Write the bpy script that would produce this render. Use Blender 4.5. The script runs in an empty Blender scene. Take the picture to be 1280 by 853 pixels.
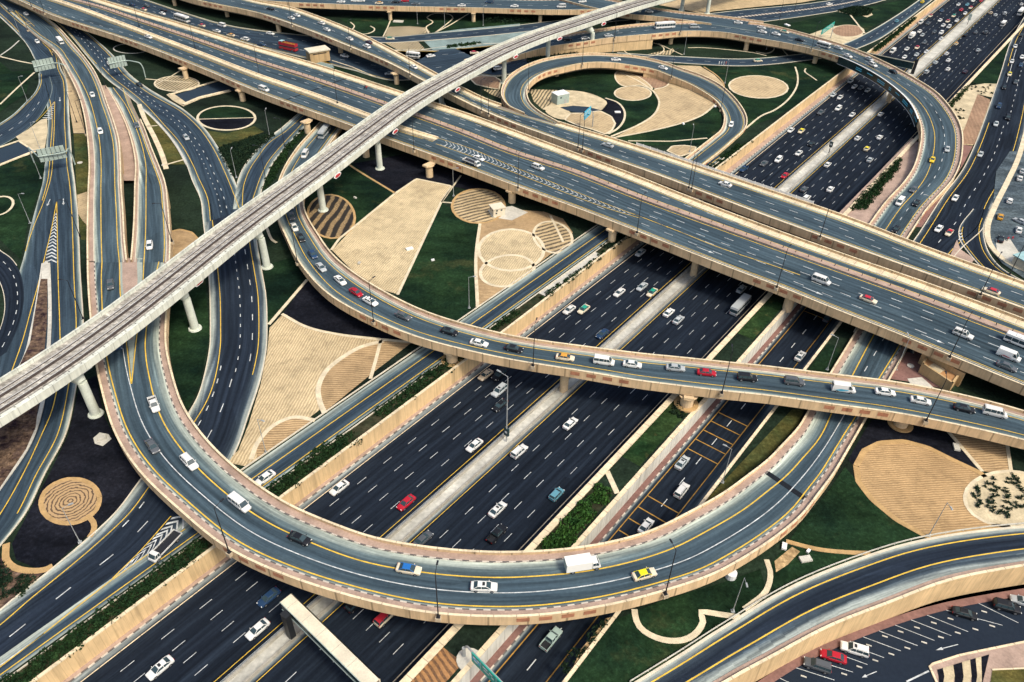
import bpy, bmesh, math, random
from mathutils import Vector, Matrix
from mathutils.geometry import tessellate_polygon
random.seed(7)
R_ = math.radians
# ------------------------------------------------------------------ scene, camera
sc = bpy.context.scene
COL = sc.collection
F_, TH, ROLL, HC = 953.7, 0.6675, 0.0249, 132.25      # focal length in photo pixels, pitch, roll, height in metres
G = 4.5                                               # ground level; the motorway runs in a cutting at level 0
def ray(x, y):
    dx, dy = x-640, y-426.5
    cr, sr = math.cos(ROLL), math.sin(ROLL)
    u = cr*dx+sr*dy; v = -sr*dx+cr*dy
    return Vector((u, F_*math.cos(TH)-v*math.sin(TH), -F_*math.sin(TH)-v*math.cos(TH)))
def at(x, y, z=G):
    r = ray(x, y); t = (z-HC)/r.z
    return Vector((r.x*t, r.y*t, z))
cam = bpy.data.cameras.new('camera'); camo = bpy.data.objects.new('camera', cam); COL.objects.link(camo)
cam.sensor_width = 36; cam.lens = 36*F_/1280; cam.clip_start = 1; cam.clip_end = 6000
right = (ray(1640, 426.5)-ray(640, 426.5)).normalized()
upv = (ray(640, -573.5)-ray(640, 426.5)).normalized()
fw = ray(640, 426.5).normalized()
m = Matrix((right, upv, -fw)).transposed().to_4x4(); m.translation = (0, 0, HC)
camo.matrix_world = m; sc.camera = camo
# motorway axes: s runs along it, t across it
PH = 0.6557; UX, UY = math.sin(PH), math.cos(PH)
def st(s, t, z=0.0): return Vector((-33.2168+UX*s+UY*t, 115.4757+UY*s-UX*t, z))
def to_st(p):
    dx, dy = p.x+33.2168, p.y-115.4757
    return dx*UX+dy*UY, dx*UY-dy*UX
# ------------------------------------------------------------------ materials
def newmat(name, rough=.8):
    m = bpy.data.materials.new(name); m.use_nodes = True
    b = m.node_tree.nodes['Principled BSDF']; b.inputs['Roughness'].default_value = rough
    b.inputs['Specular IOR Level'].default_value = .3
    return m, m.node_tree, b
def L(nt, a, b): nt.links.new(a, b)
def coords(nt, scale=(1, 1, 1), rot=0.0):
    tc = nt.nodes.new('ShaderNodeNewGeometry'); mp = nt.nodes.new('ShaderNodeMapping')
    mp.inputs['Scale'].default_value = scale; mp.inputs['Rotation'].default_value = (0, 0, rot)
    L(nt, tc.outputs['Position'], mp.inputs['Vector']); return mp.outputs[0]
def noise(nt, vec, scale, detail=4, rough=.6):
    n = nt.nodes.new('ShaderNodeTexNoise'); n.inputs['Scale'].default_value = scale
    n.inputs['Detail'].default_value = detail; n.inputs['Roughness'].default_value = rough
    L(nt, vec, n.inputs['Vector']); return n.outputs['Fac']
def ramp(nt, fac, stops):
    r = nt.nodes.new('ShaderNodeValToRGB'); e = r.color_ramp.elements
    while len(e) < len(stops): e.new(.5)
    for i, (p, c) in enumerate(stops):
        e[i].position = p; e[i].color = (c[0], c[1], c[2], 1) if isinstance(c, tuple) else (c, c, c, 1)
    L(nt, fac, r.inputs[0]); return r.outputs[0]
def mix(nt, fac, a, b, mode='MIX'):
    n = nt.nodes.new('ShaderNodeMix'); n.data_type = 'RGBA'; n.blend_type = mode
    for s, v in ((0, fac), (6, a), (7, b)):
        if isinstance(v, (int, float)): n.inputs[s].default_value = v
        elif isinstance(v, tuple): n.inputs[s].default_value = (*v, 1)
        else: L(nt, v, n.inputs[s])
    return n.outputs[2]
def mth(nt, op, a, b=0.0):
    n = nt.nodes.new('ShaderNodeMath'); n.operation = op
    for s, v in ((0, a), (1, b)):
        if isinstance(v, (int, float)): n.inputs[s].default_value = v
        else: L(nt, v, n.inputs[s])
    return n.outputs[0]
def bump(nt, b, h, st_=.3, d=.1):
    n = nt.nodes.new('ShaderNodeBump'); n.inputs['Strength'].default_value = st_; n.inputs['Distance'].default_value = d
    L(nt, h, n.inputs['Height']); L(nt, n.outputs[0], b.inputs['Normal'])
def plain(name, c, rough=.8, var=.18, scale=.35, metal=0.0):
    m, nt, b = newmat(name, rough); v = coords(nt)
    n1 = noise(nt, v, scale, 6); n2 = noise(nt, v, scale*9, 3)
    f = ramp(nt, n1, [(.3, 1-var), (.7, 1+var*.6)])
    g = ramp(nt, n2, [(.3, 1-var*.6), (.7, 1+var*.4)])
    L(nt, mix(nt, 1.0, mix(nt, 1.0, c, f, 'MULTIPLY'), g, 'MULTIPLY'), b.inputs['Base Color'])
    b.inputs['Metallic'].default_value = metal
    return m
def asphalt(name, lane, dust, wear):
    # 'u' attribute: sand and dust swept to the road's edges (0 in the lanes, 1 at the kerb); UV = metres across / along
    m, nt, b = newmat(name, .85); b.inputs['Specular IOR Level'].default_value = .06
    at_ = nt.nodes.new('ShaderNodeAttribute'); at_.attribute_name = 'dust'
    uv = nt.nodes.new('ShaderNodeUVMap'); mp = nt.nodes.new('ShaderNodeMapping'); mp.inputs['Scale'].default_value = (1.1, .03, 1)
    L(nt, uv.outputs[0], mp.inputs[0])
    streak = noise(nt, mp.outputs[0], 1.0, 5, .65)
    v = coords(nt); big = noise(nt, v, .05, 5); fine = noise(nt, v, 1.6, 3)
    d = mth(nt, 'ADD', at_.outputs['Fac'], mth(nt, 'MULTIPLY', mth(nt, 'SUBTRACT', streak, .5), .5))
    d = mth(nt, 'ADD', d, mth(nt, 'MULTIPLY', mth(nt, 'SUBTRACT', big, .5), .35))
    c = ramp(nt, d, [(0.0, lane), (.35, tuple(a*.7+q*.3 for a, q in zip(lane, wear))), (.62, wear), (1.0, dust)])
    sx = nt.nodes.new('ShaderNodeSeparateXYZ'); L(nt, uv.outputs[0], sx.inputs[0]); trk = mth(nt, 'SINE', mth(nt, 'MULTIPLY', sx.outputs[0], 3.44)); c = mix(nt, 1.0, c, ramp(nt, mth(nt, 'MULTIPLY_ADD' if False else 'ADD', mth(nt, 'MULTIPLY', trk, .5), .5), [(0.0, .86), (1.0, 1.10)]), 'MULTIPLY'); mp2 = nt.nodes.new('ShaderNodeMapping'); mp2.inputs['Scale'].default_value = (.27, .045, 1); L(nt, uv.outputs[0], mp2.inputs[0]); vo = nt.nodes.new('ShaderNodeTexVoronoi'); vo.inputs['Scale'].default_value = 1.0; L(nt, mp2.outputs[0], vo.inputs['Vector']); sv = nt.nodes.new('ShaderNodeSeparateXYZ'); L(nt, vo.outputs['Color'], sv.inputs[0]); c = mix(nt, 1.0, c, ramp(nt, sv.outputs[0], [(0.0, .78), (.12, .97), (.8, 1.04), (1.0, 1.18)]), 'MULTIPLY')
    s2 = ramp(nt, streak, [(.3, .62), (.5, .95), (.7, 1.42)]); f2 = ramp(nt, fine, [(.3, .9), (.7, 1.1)])
    c = mix(nt, 1.0, mix(nt, 1.0, c, s2, 'MULTIPLY'), f2, 'MULTIPLY')
    L(nt, c, b.inputs['Base Color']); bump(nt, b, fine, .15, .02)
    return m
def sandrows(name, c, dark, ang, period=1.1, amt=.55, blot=None):
    m, nt, b = newmat(name, .95)
    v = coords(nt, (1, 1, 1), ang)
    w = nt.nodes.new('ShaderNodeTexWave'); w.bands_direction = 'X'; w.inputs['Scale'].default_value = .314/period
    w.inputs['Distortion'].default_value = 3.2; w.inputs['Detail'].default_value = 4; w.inputs['Detail Scale'].default_value = .9
    L(nt, v, w.inputs['Vector'])
    n = noise(nt, v, .09, 5); nf = noise(nt, coords(nt), 2.2, 3)
    k = mth(nt, 'MULTIPLY', ramp(nt, w.outputs['Fac'], [(.25, 1.0), (.62, 0.0)]), mth(nt, 'MULTIPLY', ramp(nt, nf, [(.3, .35), (.6, 1.0)]), amt))
    base = mix(nt, ramp(nt, n, [(.35, 0.0), (.7, 1.0)]), c, tuple(x*.72 for x in c))
    col = mix(nt, k, base, dark)
    col = mix(nt, 1.0, col, ramp(nt, noise(nt, coords(nt), .35, 6, .7), [(.32, .74), (.5, 1.0), (.7, 1.12)]), 'MULTIPLY')
    L(nt, mix(nt, 1.0, col, ramp(nt, nf, [(.25, .78), (.75, 1.15)]), 'MULTIPLY'), b.inputs['Base Color'])
    bump(nt, b, w.outputs['Fac'], .5, .12)
    return m
def ringrows(name, c, dark, cx, cy, period=1.4):
    m, nt, b = newmat(name, .95)
    g = nt.nodes.new('ShaderNodeNewGeometry'); mp = nt.nodes.new('ShaderNodeMapping'); mp.inputs['Location'].default_value = (-cx, -cy, 0)
    L(nt, g.outputs['Position'], mp.inputs[0])
    sx = nt.nodes.new('ShaderNodeSeparateXYZ'); L(nt, mp.outputs[0], sx.inputs[0])
    r = mth(nt, 'SQRT', mth(nt, 'ADD', mth(nt, 'MULTIPLY', sx.outputs[0], sx.outputs[0]), mth(nt, 'MULTIPLY', sx.outputs[1], sx.outputs[1])))
    nf = noise(nt, coords(nt), .8, 4)
    s = mth(nt, 'SINE', mth(nt, 'ADD', mth(nt, 'MULTIPLY', r, 6.283/period), mth(nt, 'MULTIPLY', nf, 9.0)))
    L(nt, mix(nt, ramp(nt, s, [(.2, 0.0), (.75, .9)]), c, dark), b.inputs['Base Color'])
    return m
def ground(name, c1, c2, scale=.05, c3=None, rough=.95):
    m, nt, b = newmat(name, rough); b.inputs['Specular IOR Level'].default_value = .04; v = coords(nt)
    n = noise(nt, v, scale, 7, .62); nf = noise(nt, v, 1.4, 4, .7)
    c = mix(nt, ramp(nt, n, [(.36, 0.0), (.64, 1.0)]), c1, c2)
    c = mix(nt, 1.0, c, ramp(nt, noise(nt, coords(nt, (.35, 1, 1), .9), scale*3.5, 4), [(.3, .6), (.7, 1.5)]), 'MULTIPLY')
    if c3: c = mix(nt, ramp(nt, noise(nt, coords(nt, (1, 1, 1), .5), scale*1.7, 5), [(.6, 0.0), (.72, .8)]), c, c3)
    L(nt, mix(nt, 1.0, c, ramp(nt, nf, [(.3, .55), (.55, 1.0), (.72, 1.7)]), 'MULTIPLY'), b.inputs['Base Color'])
    bump(nt, b, nf, .5, .1)
    return m
def kerbmat(name, dark, light):
    m, nt, b = newmat(name, .7)
    uv = nt.nodes.new('ShaderNodeUVMap'); sx = nt.nodes.new('ShaderNodeSeparateXYZ'); L(nt, uv.outputs[0], sx.inputs[0])
    f = mth(nt, 'FRACT', mth(nt, 'MULTIPLY', sx.outputs[1], .4))
    n = noise(nt, coords(nt), .8, 4)
    c = mix(nt, mth(nt, 'GREATER_THAN', f, .5), dark, light)
    L(nt, mix(nt, 1.0, c, ramp(nt, n, [(.3, .75), (.7, 1.15)]), 'MULTIPLY'), b.inputs['Base Color'])
    return m
def objcol(name, rough, metal=0.0, coat=0.0):
    m, nt, b = newmat(name, rough)
    oi = nt.nodes.new('ShaderNodeObjectInfo'); L(nt, oi.outputs['Color'], b.inputs['Base Color'])
    b.inputs['Metallic'].default_value = metal; b.inputs['Coat Weight'].default_value = coat; b.inputs['Coat Roughness'].default_value = .12
    b.inputs['Specular IOR Level'].default_value = .22
    return m
def tread(name, base, joint, panel=3.0):
    # precast panels with joints and rain streaks on a wall face; UV = metres across / along
    m, nt, b = newmat(name, .85)
    uv = nt.nodes.new('ShaderNodeUVMap'); sx = nt.nodes.new('ShaderNodeSeparateXYZ'); L(nt, uv.outputs[0], sx.inputs[0])
    f = mth(nt, 'FRACT', mth(nt, 'DIVIDE', sx.outputs[1], panel))
    j = mth(nt, 'LESS_THAN', f, .05)
    v = coords(nt, (1, 1, .12)); n = noise(nt, v, 1.3, 5); nb = noise(nt, coords(nt), .12, 4)
    c = mix(nt, mth(nt, 'MULTIPLY', j, .75), base, joint)
    c = mix(nt, 1.0, c, ramp(nt, n, [(.3, .86), (.65, 1.05)]), 'MULTIPLY')
    st2 = noise(nt, coords(nt, (1, 1, .05)), .5, 6, .75)
    c = mix(nt, 1.0, c, ramp(nt, st2, [(.36, .74), (.5, 1.0)]), 'MULTIPLY')
    L(nt, mix(nt, 1.0, c, ramp(nt, nb, [(.3, .8), (.7, 1.1)]), 'MULTIPLY'), b.inputs['Base Color'])
    return m
M = {}
M['as_hw'] = asphalt('motorway asphalt', (.0112, .0165, .0258), (.24, .27, .26), (.035, .052, .068))
M['as_dk'] = asphalt('deck asphalt', (.047, .074, .093), (.42, .46, .38), (.12, .165, .17))
M['as_gr'] = asphalt('road asphalt', (.027, .044, .064), (.38, .42, .36), (.08, .12, .135))
M['coping'] = tread('cream coping', (.78, .65, .43), (.4, .32, .22), 4.0)
M['tan'] = tread('tan fascia concrete', (.68, .49, .28), (.25, .18, .1), 7.0)
M['sandwall'] = tread('sand coloured wall panels', (.68, .49, .26), (.48, .33, .16), 1.2)
M['greywall'] = tread('pale grey wall panels', (.66, .65, .57), (.35, .35, .31), 2.4)
M['pink'] = plain('pink pavers', (.40, .29, .225), .9, .28, .25)
M['as_br'] = asphalt('dark ramp asphalt', (.0165, .0245, .038), (.38, .42, .37), (.06, .085, .105))
M['sand7'] = sandrows('golden brown raked rows', (.52, .345, .165), (.19, .115, .05), 1.47, .62, .6)
M['redpave'] = plain('brick red pavers', (.22, .12, .10), .9, .3, .2)
M['kerb'] = kerbmat('painted kerb', (.13, .115, .105), (.56, .50, .41))
M['pkerb'] = plain('plain kerb', (.62, .56, .43), .8)
M['yel'] = plain('yellow road paint', (.72, .47, .055), .6, .3, .6)
M['oyel'] = plain('faded orange road paint', (.40, .22, .04), .6, .35, .6)
M['wht'] = plain('white road paint', (.60, .63, .61), .7, .5, .9)
M['tar'] = plain('tar joint', (.006, .009, .014), .95)
M['brick'] = plain('brick red panel', (.42, .19, .105), .85, .3, .5)
M['conc'] = plain('concrete', (.55, .53, .45), .85, .25, .15)
M['medc'] = plain('grey median concrete', (.52, .51, .44), .85, .35, .12)
M['concd'] = plain('weathered concrete', (.36, .34, .28), .9, .3, .15)
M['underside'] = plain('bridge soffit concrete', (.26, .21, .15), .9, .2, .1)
M['pierm'] = plain('pier concrete', (.66, .50, .30), .9, .2, .3)
M['mpier'] = plain('pale pier concrete', (.60, .64, .54), .8, .18, .3)
M['metro'] = tread('white viaduct concrete', (.66, .68, .58), (.4, .41, .35), 4.0)
M['ballast'] = ground('track bed', (.44, .42, .36), (.27, .25, .22), .3)
M['rail'] = plain('rail steel', (.10, .08, .07), .5, .2, .5, .3)
M['railtop'] = plain('polished rail', (.62, .63, .60), .35, .1, .5, .2)
M['earth'] = ground('dark irrigated earth', (.010, .017, .012), (.018, .032, .018), .03)
M['mulch'] = ground('black mulch', (.0065, .0078, .012), (.012, .013, .018), .06)
M['grass'] = ground('mown grass', (.0045, .0135, .0085), (.015, .036, .014), .05, (.045, .055, .022))
M['grassdry'] = ground('drying grass', (.022, .045, .018), (.10, .085, .025), .05, (.05, .07, .02))
M['purple'] = ground('purple ground cover', (.035, .022, .026), (.17, .115, .075), .5)
M['dirt'] = ground('bare sandy soil', (.46, .33, .17), (.30, .20, .10), .12)
M['path'] = plain('cream footpath', (.66, .57, .39), .9, .25, .4)
M['opath'] = plain('ochre edging', (.46, .30, .13), .9, .25, .4)
M['pad'] = plain('pale sand pad', (.55, .46, .29), .95, .3, .3)
M['sand1'] = sandrows('raked sand rows', (.64, .51, .30), (.27, .19, .095), .15, .72, .65)
M['sand2'] = sandrows('raked sand rows across', (.64, .52, .31), (.28, .2, .1), .35, .7, .55)
M['sand3'] = sandrows('brown raked rows', (.52, .36, .185), (.17, .11, .055), 1.47, .75, .75)
M['sand4'] = sandrows('wide striped rows', (.58, .44, .24), (.035, .03, .025), 1.05, 1.9, 1.0)
M['sand5'] = sandrows('smooth sand', (.55, .42, .24), (.33, .24, .13), .7, 1.4, .45)
M['brownf'] = sandrows('reddish bare bed', (.36, .23, .14), (.24, .14, .09), .3, 1.6, .4)
M['dots'] = sandrows('planted dotted rows', (.55, .44, .26), (.02, .03, .022), .25, 1.5, 1.0)
M['orange'] = sandrows('orange soil with planting pits', (.40, .21, .085), (.08, .045, .03), -PH+.02, 1.1, .9)
M['slope'] = plain('teal washed concrete slope', (.20, .27, .25), .8, .3, .06)
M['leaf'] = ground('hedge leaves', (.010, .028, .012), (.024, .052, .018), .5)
M['verge'] = ground('planted soil', (.055, .05, .028), (.014, .024, .012), .35)
M['grass2'] = ground('rough green grass', (.010, .028, .010), (.030, .056, .018), .12, (.08, .08, .03))
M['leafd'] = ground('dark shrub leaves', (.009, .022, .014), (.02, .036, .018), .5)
M['leafb'] = ground('bright shrub leaves', (.02, .062, .018), (.05, .12, .025), .5)
M['black'] = plain('black steel', (.018, .02, .025), .5)
M['grey'] = plain('galvanised steel', (.40, .42, .41), .5, .1, .5, .3)
M['signback'] = plain('grey sign back', (.36, .44, .39), .6)
M['lot'] = ground('dusty car park surface', (.10, .13, .14), (.055, .075, .09), .08)
M['furrow'] = sandrows('dark bed with sandy furrows', (.026, .022, .018), (.34, .235, .115), .12, 3.2, 1.0)
M['green'] = plain('green sign face', (.02, .34, .26), .5, .15)
M['blue'] = plain('blue sign face', (.05, .42, .60), .5, .1)
M['white'] = plain('white paint', (.80, .80, .76), .6, .1)
M['cream'] = plain('cream render', (.66, .60, .45), .8, .15)
M['red'] = plain('red paint', (.42, .03, .04), .5, .1)
M['darkface'] = plain('dark display face', (.015, .04, .045), .25, .5, .3)
M['paint'] = objcol('car paint', .38, .0, .0)
M['glass'] = plain('car glass', (.035, .06, .07), .08, .1)
M['tyre'] = plain('tyre', (.012, .012, .013), .8)
M['rim'] = plain('wheel rim', (.35, .36, .37), .35, .1, .5, .6)
M['lampglass'] = plain('headlight', (.75, .75, .70), .15, .05)
M['tail'] = plain('tail light', (.35, .02, .02), .2, .05)
M['trim'] = plain('dark trim', (.02, .022, .025), .5)
M['roofteal'] = plain('pale teal roof sheeting', (.30, .48, .48), .6, .2)
M['orange_roof'] = plain('ochre roof', (.45, .24, .10), .9)
_m = bpy.data.materials.new('haze air'); _m.use_nodes = True; _n = _m.node_tree; _n.nodes.remove(_n.nodes['Principled BSDF'])
_v = _n.nodes.new('ShaderNodeVolumePrincipled'); _v.inputs['Color'].default_value = (.80, .93, 1.0, 1); _v.inputs['Density'].default_value = .00020; _v.inputs['Anisotropy'].default_value = .1
_n.links.new(_v.outputs[0], _n.nodes['Material Output'].inputs['Volume']); M['haze_air'] = _m
# ------------------------------------------------------------------ mesh building
class MB:
    def __init__(s): s.v = []; s.f = []; s.uv = []; s.d = []; s.mi = []
    def add(s, pts, uvs=None, dust=None, mi=0):
        i = len(s.v); s.v += [tuple(p) for p in pts]; s.f.append(tuple(range(i, i+len(pts))))
        s.uv += uvs or [(0, 0)]*len(pts); s.d += dust or [0.0]*len(pts); s.mi.append(mi)
    def box(s, c, size, rz=0.0, mi=0, taper=1.0, axes=None):
        hx, hy, hz = size[0]/2, size[1]/2, size[2]/2
        if axes: X, Y, Z = axes
        else: X, Y, Z = Vector((math.cos(rz), math.sin(rz), 0)), Vector((-math.sin(rz), math.cos(rz), 0)), Vector((0, 0, 1))
        c = Vector(c); P = []
        for k in (-1, 1):
            q = taper if k > 0 else 1
            for a, b in ((-1, -1), (1, -1), (1, 1), (-1, 1)): P.append(c+X*hx*a*q+Y*hy*b*q+Z*hz*k)
        for f in ((3, 2, 1, 0), (4, 5, 6, 7), (0, 1, 5, 4), (1, 2, 6, 5), (2, 3, 7, 6), (3, 0, 4, 7)): s.add([P[i] for i in f], mi=mi)
    def tube(s, a, b, r1, r2=None, n=8, mi=0, caps=True):
        a, b = Vector(a), Vector(b); r2 = r1 if r2 is None else r2
        d = (b-a).normalized(); x = d.orthogonal().normalized(); y = d.cross(x)
        A = [a+(x*math.cos(6.28319*i/n)+y*math.sin(6.28319*i/n))*r1 for i in range(n)]
        B = [b+(x*math.cos(6.28319*i/n)+y*math.sin(6.28319*i/n))*r2 for i in range(n)]
        for i in range(n): s.add([A[i], A[(i+1) % n], B[(i+1) % n], B[i]], mi=mi)
        if caps: s.add(A[::-1], mi=mi); s.add(B, mi=mi)
    def prism(s, outline, y0, y1, mi=0):                 # outline in (x,z), extruded along y
        n = len(outline)
        A = [Vector((x, y0, z)) for x, z in outline]; B = [Vector((x, y1, z)) for x, z in outline]
        for i in range(n): s.add([A[i], A[(i+1) % n], B[(i+1) % n], B[i]], mi=mi)
        s.add(A[::-1], mi=mi); s.add(B, mi=mi)
    def build(s, name, mat, parent=None, smooth=False, weld=False):
        if not s.f: return None
        me = bpy.data.meshes.new(name); me.from_pydata(s.v, [], s.f)
        for mm in (mat if isinstance(mat, (list, tuple)) else [mat]): me.materials.append(M[mm] if isinstance(mm, str) else mm)
        me.polygons.foreach_set('material_index', s.mi)
        uv = me.uv_layers.new(name='UVMap'); uv.data.foreach_set('uv', [c for p in s.uv for c in p])
        a = me.attributes.new('dust', 'FLOAT', 'POINT'); a.data.foreach_set('value', s.d)
        if weld or smooth:
            bm = bmesh.new(); bm.from_mesh(me); bmesh.ops.remove_doubles(bm, verts=bm.verts, dist=.0008)
            bmesh.ops.recalc_face_normals(bm, faces=bm.faces)
            bm.to_mesh(me); bm.free()
        if smooth: me.polygons.foreach_set('use_smooth', [True]*len(me.polygons))
        o = bpy.data.objects.new(name, me); COL.objects.link(o)
        if parent:
            o.parent = parent
            if parent.type == 'EMPTY': o.matrix_parent_inverse = (Matrix.Translation(parent.location) @ parent.rotation_euler.to_matrix().to_4x4()).inverted()
        return o
def tag(o, label=None, cat=None, group=None, kind=None):
    if label: o['label'] = label
    if cat: o['category'] = cat
    if group: o['group'] = group
    if kind: o['kind'] = kind
    return o
def empty(name, label, cat, loc=(0, 0, 0), rz=0.0, group=None):
    o = bpy.data.objects.new(name, None); o.location = loc; o.rotation_euler = (0, 0, rz); o.empty_display_size = .5
    COL.objects.link(o); return tag(o, label, cat, group)
# ------------------------------------------------------------------ curves
def cr(P, n=8, closed=False):
    out = []; N = len(P)
    if N == 2: return [P[0].lerp(P[1], i/n) for i in range(n+1)]
    for i in range(N if closed else N-1):
        if closed: a, b, c, d = P[(i-1) % N], P[i], P[(i+1) % N], P[(i+2) % N]
        else:
            b, c = P[i], P[i+1]
            a = P[i-1] if i else b*2-c
            d = P[i+2] if i+2 < N else c*2-b
        # centripetal-ish
        ta = max((b-a).length, 1e-3)**.5; tb = max((c-b).length, 1e-3)**.5; td = max((d-c).length, 1e-3)**.5
        m1 = (b-a)/ta-(c-a)/(ta+tb)+(c-b)/tb; m2 = (c-b)/tb-(d-b)/(tb+td)+(d-c)/td
        m1 = m1*tb; m2 = m2*tb
        for k in range(n):
            u = k/n; u2 = u*u; u3 = u2*u
            out.append(b*(2*u3-3*u2+1)+m1*(u3-2*u2+u)+c*(-2*u3+3*u2)+m2*(u3-u2))
    if not closed: out.append(P[-1].copy())
    return out
def smoothz(C, passes=12):
    z = [p.z for p in C]
    for _ in range(passes): z = [z[0]]+[(z[i-1]+2*z[i]+z[i+1])/4 for i in range(1, len(z)-1)]+[z[-1]]
    for p, q in zip(C, z): p.z = q
    return C
def curve(pts, z, n=8, closed=False, dz=0.0):
    # pts in photo pixels [(x,y) or (x,y,z)], z the default level; dz is the height above it at which the line is seen
    P = []
    for p in pts:
        zz = p[2] if len(p) > 2 else z
        q = at(p[0], p[1], zz+dz); q.z = zz; P.append(q)
    C = cr(P, n, closed)
    return C
def lens(C):
    d = [0.0]
    for a, b in zip(C, C[1:]): d.append(d[-1]+(b-a).length)
    return d
def side(C, i):
    a = C[max(i-1, 0)]; b = C[min(i+1, len(C)-1)]
    t = (b-a); t.z = 0; t.normalize(); return Vector((t.y, -t.x, 0))    # to the right of travel
def offset(C, d):
    return [p+side(C, i)*(d if not callable(d) else d(i)) for i, p in enumerate(C)]
def lift(C, dz): return [p+Vector((0, 0, dz)) for p in C]
def strip(mb, A, B, za=0.0, zb=0.0, da=0.0, db=0.0, ua=0.0, ub=1.0, mi=0, flip=False):
    dl = lens(A)
    for i in range(len(A)-1):
        q = [A[i]+Vector((0, 0, za)), B[i]+Vector((0, 0, zb)), B[i+1]+Vector((0, 0, zb)), A[i+1]+Vector((0, 0, za))]
        uv = [(ua, dl[i]), (ub, dl[i]), (ub, dl[i+1]), (ua, dl[i+1])]
        dd = [da, db, db, da]
        if flip: q.reverse(); uv.reverse(); dd.reverse()
        mb.add(q, uv, dd, mi)
def profile(mb, C, prof, mi=0, closed=True):
    # sweep a cross-section [(offset to the right, height)] along C
    dl = lens(C); n = len(prof); k = n if closed else n-1
    rings = [[C[i]+side(C, i)*x+Vector((0, 0, z)) for x, z in prof] for i in range(len(C))]
    acc = [0.0]
    for j in range(n): acc.append(acc[-1]+math.dist(prof[j], prof[(j+1) % n]))
    for i in range(len(C)-1):
        for j in range(k):
            jj = (j+1) % n
            mb.add([rings[i][j], rings[i][jj], rings[i+1][jj], rings[i+1][j]], [(acc[j], dl[i]), (acc[j+1], dl[i]), (acc[j+1], dl[i+1]), (acc[j], dl[i+1])], mi=mi)
    if closed: mb.add(rings[0][::-1], mi=mi); mb.add(rings[-1], mi=mi)
def resample(C, step):
    d = lens(C); n = max(2, int(d[-1]/step)); out = []; j = 0
    for k in range(n+1):
        t = d[-1]*k/n
        while j < len(d)-2 and d[j+1] < t: j += 1
        u = (t-d[j])/max(d[j+1]-d[j], 1e-6); out.append(C[j].lerp(C[j+1], min(max(u, 0), 1)))
    return out
def cut(C, f0, f1):
    R = resample(C, 1.0); n = len(R)-1
    return R[int(n*f0):max(int(n*f1), int(n*f0)+1)+1]
def line(mb, C, w, dz=.012, on=None, off=None, phase=0.0):
    R = resample(C, 1.0 if not on else .9)
    if not on:
        A = offset(R, -w/2); B = offset(R, w/2); strip(mb, A, B, dz, dz); return
    d = lens(C); T = d[-1]; s = phase
    def pt(t):
        j = 0; lo, hi = 0, len(d)-2
        while lo < hi:
            md = (lo+hi+1)//2
            if d[md] <= t: lo = md
            else: hi = md-1
        j = lo; u = (t-d[j])/max(d[j+1]-d[j], 1e-6); return C[j].lerp(C[j+1], u), (C[j+1]-C[j]).normalized()
    while s+on < T:
        (a, ta), (b, tb) = pt(s), pt(s+on)
        na = Vector((ta.y, -ta.x, 0))*w/2; nb = Vector((tb.y, -tb.x, 0))*w/2; z = Vector((0, 0, dz))
        mb.add([a-na+z, a+na+z, b+nb+z, b-nb+z]); s += on+off
def nearest(C, p):
    best = None
    for i in range(len(C)-1):
        a, b = C[i], C[i+1]; ab = b-a; l2 = ab.x**2+ab.y**2
        u = max(0, min(1, ((p.x-a.x)*ab.x+(p.y-a.y)*ab.y)/max(l2, 1e-6)))
        q = a.lerp(b, u); dd = (q.x-p.x)**2+(q.y-p.y)**2
        if best is None or dd < best[0]: best = (dd, q, ab.normalized(), i)
    return best
# ------------------------------------------------------------------ roads and bridges
def match(Rc, Lc):
    out = []
    for i, p in enumerate(Rc):
        n = -side(Rc, i); best = None
        for a, b in zip(Lc, Lc[1:]):
            e = b-a; den = n.x*e.y-n.y*e.x
            if abs(den) < 1e-6: continue
            w = a-p; t = (w.x*e.y-w.y*e.x)/den; u = (w.x*n.y-w.y*n.x)/den
            if -.02 <= u <= 1.02 and t > 1.5 and (best is None or t < best): best = t
        if best is None:
            q = nearest(Lc, p)[1]; best = max(2.0, math.hypot(q.x-p.x, q.y-p.y))
        out.append(best)
    # smooth the widths a little
    for _ in range(6): out = [out[0]]+[(out[i-1]+2*out[i]+out[i+1])/4 for i in range(1, len(out)-1)]+[out[-1]]
    return [p-side(Rc, i)*w for i, (p, w) in enumerate(zip(Rc, out))]
DK = {}
def two_edges(Lp, Rp, z, dz):
    Rc = resample(curve(Rp, z, dz=dz), 3.0); Lc = curve(Lp, z, dz=dz)
    smoothz(Rc); Lm = match(Rc, Lc)
    for a, b in zip(Lm, Rc): a.z = b.z
    return Lm, Rc
def pairs(P, z, dz):
    Lp = [(p[0], p[1], p[4] if len(p) > 4 else z) for p in P]; Rp = [(p[2], p[3], p[4] if len(p) > 4 else z) for p in P]
    a, b = smoothz(curve(Lp, z, 10, dz=dz)), smoothz(curve(Rp, z, 10, dz=dz))
    return a, b
class Deck:
    def __init__(s, Lc, Rc): s.L, s.R = Lc, Rc; s.C = [(a+b)/2 for a, b in zip(Lc, Rc)]
    def x(s, d):                                    # curve d metres in from the left edge (negative: from the right edge)
        out = []
        for a, b in zip(s.L, s.R):
            w = (b-a); l = w.length; w = w/max(l, 1e-6)
            out.append(a+w*d if d >= 0 else b+w*d)
        return out
    def f(s, k): return [a.lerp(b, k) for a, b in zip(s.L, s.R)]
def vx(D, sg, fn):
    out = []; n = len(D.L)-1
    for i, (a, b) in enumerate(zip(D.L, D.R)):
        w = (b-a); w = w/max(w.length, 1e-6); d = fn(i/n); out.append(a+w*d if sg > 0 else b-w*d)
    return out
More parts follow.
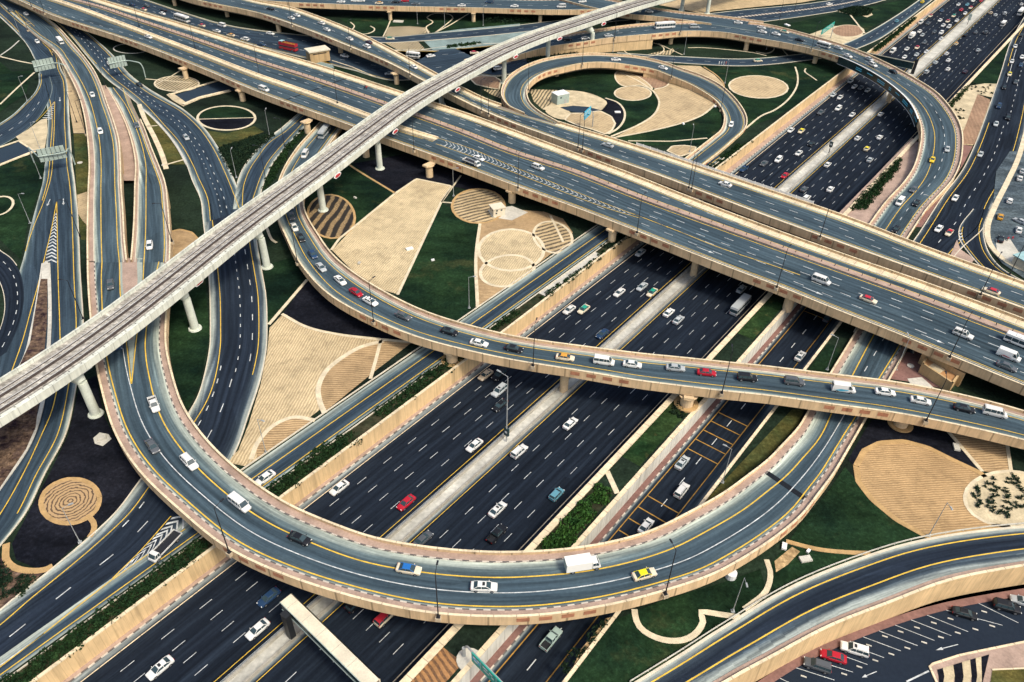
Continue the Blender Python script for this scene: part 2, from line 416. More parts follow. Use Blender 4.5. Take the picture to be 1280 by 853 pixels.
def surface(mb, D, eL, eR, yL, yR, lift_=0.0, w0=1.0, core=0.0):
    dl = lens(D.C)
    cols = [(eL, w0), ((eL+yL)/2, .66*w0), (yL, .36*w0), (yL+1.1, .12+core)]
    colr = [(yR+1.1, .12+core), (yR, .36*w0), ((eR+yR)/2, .66*w0), (eR, w0)]
    cv = []
    def cl(d, rt):
        out = []
        for j, (a, b) in enumerate(zip(D.L, D.R)):
            w = b-a; l = max(w.length, 1e-6); k = min(d, l*(.3+.04*min(d, 4)))
            out.append(b-w/l*k if rt else a+w/l*k)
        return out
    for d, q in cols: cv.append((cl(d, False), q))
    cv.append((D.f(.5), core))
    for d, q in colr: cv.append((cl(d, True), q))
    for (A, qa), (B, qb) in zip(cv, cv[1:]):
        for i in range(len(A)-1):
            z = Vector((0, 0, lift_))
            ua = (A[i]-D.L[i]).length; ub = (B[i]-D.L[i]).length
            mb.add([A[i]+z, B[i]+z, B[i+1]+z, A[i+1]+z], [(ua, dl[i]), (ub, dl[i]), (ub, dl[i+1]), (ua, dl[i+1])], [qa, qb, qb, qa])
def seg_gap(C, gap, z):
    if not gap: return [C]
    out = []; n = len(C); idx = []
    for a, b in gap:
        i = min(range(n), key=lambda k: (C[k]-at(a[0], a[1], C[k].z+.9)).length); j = min(range(n), key=lambda k: (C[k]-at(b[0], b[1], C[k].z+.9)).length); idx.append((min(i, j), max(i, j)))
    s = 0
    for i, j in sorted(idx):
        if i-s > 1: out.append(C[s:i+1])
        s = j
    if n-s > 2: out.append(C[s:])
    return out
def parapet(root, C, outer, down=1.9, up=.85, th=.34, brick=True, cop='coping', face='tan', name='parapet', bstep=34):
    mb = MB(); o = outer
    profile(mb, C, [(0, -down), (0, up), (-th*o, up), (-th*o, -.1), (-th*o-.2*o, -.3), (-th*o-.2*o, -down)])
    p = mb.build(name, face, root)
    mb = MB(); profile(mb, C, [(.05*o, up+.004), (.05*o, up+.1), (-(th+.05)*o, up+.1), (-(th+.05)*o, up+.004)]); mb.build('coping', cop, root)
    if brick:
        mb = MB(); R = resample(C, 1.0); i = 6
        while i < len(R)-16:
            for g in range(4):
                for h in range(2):
                    a = i+g*4+h*1.7; j = int(a)
                    if j+2 >= len(R): continue

                    n = side(R, j)*o; t = (R[j+1]-R[j]).normalized()
                    c = R[j]+n*.03+Vector((0, 0, -.18)); q = [c-t*.05, c+t*1.2]
                    mb.box((q[0]+q[1])/2, (1.3, .06, 1.05), axes=(t, n, Vector((0, 0, 1))))
            i += bstep
        mb.build('brick_panel', 'brick', root)
def kerbs(root, D, e, sgn, h=.15, sw=1.1, par=.34, mat='pink', kmat='kerb'):
    # footway and kerb between parapet and asphalt; e = distance from edge to asphalt
    if sw > .05:
        mb = MB(); A = D.x(sgn*(par-.02)); B = D.x(sgn*(e-.28))
        if sgn < 0: A, B = B, A
        strip(mb, A, B, h, h); mb.build('footway', mat, root)
    mb = MB(); A = D.x(sgn*(e-.28)); B = D.x(sgn*e)
    if sgn < 0: A, B = B, A
    strip(mb, A, B, h+.01, h+.01)
    I = D.x(sgn*e); dl = lens(I)
    for i in range(len(I)-1):
        q = [I[i]+Vector((0, 0, h+.01)), I[i], I[i+1], I[i+1]+Vector((0, 0, h+.01))]
        mb.add(q, [(0, dl[i]), (0, dl[i]), (0, dl[i+1]), (0, dl[i+1])])
    mb.build('kerb', kmat, root)
def bridge(key, label, P=None, Lp=None, Rp=None, z=11.5, swL=1.2, swR=1.2, yL=3.2, yR=3.2, asp='as_dk', girder=True, brick=(True, True), lift_=0.0, kmat='kerb', core=0.0, down=1.9, bstep=34, name='road_bridge', cat='bridge', swm='pink', gapL=None, gapR=None):
    Lc, Rc = pairs(P, z, .9) if P else two_edges(Lp, Rp, z, .9)
    D = Deck(Lc, Rc); DK[key] = D
    root = empty(name, label, cat, D.C[len(D.C)//2]-Vector((0, 0, 1.2))); D.root = root
    mw = root.location.copy()
    D.root_loc = mw
    eL, eR = .34+swL+.28, .34+swR+.28
    mb = MB(); surface(mb, D, eL, eR, max(yL, eL+.5), max(yR, eR+.5), lift_, core=core); D.lift = lift_
    mb.build('road_surface', asp, root)
    for sg_, e_, w_, gp in ((1, eL, swL, gapL), (-1, eR, swR, gapR)):
        full = D.L if sg_ > 0 else D.R; sg2 = seg_gap(full, gp, 0)
        for c_ in sg2:
            i0 = next(i for i, p in enumerate(full) if p is c_[0]); D2 = Deck(D.L[i0:i0+len(c_)], D.R[i0:i0+len(c_)]); kerbs(root, D2, e_, sg_, sw=w_, kmat=kmat, mat=swm)
    for c_ in seg_gap(D.L, gapL, 0): parapet(root, c_, -1, down, brick=brick[0], bstep=bstep)
    for c_ in seg_gap(D.R, gapR, 0): parapet(root, c_, 1, down, brick=brick[1], bstep=bstep)
    if girder:
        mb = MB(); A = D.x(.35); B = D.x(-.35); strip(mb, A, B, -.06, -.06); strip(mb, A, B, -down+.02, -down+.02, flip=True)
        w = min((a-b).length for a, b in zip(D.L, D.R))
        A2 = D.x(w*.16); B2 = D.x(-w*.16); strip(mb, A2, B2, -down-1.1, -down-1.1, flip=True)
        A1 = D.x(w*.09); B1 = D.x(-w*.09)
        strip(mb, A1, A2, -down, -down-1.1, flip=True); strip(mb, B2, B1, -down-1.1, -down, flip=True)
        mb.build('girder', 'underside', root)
    D.yL, D.yR = yL, yR
    return D
def marks(D, root, items, lift_=None):
    # items: (material, curve, width, on, off[, phase])
    groups = {}
    lf = getattr(D, 'lift', 0.0) if lift_ is None else lift_
    for it in items:
        mat, C, w = it[:3]; mb = groups.setdefault(mat, MB())
        if len(it) > 3: line(mb, C, w, lf+.03, it[3], it[4], it[5] if len(it) > 5 else 0)
        else: line(mb, C, w, lf+.03)
    for mat, mb in groups.items(): mb.build('lane_marking', mat, root)
def pier(root, p, ztop, zb=G, r=1.15, mat='pierm', cap=True, capw=5.0, dirv=None):
    mb = MB(); p = Vector((p.x, p.y, zb))
    mb.tube(p-Vector((0, 0, .5)), (p.x, p.y, ztop-1.2), r, r, 16)
    if cap:
        d = dirv or Vector((1, 0, 0)); d = Vector((d.x, d.y, 0)).normalized(); n = Vector((d.y, -d.x, 0))
        mb.tube((p.x, p.y, ztop-1.25), (p.x, p.y, ztop-.55), r, r*1.5, 16)
        mb.box((p.x, p.y, ztop-.28), (2.4, capw, .55), axes=(d, n, Vector((0, 0, 1))))
    mb.build('pier', mat, root, smooth=False)
def road(key, P=None, Lp=None, Rp=None, z=G, lift_=.12, eL=.3, eR=.3, yL=1.8, yR=1.8, asp='as_gr', kmat='pkerb', label=None, kerb=True, w0=1.0, name='road', core=0.0, kr=((0, 1), (0, 1))):
    Lc, Rc = pairs(P, z, 0.0) if P else two_edges(Lp, Rp, z, 0.0)
    D = Deck(Lc, Rc); DK[key] = D; D.lift = lift_
    mb = MB(); surface(mb, D, eL, eR, yL, yR, lift_, w0, core); o = mb.build(name, asp); tag(o, label, kind='structure'); D.root = o
    if kerb:
        mb = MB()
        for sg, e, (f0, f1) in ((1, eL, kr[0]), (-1, eR, kr[1])):
            if f1 <= f0: continue
            A, B = D.x(.0001 if sg > 0 else -.0001), D.x(sg*e); k0, k1 = int(f0*(len(A)-1)), int(f1*(len(A)-1))+1; A, B = A[k0:k1], B[k0:k1]
            if sg < 0: A, B = B, A
            strip(mb, A, B, lift_+.1, lift_+.1); strip(mb, A, A, -.3, lift_+.1); strip(mb, B, B, lift_+.1, -.3)
        k = mb.build('kerb', kmat, o)
    return D
# ------------------------------------------------------------------ the cutting with the motorway
def itp(T, s):
    if s <= T[0][0]: return T[0][1]
    for (a, x), (b, y) in zip(T, T[1:]):
        if s <= b: return x+(y-x)*(s-a)/(b-a)
    return T[-1][1]
tW = [(50, -6.0), (190, -8.0), (290, -9.6), (425, -11.2), (560, -13.2), (900, -18)]
tC = [(20, -4.9), (200, -5.8), (308, -7.5), (425, -9.9), (560, -12), (900, -17)]
shL = [(150, 0.0), (200, -.4), (308, -2.4), (425, -4.6), (560, -6.8), (900, -12)]
tML = [(20, 16.1), (220, 13.9), (321, 13.6), (387, 11.2), (553, 9.2), (900, 4)]
tMR = [(20, 19.4), (224, 18.1), (367, 17.4), (563, 15.4), (900, 11)]
shR = [(40, 0.0), (224, -1.2), (367, -1.8), (563, -4), (900, -8)]
S0, S1 = -260, 900
SS = [S0+ (S1-S0)*i/116 for i in range(117)]
def tl(fn, z=0.0, s0=S0, s1=S1): return [st(s, fn(s) if callable(fn) else fn, z(s) if callable(z) else z) for s in SS if s0 <= s <= s1]
FAR = 2600
# ground: one level, with the cuttings and the sunken car park left open
mb = MB()
strip(mb, tl(lambda s: itp(tW, s)-1400, G), tl(lambda s: itp(tW, s)-.3, G))
strip(mb, tl(42.6, G), tl(49.0, G, S0, S1))
mb.add([st(S1, -1500, G), st(FAR, -1500, G), st(FAR, 1500, G), st(S1, 1500, G)][::-1])
gw = mb.build('ground', 'earth'); tag(gw, kind='structure')
hatch_end = 187
zH = lambda s: 0.0 if s < 120 else min(G, (s-120)/(hatch_end-120)*G)
mb = MB()
strip(mb, tl(49.0, G, hatch_end-2, S1), tl(64.3, G, hatch_end-2, S1))
# east ground follows the back of the curving slip road's wall
BRn = [(820, 905), (880, 872), (930, 843), (960, 827), (1035, 787), (1110.5, 757), (1185.7, 729), (1280, 710.5), (1400, 694), (1560, 690)]
BRf = [(700, 912), (793, 853), (880, 799), (960, 749), (1030, 714), (1095.4, 690), (1158, 674), (1223, 663), (1280, 658), (1400, 650), (1560, 650)]
brn = resample(curve(BRn, G), 4)
poly = [st(-70, 64.3, G)]+[st(s, 64.3, G) for s in range(-40, S1, 40)]+[st(S1, 64.3, G), st(S1, 1500, G), st(200, 1500, G)]+[Vector((p.x, p.y, G)) for p in brn[::-1]]
def fillpoly(mb, P, dz=0.0, mi=0):
    for t in tessellate_polygon([P]):
        a, b, c = (Vector(P[i])+Vector((0, 0, dz)) for i in t)
        if (b-a).cross(c-a).z < 0: b, c = c, b
        mb.add([a, b, c], mi=mi)
fillpoly(mb, poly)
ge = mb.build('ground', 'earth'); tag(ge, kind='structure')
# motorway surface
def hwy(name, a, b, z=0.0, s0=S0, s1=S1, lab=None, dust=(1, .25, .05, 0, .05, .25, 1), xs=None):
    A = tl(a, z, s0, s1); B = tl(b, z, s0, s1); mb = MB(); D = Deck(A, B); dl = lens(A)
    fr = xs or [0, .035, .08, .5, .92, .965, 1]
    C = [D.f(k) for k in fr]
    for (P, qa), (Q, qb) in zip(zip(C, dust), list(zip(C, dust))[1:]):
        for i in range(len(P)-1):
            ua = (P[i]-A[i]).length; ub = (Q[i]-A[i]).length
            mb.add([P[i], Q[i], Q[i+1], P[i+1]], [(ua, dl[i]), (ub, dl[i]), (ub, dl[i+1]), (ua, dl[i+1])], [qa, qb, qb, qa])
    o = mb.build(name, 'as_hw'); tag(o, lab, kind='structure'); return o
motL = hwy('motorway', lambda s: itp(tC, s), lambda s: itp(tML, s)+.3, lab='dark left carriageway of the wide motorway', xs=[0, .05, .07, .1, .5, .93, 1], dust=(1, .75, .4, .05, 0, .08, .7))
motR = hwy('motorway', lambda s: itp(tMR, s)-.3, 42.4, lab='dark right carriageway of the wide motorway', xs=[0, .045, .07, .5, .93, .97, 1], dust=(1, .6, .06, 0, .03, .15, .4))
def hmark(parent, tfn, w, mat, on=None, off=None, ph=0.0, s0=S0, s1=S1, z=0.025):
    return (parent, tfn, w, mat, on, off, ph, s0, s1, z)
def hbuild(L_):
    g = {}
    for parent, tfn, w, mat, on, off, ph, s0, s1, z in L_:
        mb = g.setdefault((parent.name, mat), (parent, MB()))[1]
        zf = z if callable(z) else (lambda s: z)
        if on is None:
            strip(mb, tl(lambda s: tfn(s)-w/2, zf, s0, s1), tl(lambda s: tfn(s)+w/2, zf, s0, s1))
        else:
            s = s0+((ph-s0) % (on+off))
            while s < s1:
                mb.add([st(s-on/2, tfn(s)-w/2, zf(s)), st(s-on/2, tfn(s)+w/2, zf(s)), st(s+on/2, tfn(s)+w/2, zf(s+on/2)), st(s+on/2, tfn(s)-w/2, zf(s+on/2))][::-1]); s += on+off
    for (pn, mat), (p, mb) in g.items(): mb.build('lane_marking', mat, p)
H = []
H.append(hmark(motL, lambda s: -3.55+itp(shL, s), .2, 'coping'))
H.append(hmark(motL, lambda s: itp(tML, s)-1.5, .14, 'yel'))
for l in range(4): H.append(hmark(motL, lambda s, l=l: 3.62*l+.05+itp(shL, s)*.9, .125, 'wht', 2.7, 5.394, -.07*l))
H.append(hmark(motR, lambda s: itp(tMR, s)+1.0, .14, 'yel')); H.append(hmark(motR, lambda s: 39.2-.004*max(0, s-200), .2, 'coping'))
for l in range(4): H.append(hmark(motR, lambda s, l=l: 24.4+3.677*l+itp(shR, s), .125, 'wht', 2.7, 5.394, .82-.07*l))
H.append(hmark(motR, lambda s: 24.4-3.6+itp(shR, s)+.2, .19, 'wht', 2.7, 5.394, .9, 330, S1))
# west retaining wall, footway and kerb
def wall_st(name, label, tf, zb, zt, s0, s1, face, cop='coping', th=.5, facing=1, cw=.55, grp=None, up=.5):
    root = empty(name, label, 'wall', st((s0+s1)/2 if s0 > -200 else 20, tf(20) if callable(tf) else tf, 0), 0, grp)
    t = tf if callable(tf) else (lambda s: tf)
    A = tl(lambda s: t(s), 0, s0, s1); ss = [s for s in SS if s0 <= s <= s1]
    mb = MB(); dl = lens(A)
    for i in range(len(A)-1):
        zb0, zb1 = (zb(ss[i]), zb(ss[i+1])) if callable(zb) else (zb, zb)
        for o_, fl in ((0.0, False), (-th*facing, True)):
            p = A[i]+Vector((UY, -UX, 0))*o_; q = A[i+1]+Vector((UY, -UX, 0))*o_
            quad = [Vector((p.x, p.y, zb0-.3)), Vector((q.x, q.y, zb1-.3)), Vector((q.x, q.y, zt)), Vector((p.x, p.y, zt))]
            mb.add(quad, [(0, dl[i]), (0, dl[i+1]), (zt-zb1, dl[i+1]), (zt-zb0, dl[i])])
    mb.build('wall_face', face, root)
    mb = MB(); lo, hi = (t, lambda s: 0), 0
    o0, o1 = (.06*facing, -cw*facing)
    Aa = tl(lambda s: t(s)+o0, zt, s0, s1); Bb = tl(lambda s: t(s)+o1, zt, s0, s1)
    if facing > 0: Aa, Bb = Bb, Aa
    strip(mb, Aa, Bb, up*0+.12, .12); strip(mb, Aa, Aa, -.15, .12, flip=True); strip(mb, Bb, Bb, .12, -.15)
    mb.build('coping', cop, root); return root
wall_st('retaining_wall', 'long sand coloured panelled retaining wall along the left side of the motorway cutting', lambda s: itp(tW, s), 0, G+.4, S0, S1, 'sandwall', facing=1)
mb = MB(); strip(mb, tl(lambda s: itp(tW, s), .14), tl(lambda s: itp(tC, s)-.25, .14)); fw_ = mb.build('pavement', 'pink'); tag(fw_, kind='structure')
def kerb_st(parent, t0, t1, z, s0, s1, mat='kerb', h=.15):
    mb = MB(); zf = z if callable(z) else (lambda s: z)
    A = tl(t0, lambda s: zf(s)+h, s0, s1); B = tl(t1, lambda s: zf(s)+h, s0, s1); B2 = tl(t1, zf, s0, s1); A2 = tl(t0, zf, s0, s1)
    strip(mb, A, B); strip(mb, B, B2, ub=0); strip(mb, A2, A, ub=0); mb.build('kerb', mat, parent)
kerb_st(fw_, lambda s: itp(tC, s)-.28, lambda s: itp(tC, s), 0, S0, S1)
# median: two low barriers and a paved strip
root = empty('median_barrier', 'pale concrete median with low barriers between the two motorway carriageways', 'barrier', st(0, 17.7))
mb = MB()
for f, sg in ((tML, 1), (tMR, -1)):
    C = tl(lambda s: itp(f, s), 0.0); profile(mb, C, [(0, 0), (.12*sg, .75), (.5*sg, .75), (.62*sg, 0)])
mb.build('barrier', 'concd', root)
mb = MB(); strip(mb, tl(lambda s: itp(tML, s)+.5, .2), tl(lambda s: itp(tMR, s)-.5, .2)); mb.build('median_paving', 'medc', root)
mb = MB()
for s in range(S0, 700, 3):
    p = st(s, itp(tML, s)+.3, .7); mb.box(p+Vector((0, 0, .45)), (.07, .07, .9), -PH)
C = tl(lambda s: itp(tML, s)+.3, 1.5); profile(mb, C, [(-.04, 0), (-.04, .08), (.04, .08), (.04, 0)]); C = tl(lambda s: itp(tML, s)+.3, 1.15); profile(mb, C, [(-.04, 0), (-.04, .08), (.04, .08), (.04, 0)])
mb.build('railing', 'grey', root)
# right hand cutting walls (they face the motorway)
wall_st('retaining_wall', 'cream topped retaining wall along the right side of the motorway', 42.2, 0, G+.35, S0, S1, 'tan', facing=-1, cw=1.35)
# sunken two lane road with ladder markings
hroot = hwy('sunken_road', 51.3, 64.0, zH, S0, hatch_end, lab='sunken two lane road with yellow ladder markings', dust=(1, .35, .05, 0, .05, .5, 1), xs=[0, .06, .12, .4, .66, .75, 1])
H.append(hmark(hroot, lambda s: 52.4, .22, 'oyel', z=lambda s: zH(s)+.03, s1=hatch_end)); H.append(hmark(hroot, lambda s: 60.4, .22, 'oyel', z=lambda s: zH(s)+.03, s1=hatch_end))
H.append(hmark(hroot, lambda s: 56.4, .19, 'wht', 2.7, 5.4, 5.6, s1=hatch_end, z=lambda s: zH(s)+.035))
hbuild(H)
mb = MB()
for a, b in ((-60, -22), (17, 38), (56, 73), (88, 96), (128, 150)):
    s = a
    while s <= b:
        mb.add([st(s, 52.4, zH(s)+.045), st(s, 60.4, zH(s)+.045), st(s+.28, 60.4, zH(s)+.045), st(s+.28, 52.4, zH(s)+.045)][::-1]); s += 4.05
mb.build('ladder_marking', 'oyel', hroot)
wall_st('retaining_wall', 'pale grey panelled retaining wall beside the sunken road with yellow ladder markings', 49.8, zH, G+.2, S0, hatch_end, 'greywall', facing=1, cw=.9)
mb = MB(); strip(mb, tl(49.8, lambda s: zH(s)+.14, S0, hatch_end), tl(51.05, lambda s: zH(s)+.14, S0, hatch_end)); o = mb.build('pavement', 'redpave'); tag(o, kind='structure')
kerb_st(o, 51.02, 51.3, zH, S0, hatch_end)
wall_st('retaining_wall', 'white topped retaining wall on the far side of the sunken ladder marked road', 63.9, zH, G+.35, S0, hatch_end, 'greywall', facing=-1, cw=.6)
# ------------------------------------------------------------------ ground level roads
SRp = lambda a, b, s0, s1: None
def st_road(key, tL, tR, s0, s1, **k):
    A = [st(s, tL(s) if callable(tL) else tL, G) for s in range(s0, s1, 6)]; B = [st(s, tR(s) if callable(tR) else tR, G) for s in range(s0, s1, 6)]
    D = Deck(A, B); DK[key] = D; D.lift = k.get('lift_', .12)
    mb = MB(); surface(mb, D, .5, .5, k.get('yL', 3.6), k.get('yR', 1.3), D.lift, 1.0); o = mb.build('road', 'as_gr'); tag(o, k.get('label'), kind='structure'); D.root = o
    return D
# wide road from the upper left passing under the loop to the lower left corner
TUW = [(324, 255, 252, 255), (321, 275, 254, 280), (321, 297, 256.5, 300), (328, 340, 260, 337), (333, 370, 262, 370), (334.5, 415, 262.5, 410), (333, 440, 262, 432), (326, 475, 255, 470), (311, 520, 246, 498), (297, 560, 230, 525), (280, 592, 205, 560), (258, 622, 173, 603), (238, 650, 143, 642), (205, 688, 100, 681.6), (160, 722, 57.7, 716.7), (110, 762, 20, 746), (60, 803, -15, 775), (0, 852, -60, 808), (-60, 900, -110, 850)]
D = road('TUW', TUW, lift_=.10, asp='as_br', yL=2.4, yR=3.2, label='wide dark road sweeping from under the white viaduct to the lower left corner', core=-.12, kr=((0, .52), (0, 1)))
marks(D, D.root, [('yel', cut(D.x(-3.0), 0, 1), .22), ('yel', cut(D.x(2.4), 0, .5), .22), ('wht', cut(D.f(.47), 0, .52), .2, 1.4, 3.4), ('wht', cut(D.f(.26), .12, .52), .2, 3, 6), ('wht', cut(D.f(.5), .52, 1), .2, 3, 6), ('wht', cut(D.f(.74), .5, .8), .25, 1.8, 3.2)])
Tp = [(80, 14, 48, 8), (100, 34, 68, 26), (120, 50, 86, 43), (145, 73, 108, 70), (162, 93, 132, 98), (187, 112, 155, 116), (207.6, 124, 177.6, 136), (230, 137.6, 201, 160), (255, 160, 220, 183), (273, 185, 233, 207), (285, 207, 240, 226), (296, 232, 251, 252), (309, 262, 253, 280)]
D = road('T', Tp, lift_=.13, yL=2.4, yR=2.6, label='curving ground road that splits off to the right beyond the sign gantry', kr=((0, .93), (0, .97)))
marks(D, D.root, [('yel', D.x(2.4), .22), ('yel', cut(D.x(-2.8), .42, 1), .22), ('yel', cut(D.x(-1.6), 0, .4), .22), ('wht', D.f(.42), .22, 2, 5), ('wht', cut(D.f(.62), 0, .45), .22, 2, 5), ('wht', cut(D.f(.56), .5, 1), .22, 1, 3.5)])
Up = [(412, 128, 386, 130), (392, 148, 366, 148), (376.5, 165, 349, 162.6), (356.5, 186, 330, 176), (342, 204, 315, 194), (334, 220, 304, 210), (327, 240, 296, 230), (322, 262, 290, 262)]
D = road('U', Up, lift_=.15, yL=2.6, yR=3.4, label='narrow ramp curving down from under the main bridge to join the wide road', w0=1.1, kr=((0, .97), (0, .86)))
marks(D, D.root, [('yel', D.x(2.6), .2), ('yel', D.x(-3.4), .2)])
P1 = [(0, 3, -14, 10), (20, 20, 0, 22), (45, 42, 31, 53), (60, 57, 41, 70), (71.5, 68, 47, 84), (76, 85, 50, 97), (83, 100, 54, 112), (86, 125, 58, 133), (87, 150, 59, 155), (89, 180, 57, 182), (91, 207, 54.5, 212), (93, 220, 52, 230), (95.3, 240, 45, 256), (98, 270, 37.6, 282), (99.7, 307, 30, 316), (101, 340, 20, 350), (103, 370, 8, 390), (105, 407, -5, 430), (103, 440, -20, 470), (96.5, 480.7, -38, 505), (83, 543, -60, 560), (57.7, 591, -85, 620), (32.6, 642, -120, 690), (0, 684, -150, 740), (-40, 730, -190, 800)]
D = road('P1', P1, lift_=.11, yL=1.6, yR=1.6, label='grey road running down the left edge of the picture', core=.05, kr=((0, 1), (0, .14)))
marks(D, D.root, [('yel', cut(D.x(1.9), 0, .96), .22), ('yel', cut(D.x(-1.9), 0, .14), .22), ('yel', cut(D.x(-1.9), .34, .62), .22)])
Qp = [(63, 96, 47.5, 92), (66, 112, 48, 104), (60, 130, 43, 116), (47, 150, 31, 129), (24, 170, 12.5, 146), (-12, 190, -20, 166), (-40, 202, -60, 186)]
D = road('Q', Qp, lift_=.14, yL=1.0, yR=2.4, label='slip road curving away to the left edge below the first sign gantry', kerb=False)
marks(D, D.root, [('yel', D.x(-2.4), .2), ('wht', cut(D.f(.45), .4, 1), .2, 3, 4)])
Kp = [(-30, 286, -60, 325), (0, 313, -22, 333), (15, 324, -6, 345), (27, 343, 4, 366), (31, 372, 5, 395), (26, 402, -8, 430), (10, 440, -35, 470)]
D = road('K', Kp, lift_=.16, yL=.8, yR=1.2, asp='as_hw', label='very dark slip road joining from the left edge', w0=.3, kr=((0, .42), (0, 1)))
marks(D, D.root, [('wht', cut(D.f(.35), .3, 1), .2, 2, 3)])
# service road parallel to the motorway
D = st_road('SR', lambda s: -19.1 if s > -22 else -19.1+min(3.4, (-22-s)*.25), -10.4, -200, 208, label='straight two lane service road between raked sand and the hedges', lift_=.14, yL=3.7, yR=1.4)
marks(D, D.root, [('yel', cut(D.x(3.8), .42, 1), .22), ('yel', D.x(-1.45), .22)])
hw_k = MB()
for t0, t1, a in ((-19.4, -19.1, -22), (-10.4, -10.15, -200)):
    A = [st(s, t0, G+.26) for s in range(a, 208, 6)]; B = [st(s, t1, G+.26) for s in range(a, 208, 6)]; strip(hw_k, A, B)
    strip(hw_k, A, lift(A, -.4), flip=True); strip(hw_k, B, lift(B, -.4))
hw_k.build('kerb', 'pkerb', D.root)
# gore between wide road and service road: yellow lines with white chevrons
mb = MB(); g1 = curve([(235, 662), (205, 690), (170, 705), (141, 725), (115, 742)], G); g2 = curve([(262, 655), (232, 672), (200, 690), (170, 705), (141, 726)], G)
gA = curve([(214, 646), (178, 687), (141, 724)], G); gB = curve([(232, 662), (188, 692), (141, 725.5)], G)
line(mb, gA, .2, .2); line(mb, gB, .2, .2); line(mb, curve([(141, 725), (100, 757), (55, 793), (0, 835)], G), .22, .2)
mb.build('gore_line', 'yel', DK['TUW'].root)
def chevrons(A, B, n, w, back, dz, parent, mat='wht', f0=.05, f1=.95, mid=.5):
    mb = MB(); RA = resample(A, .5); RB = resample(B, .5)
    for k in range(n):
        f = f0+(f1-f0)*k/max(n-1, 1); a = RA[int(f*(len(RA)-1))]; b = RB[int(f*(len(RB)-1))]
        a, b = a.lerp(b, .1), b.lerp(a, .1)
        t = (RA[min(int(f*(len(RA)-1))+1, len(RA)-1)]-RA[max(int(f*(len(RA)-1))-1, 0)]).normalized(); m_ = a.lerp(b, mid)+t*back
        z = Vector((0, 0, dz)); ww = t*w
        mb.add([a+z, m_+z, m_+ww+z, a+ww+z]); mb.add([m_+z, b+z, b+ww+z, m_+ww+z])
    mb.build('chevron_marking', mat, parent)
chevrons(gA, gB, 11, .6, -2.0, .21, DK['TUW'].root, f0=.02, f1=.9)
mb = MB(); line(mb, curve([(55, 793), (0, 833)], G), .2, .2); mb.build('gore_line', 'wht', DK['TUW'].root)
# roads behind the main bridge
TGf = [(60, -40), (110, -22), (182, 0), (235, 17.5), (285, 32), (330, 39), (400, 47), (450, 58), (500, 64), (540, 63.5), (580, 60), (620, 57), (660, 50), (700, 40), (740, 33), (780, 27)]
TGn = [(50, -20), (110, -4), (160, 10), (240, 34), (320, 58), (360, 68), (400, 78), (440, 88), (490, 101), (540, 97), (580, 91), (620, 96), (650, 90), (700, 70), (745, 58), (780, 47)]
D = road('TG', Lp=TGf, Rp=TGn, lift_=.10, yL=1.4, yR=1.6, asp='as_gr', label='ground road behind the main bridge carrying a white coach')
marks(D, D.root, [('yel', D.x(1.2), .2), ('yel', cut(D.x(-1.4), 0, .95), .2), ('wht', D.f(.3), .2, 3, 6), ('wht', D.f(.72), .2, 3, 6)])
AAf = [(415, 42), (480, 47), (530, 43), (575, 39), (620, 35), (680, 28), (760, 20), (850, 12)]; AAn = [(405, 50), (480, 54), (530, 51.5), (575, 48), (620, 44), (680, 37.5), (760, 28), (850, 20)]
D = road('AA', Lp=AAf, Rp=AAn, lift_=.14, yL=.9, yR=.9, label='narrow ground road behind the sloping ramp bridge')
marks(D, D.root, [('wht', D.f(.5), .18, 3, 6)])
AEf = [(770, 66), (810, 69), (850, 71), (930, 74), (1000, 68), (1030, 62), (1058, 54), (1090, 38), (1120, 20), (1149, 0), (1180, -24)]
AEn = [(770, 73), (810, 76), (860, 80), (930, 83), (1000, 77), (1045, 70), (1085, 56), (1105, 46), (1130, 28), (1166, 0), (1200, -28)]
D = road('AE', Lp=AEf, Rp=AEn, lift_=.12, yL=1.3, yR=1.3, label='ground road passing behind the small loop towards the upper right')
marks(D, D.root, [('wht', D.f(.5), .18, 3, 6)])
TRf = [(860, 22), (887, 17.5), (937, 12), (1000, 6), (1060, -3), (1110, -16)]; TRn = [(880, 36), (905, 34), (952, 28), (1000, 21.5), (1048, 14), (1090, 5), (1140, -10)]
D = road('TR', Lp=TRf, Rp=TRn, lift_=.12, yL=.9, yR=.9, label='two way road along the top edge beside the sand plain')
marks(D, D.root, [('wht', D.f(.25), .18, 3, 6), ('wht', D.f(.75), .18, 3, 6)])
mb = MB(); A, B = D.f(.46), D.f(.56); strip(mb, A, B, .3, .3); mb.build('median_island', 'kerb', D.root)
# right hand collector road and its slip road
RRl = [(1140, 420), (1155, 388), (1172, 355), (1200, 312), (1230, 287), (1238, 262), (1256, 228), (1270, 200), (1283, 150), (1292, 100), (1305, 50), (1330, 0), (1360, -40)]
RRr = [(1066, 416), (1080, 392), (1095, 370), (1125, 325), (1151, 287.5), (1177, 247), (1202, 214), (1218, 181.5), (1239, 125), (1251, 90), (1262, 55), (1275, 30), (1300, -10), (1325, -40)]
D = road('RR', Lp=RRl[::-1], Rp=RRr[::-1], lift_=.11, yL=2.0, yR=2.4, asp='as_hw', label='busy collector road at the right edge merging towards the motorway', w0=.8)
marks(D, D.root, [('yel', D.x(2.0), .22), ('yel', cut(D.x(-2.4), 0, .5), .22), ('yel', cut(D.x(-2.2), .66, 1), .22), ('wht', cut(D.f(.42), 0, .66), .2, 2.7, 5.4), ('wht', cut(D.f(.7), 0, .42), .22, 1.2, 2.6), ('wht', cut(D.f(.5), .66, 1), .2, 2.7, 5.4), ('wht', cut(D.f(.74), .44, .55), .2)])
SLp = [(1238, 262, 1216, 262), (1229.6, 285, 1199, 285), (1231, 302, 1199, 300), (1237, 318, 1211, 318), (1250, 334, 1227, 336), (1266, 345, 1243, 350), (1300, 362, 1280, 368)]
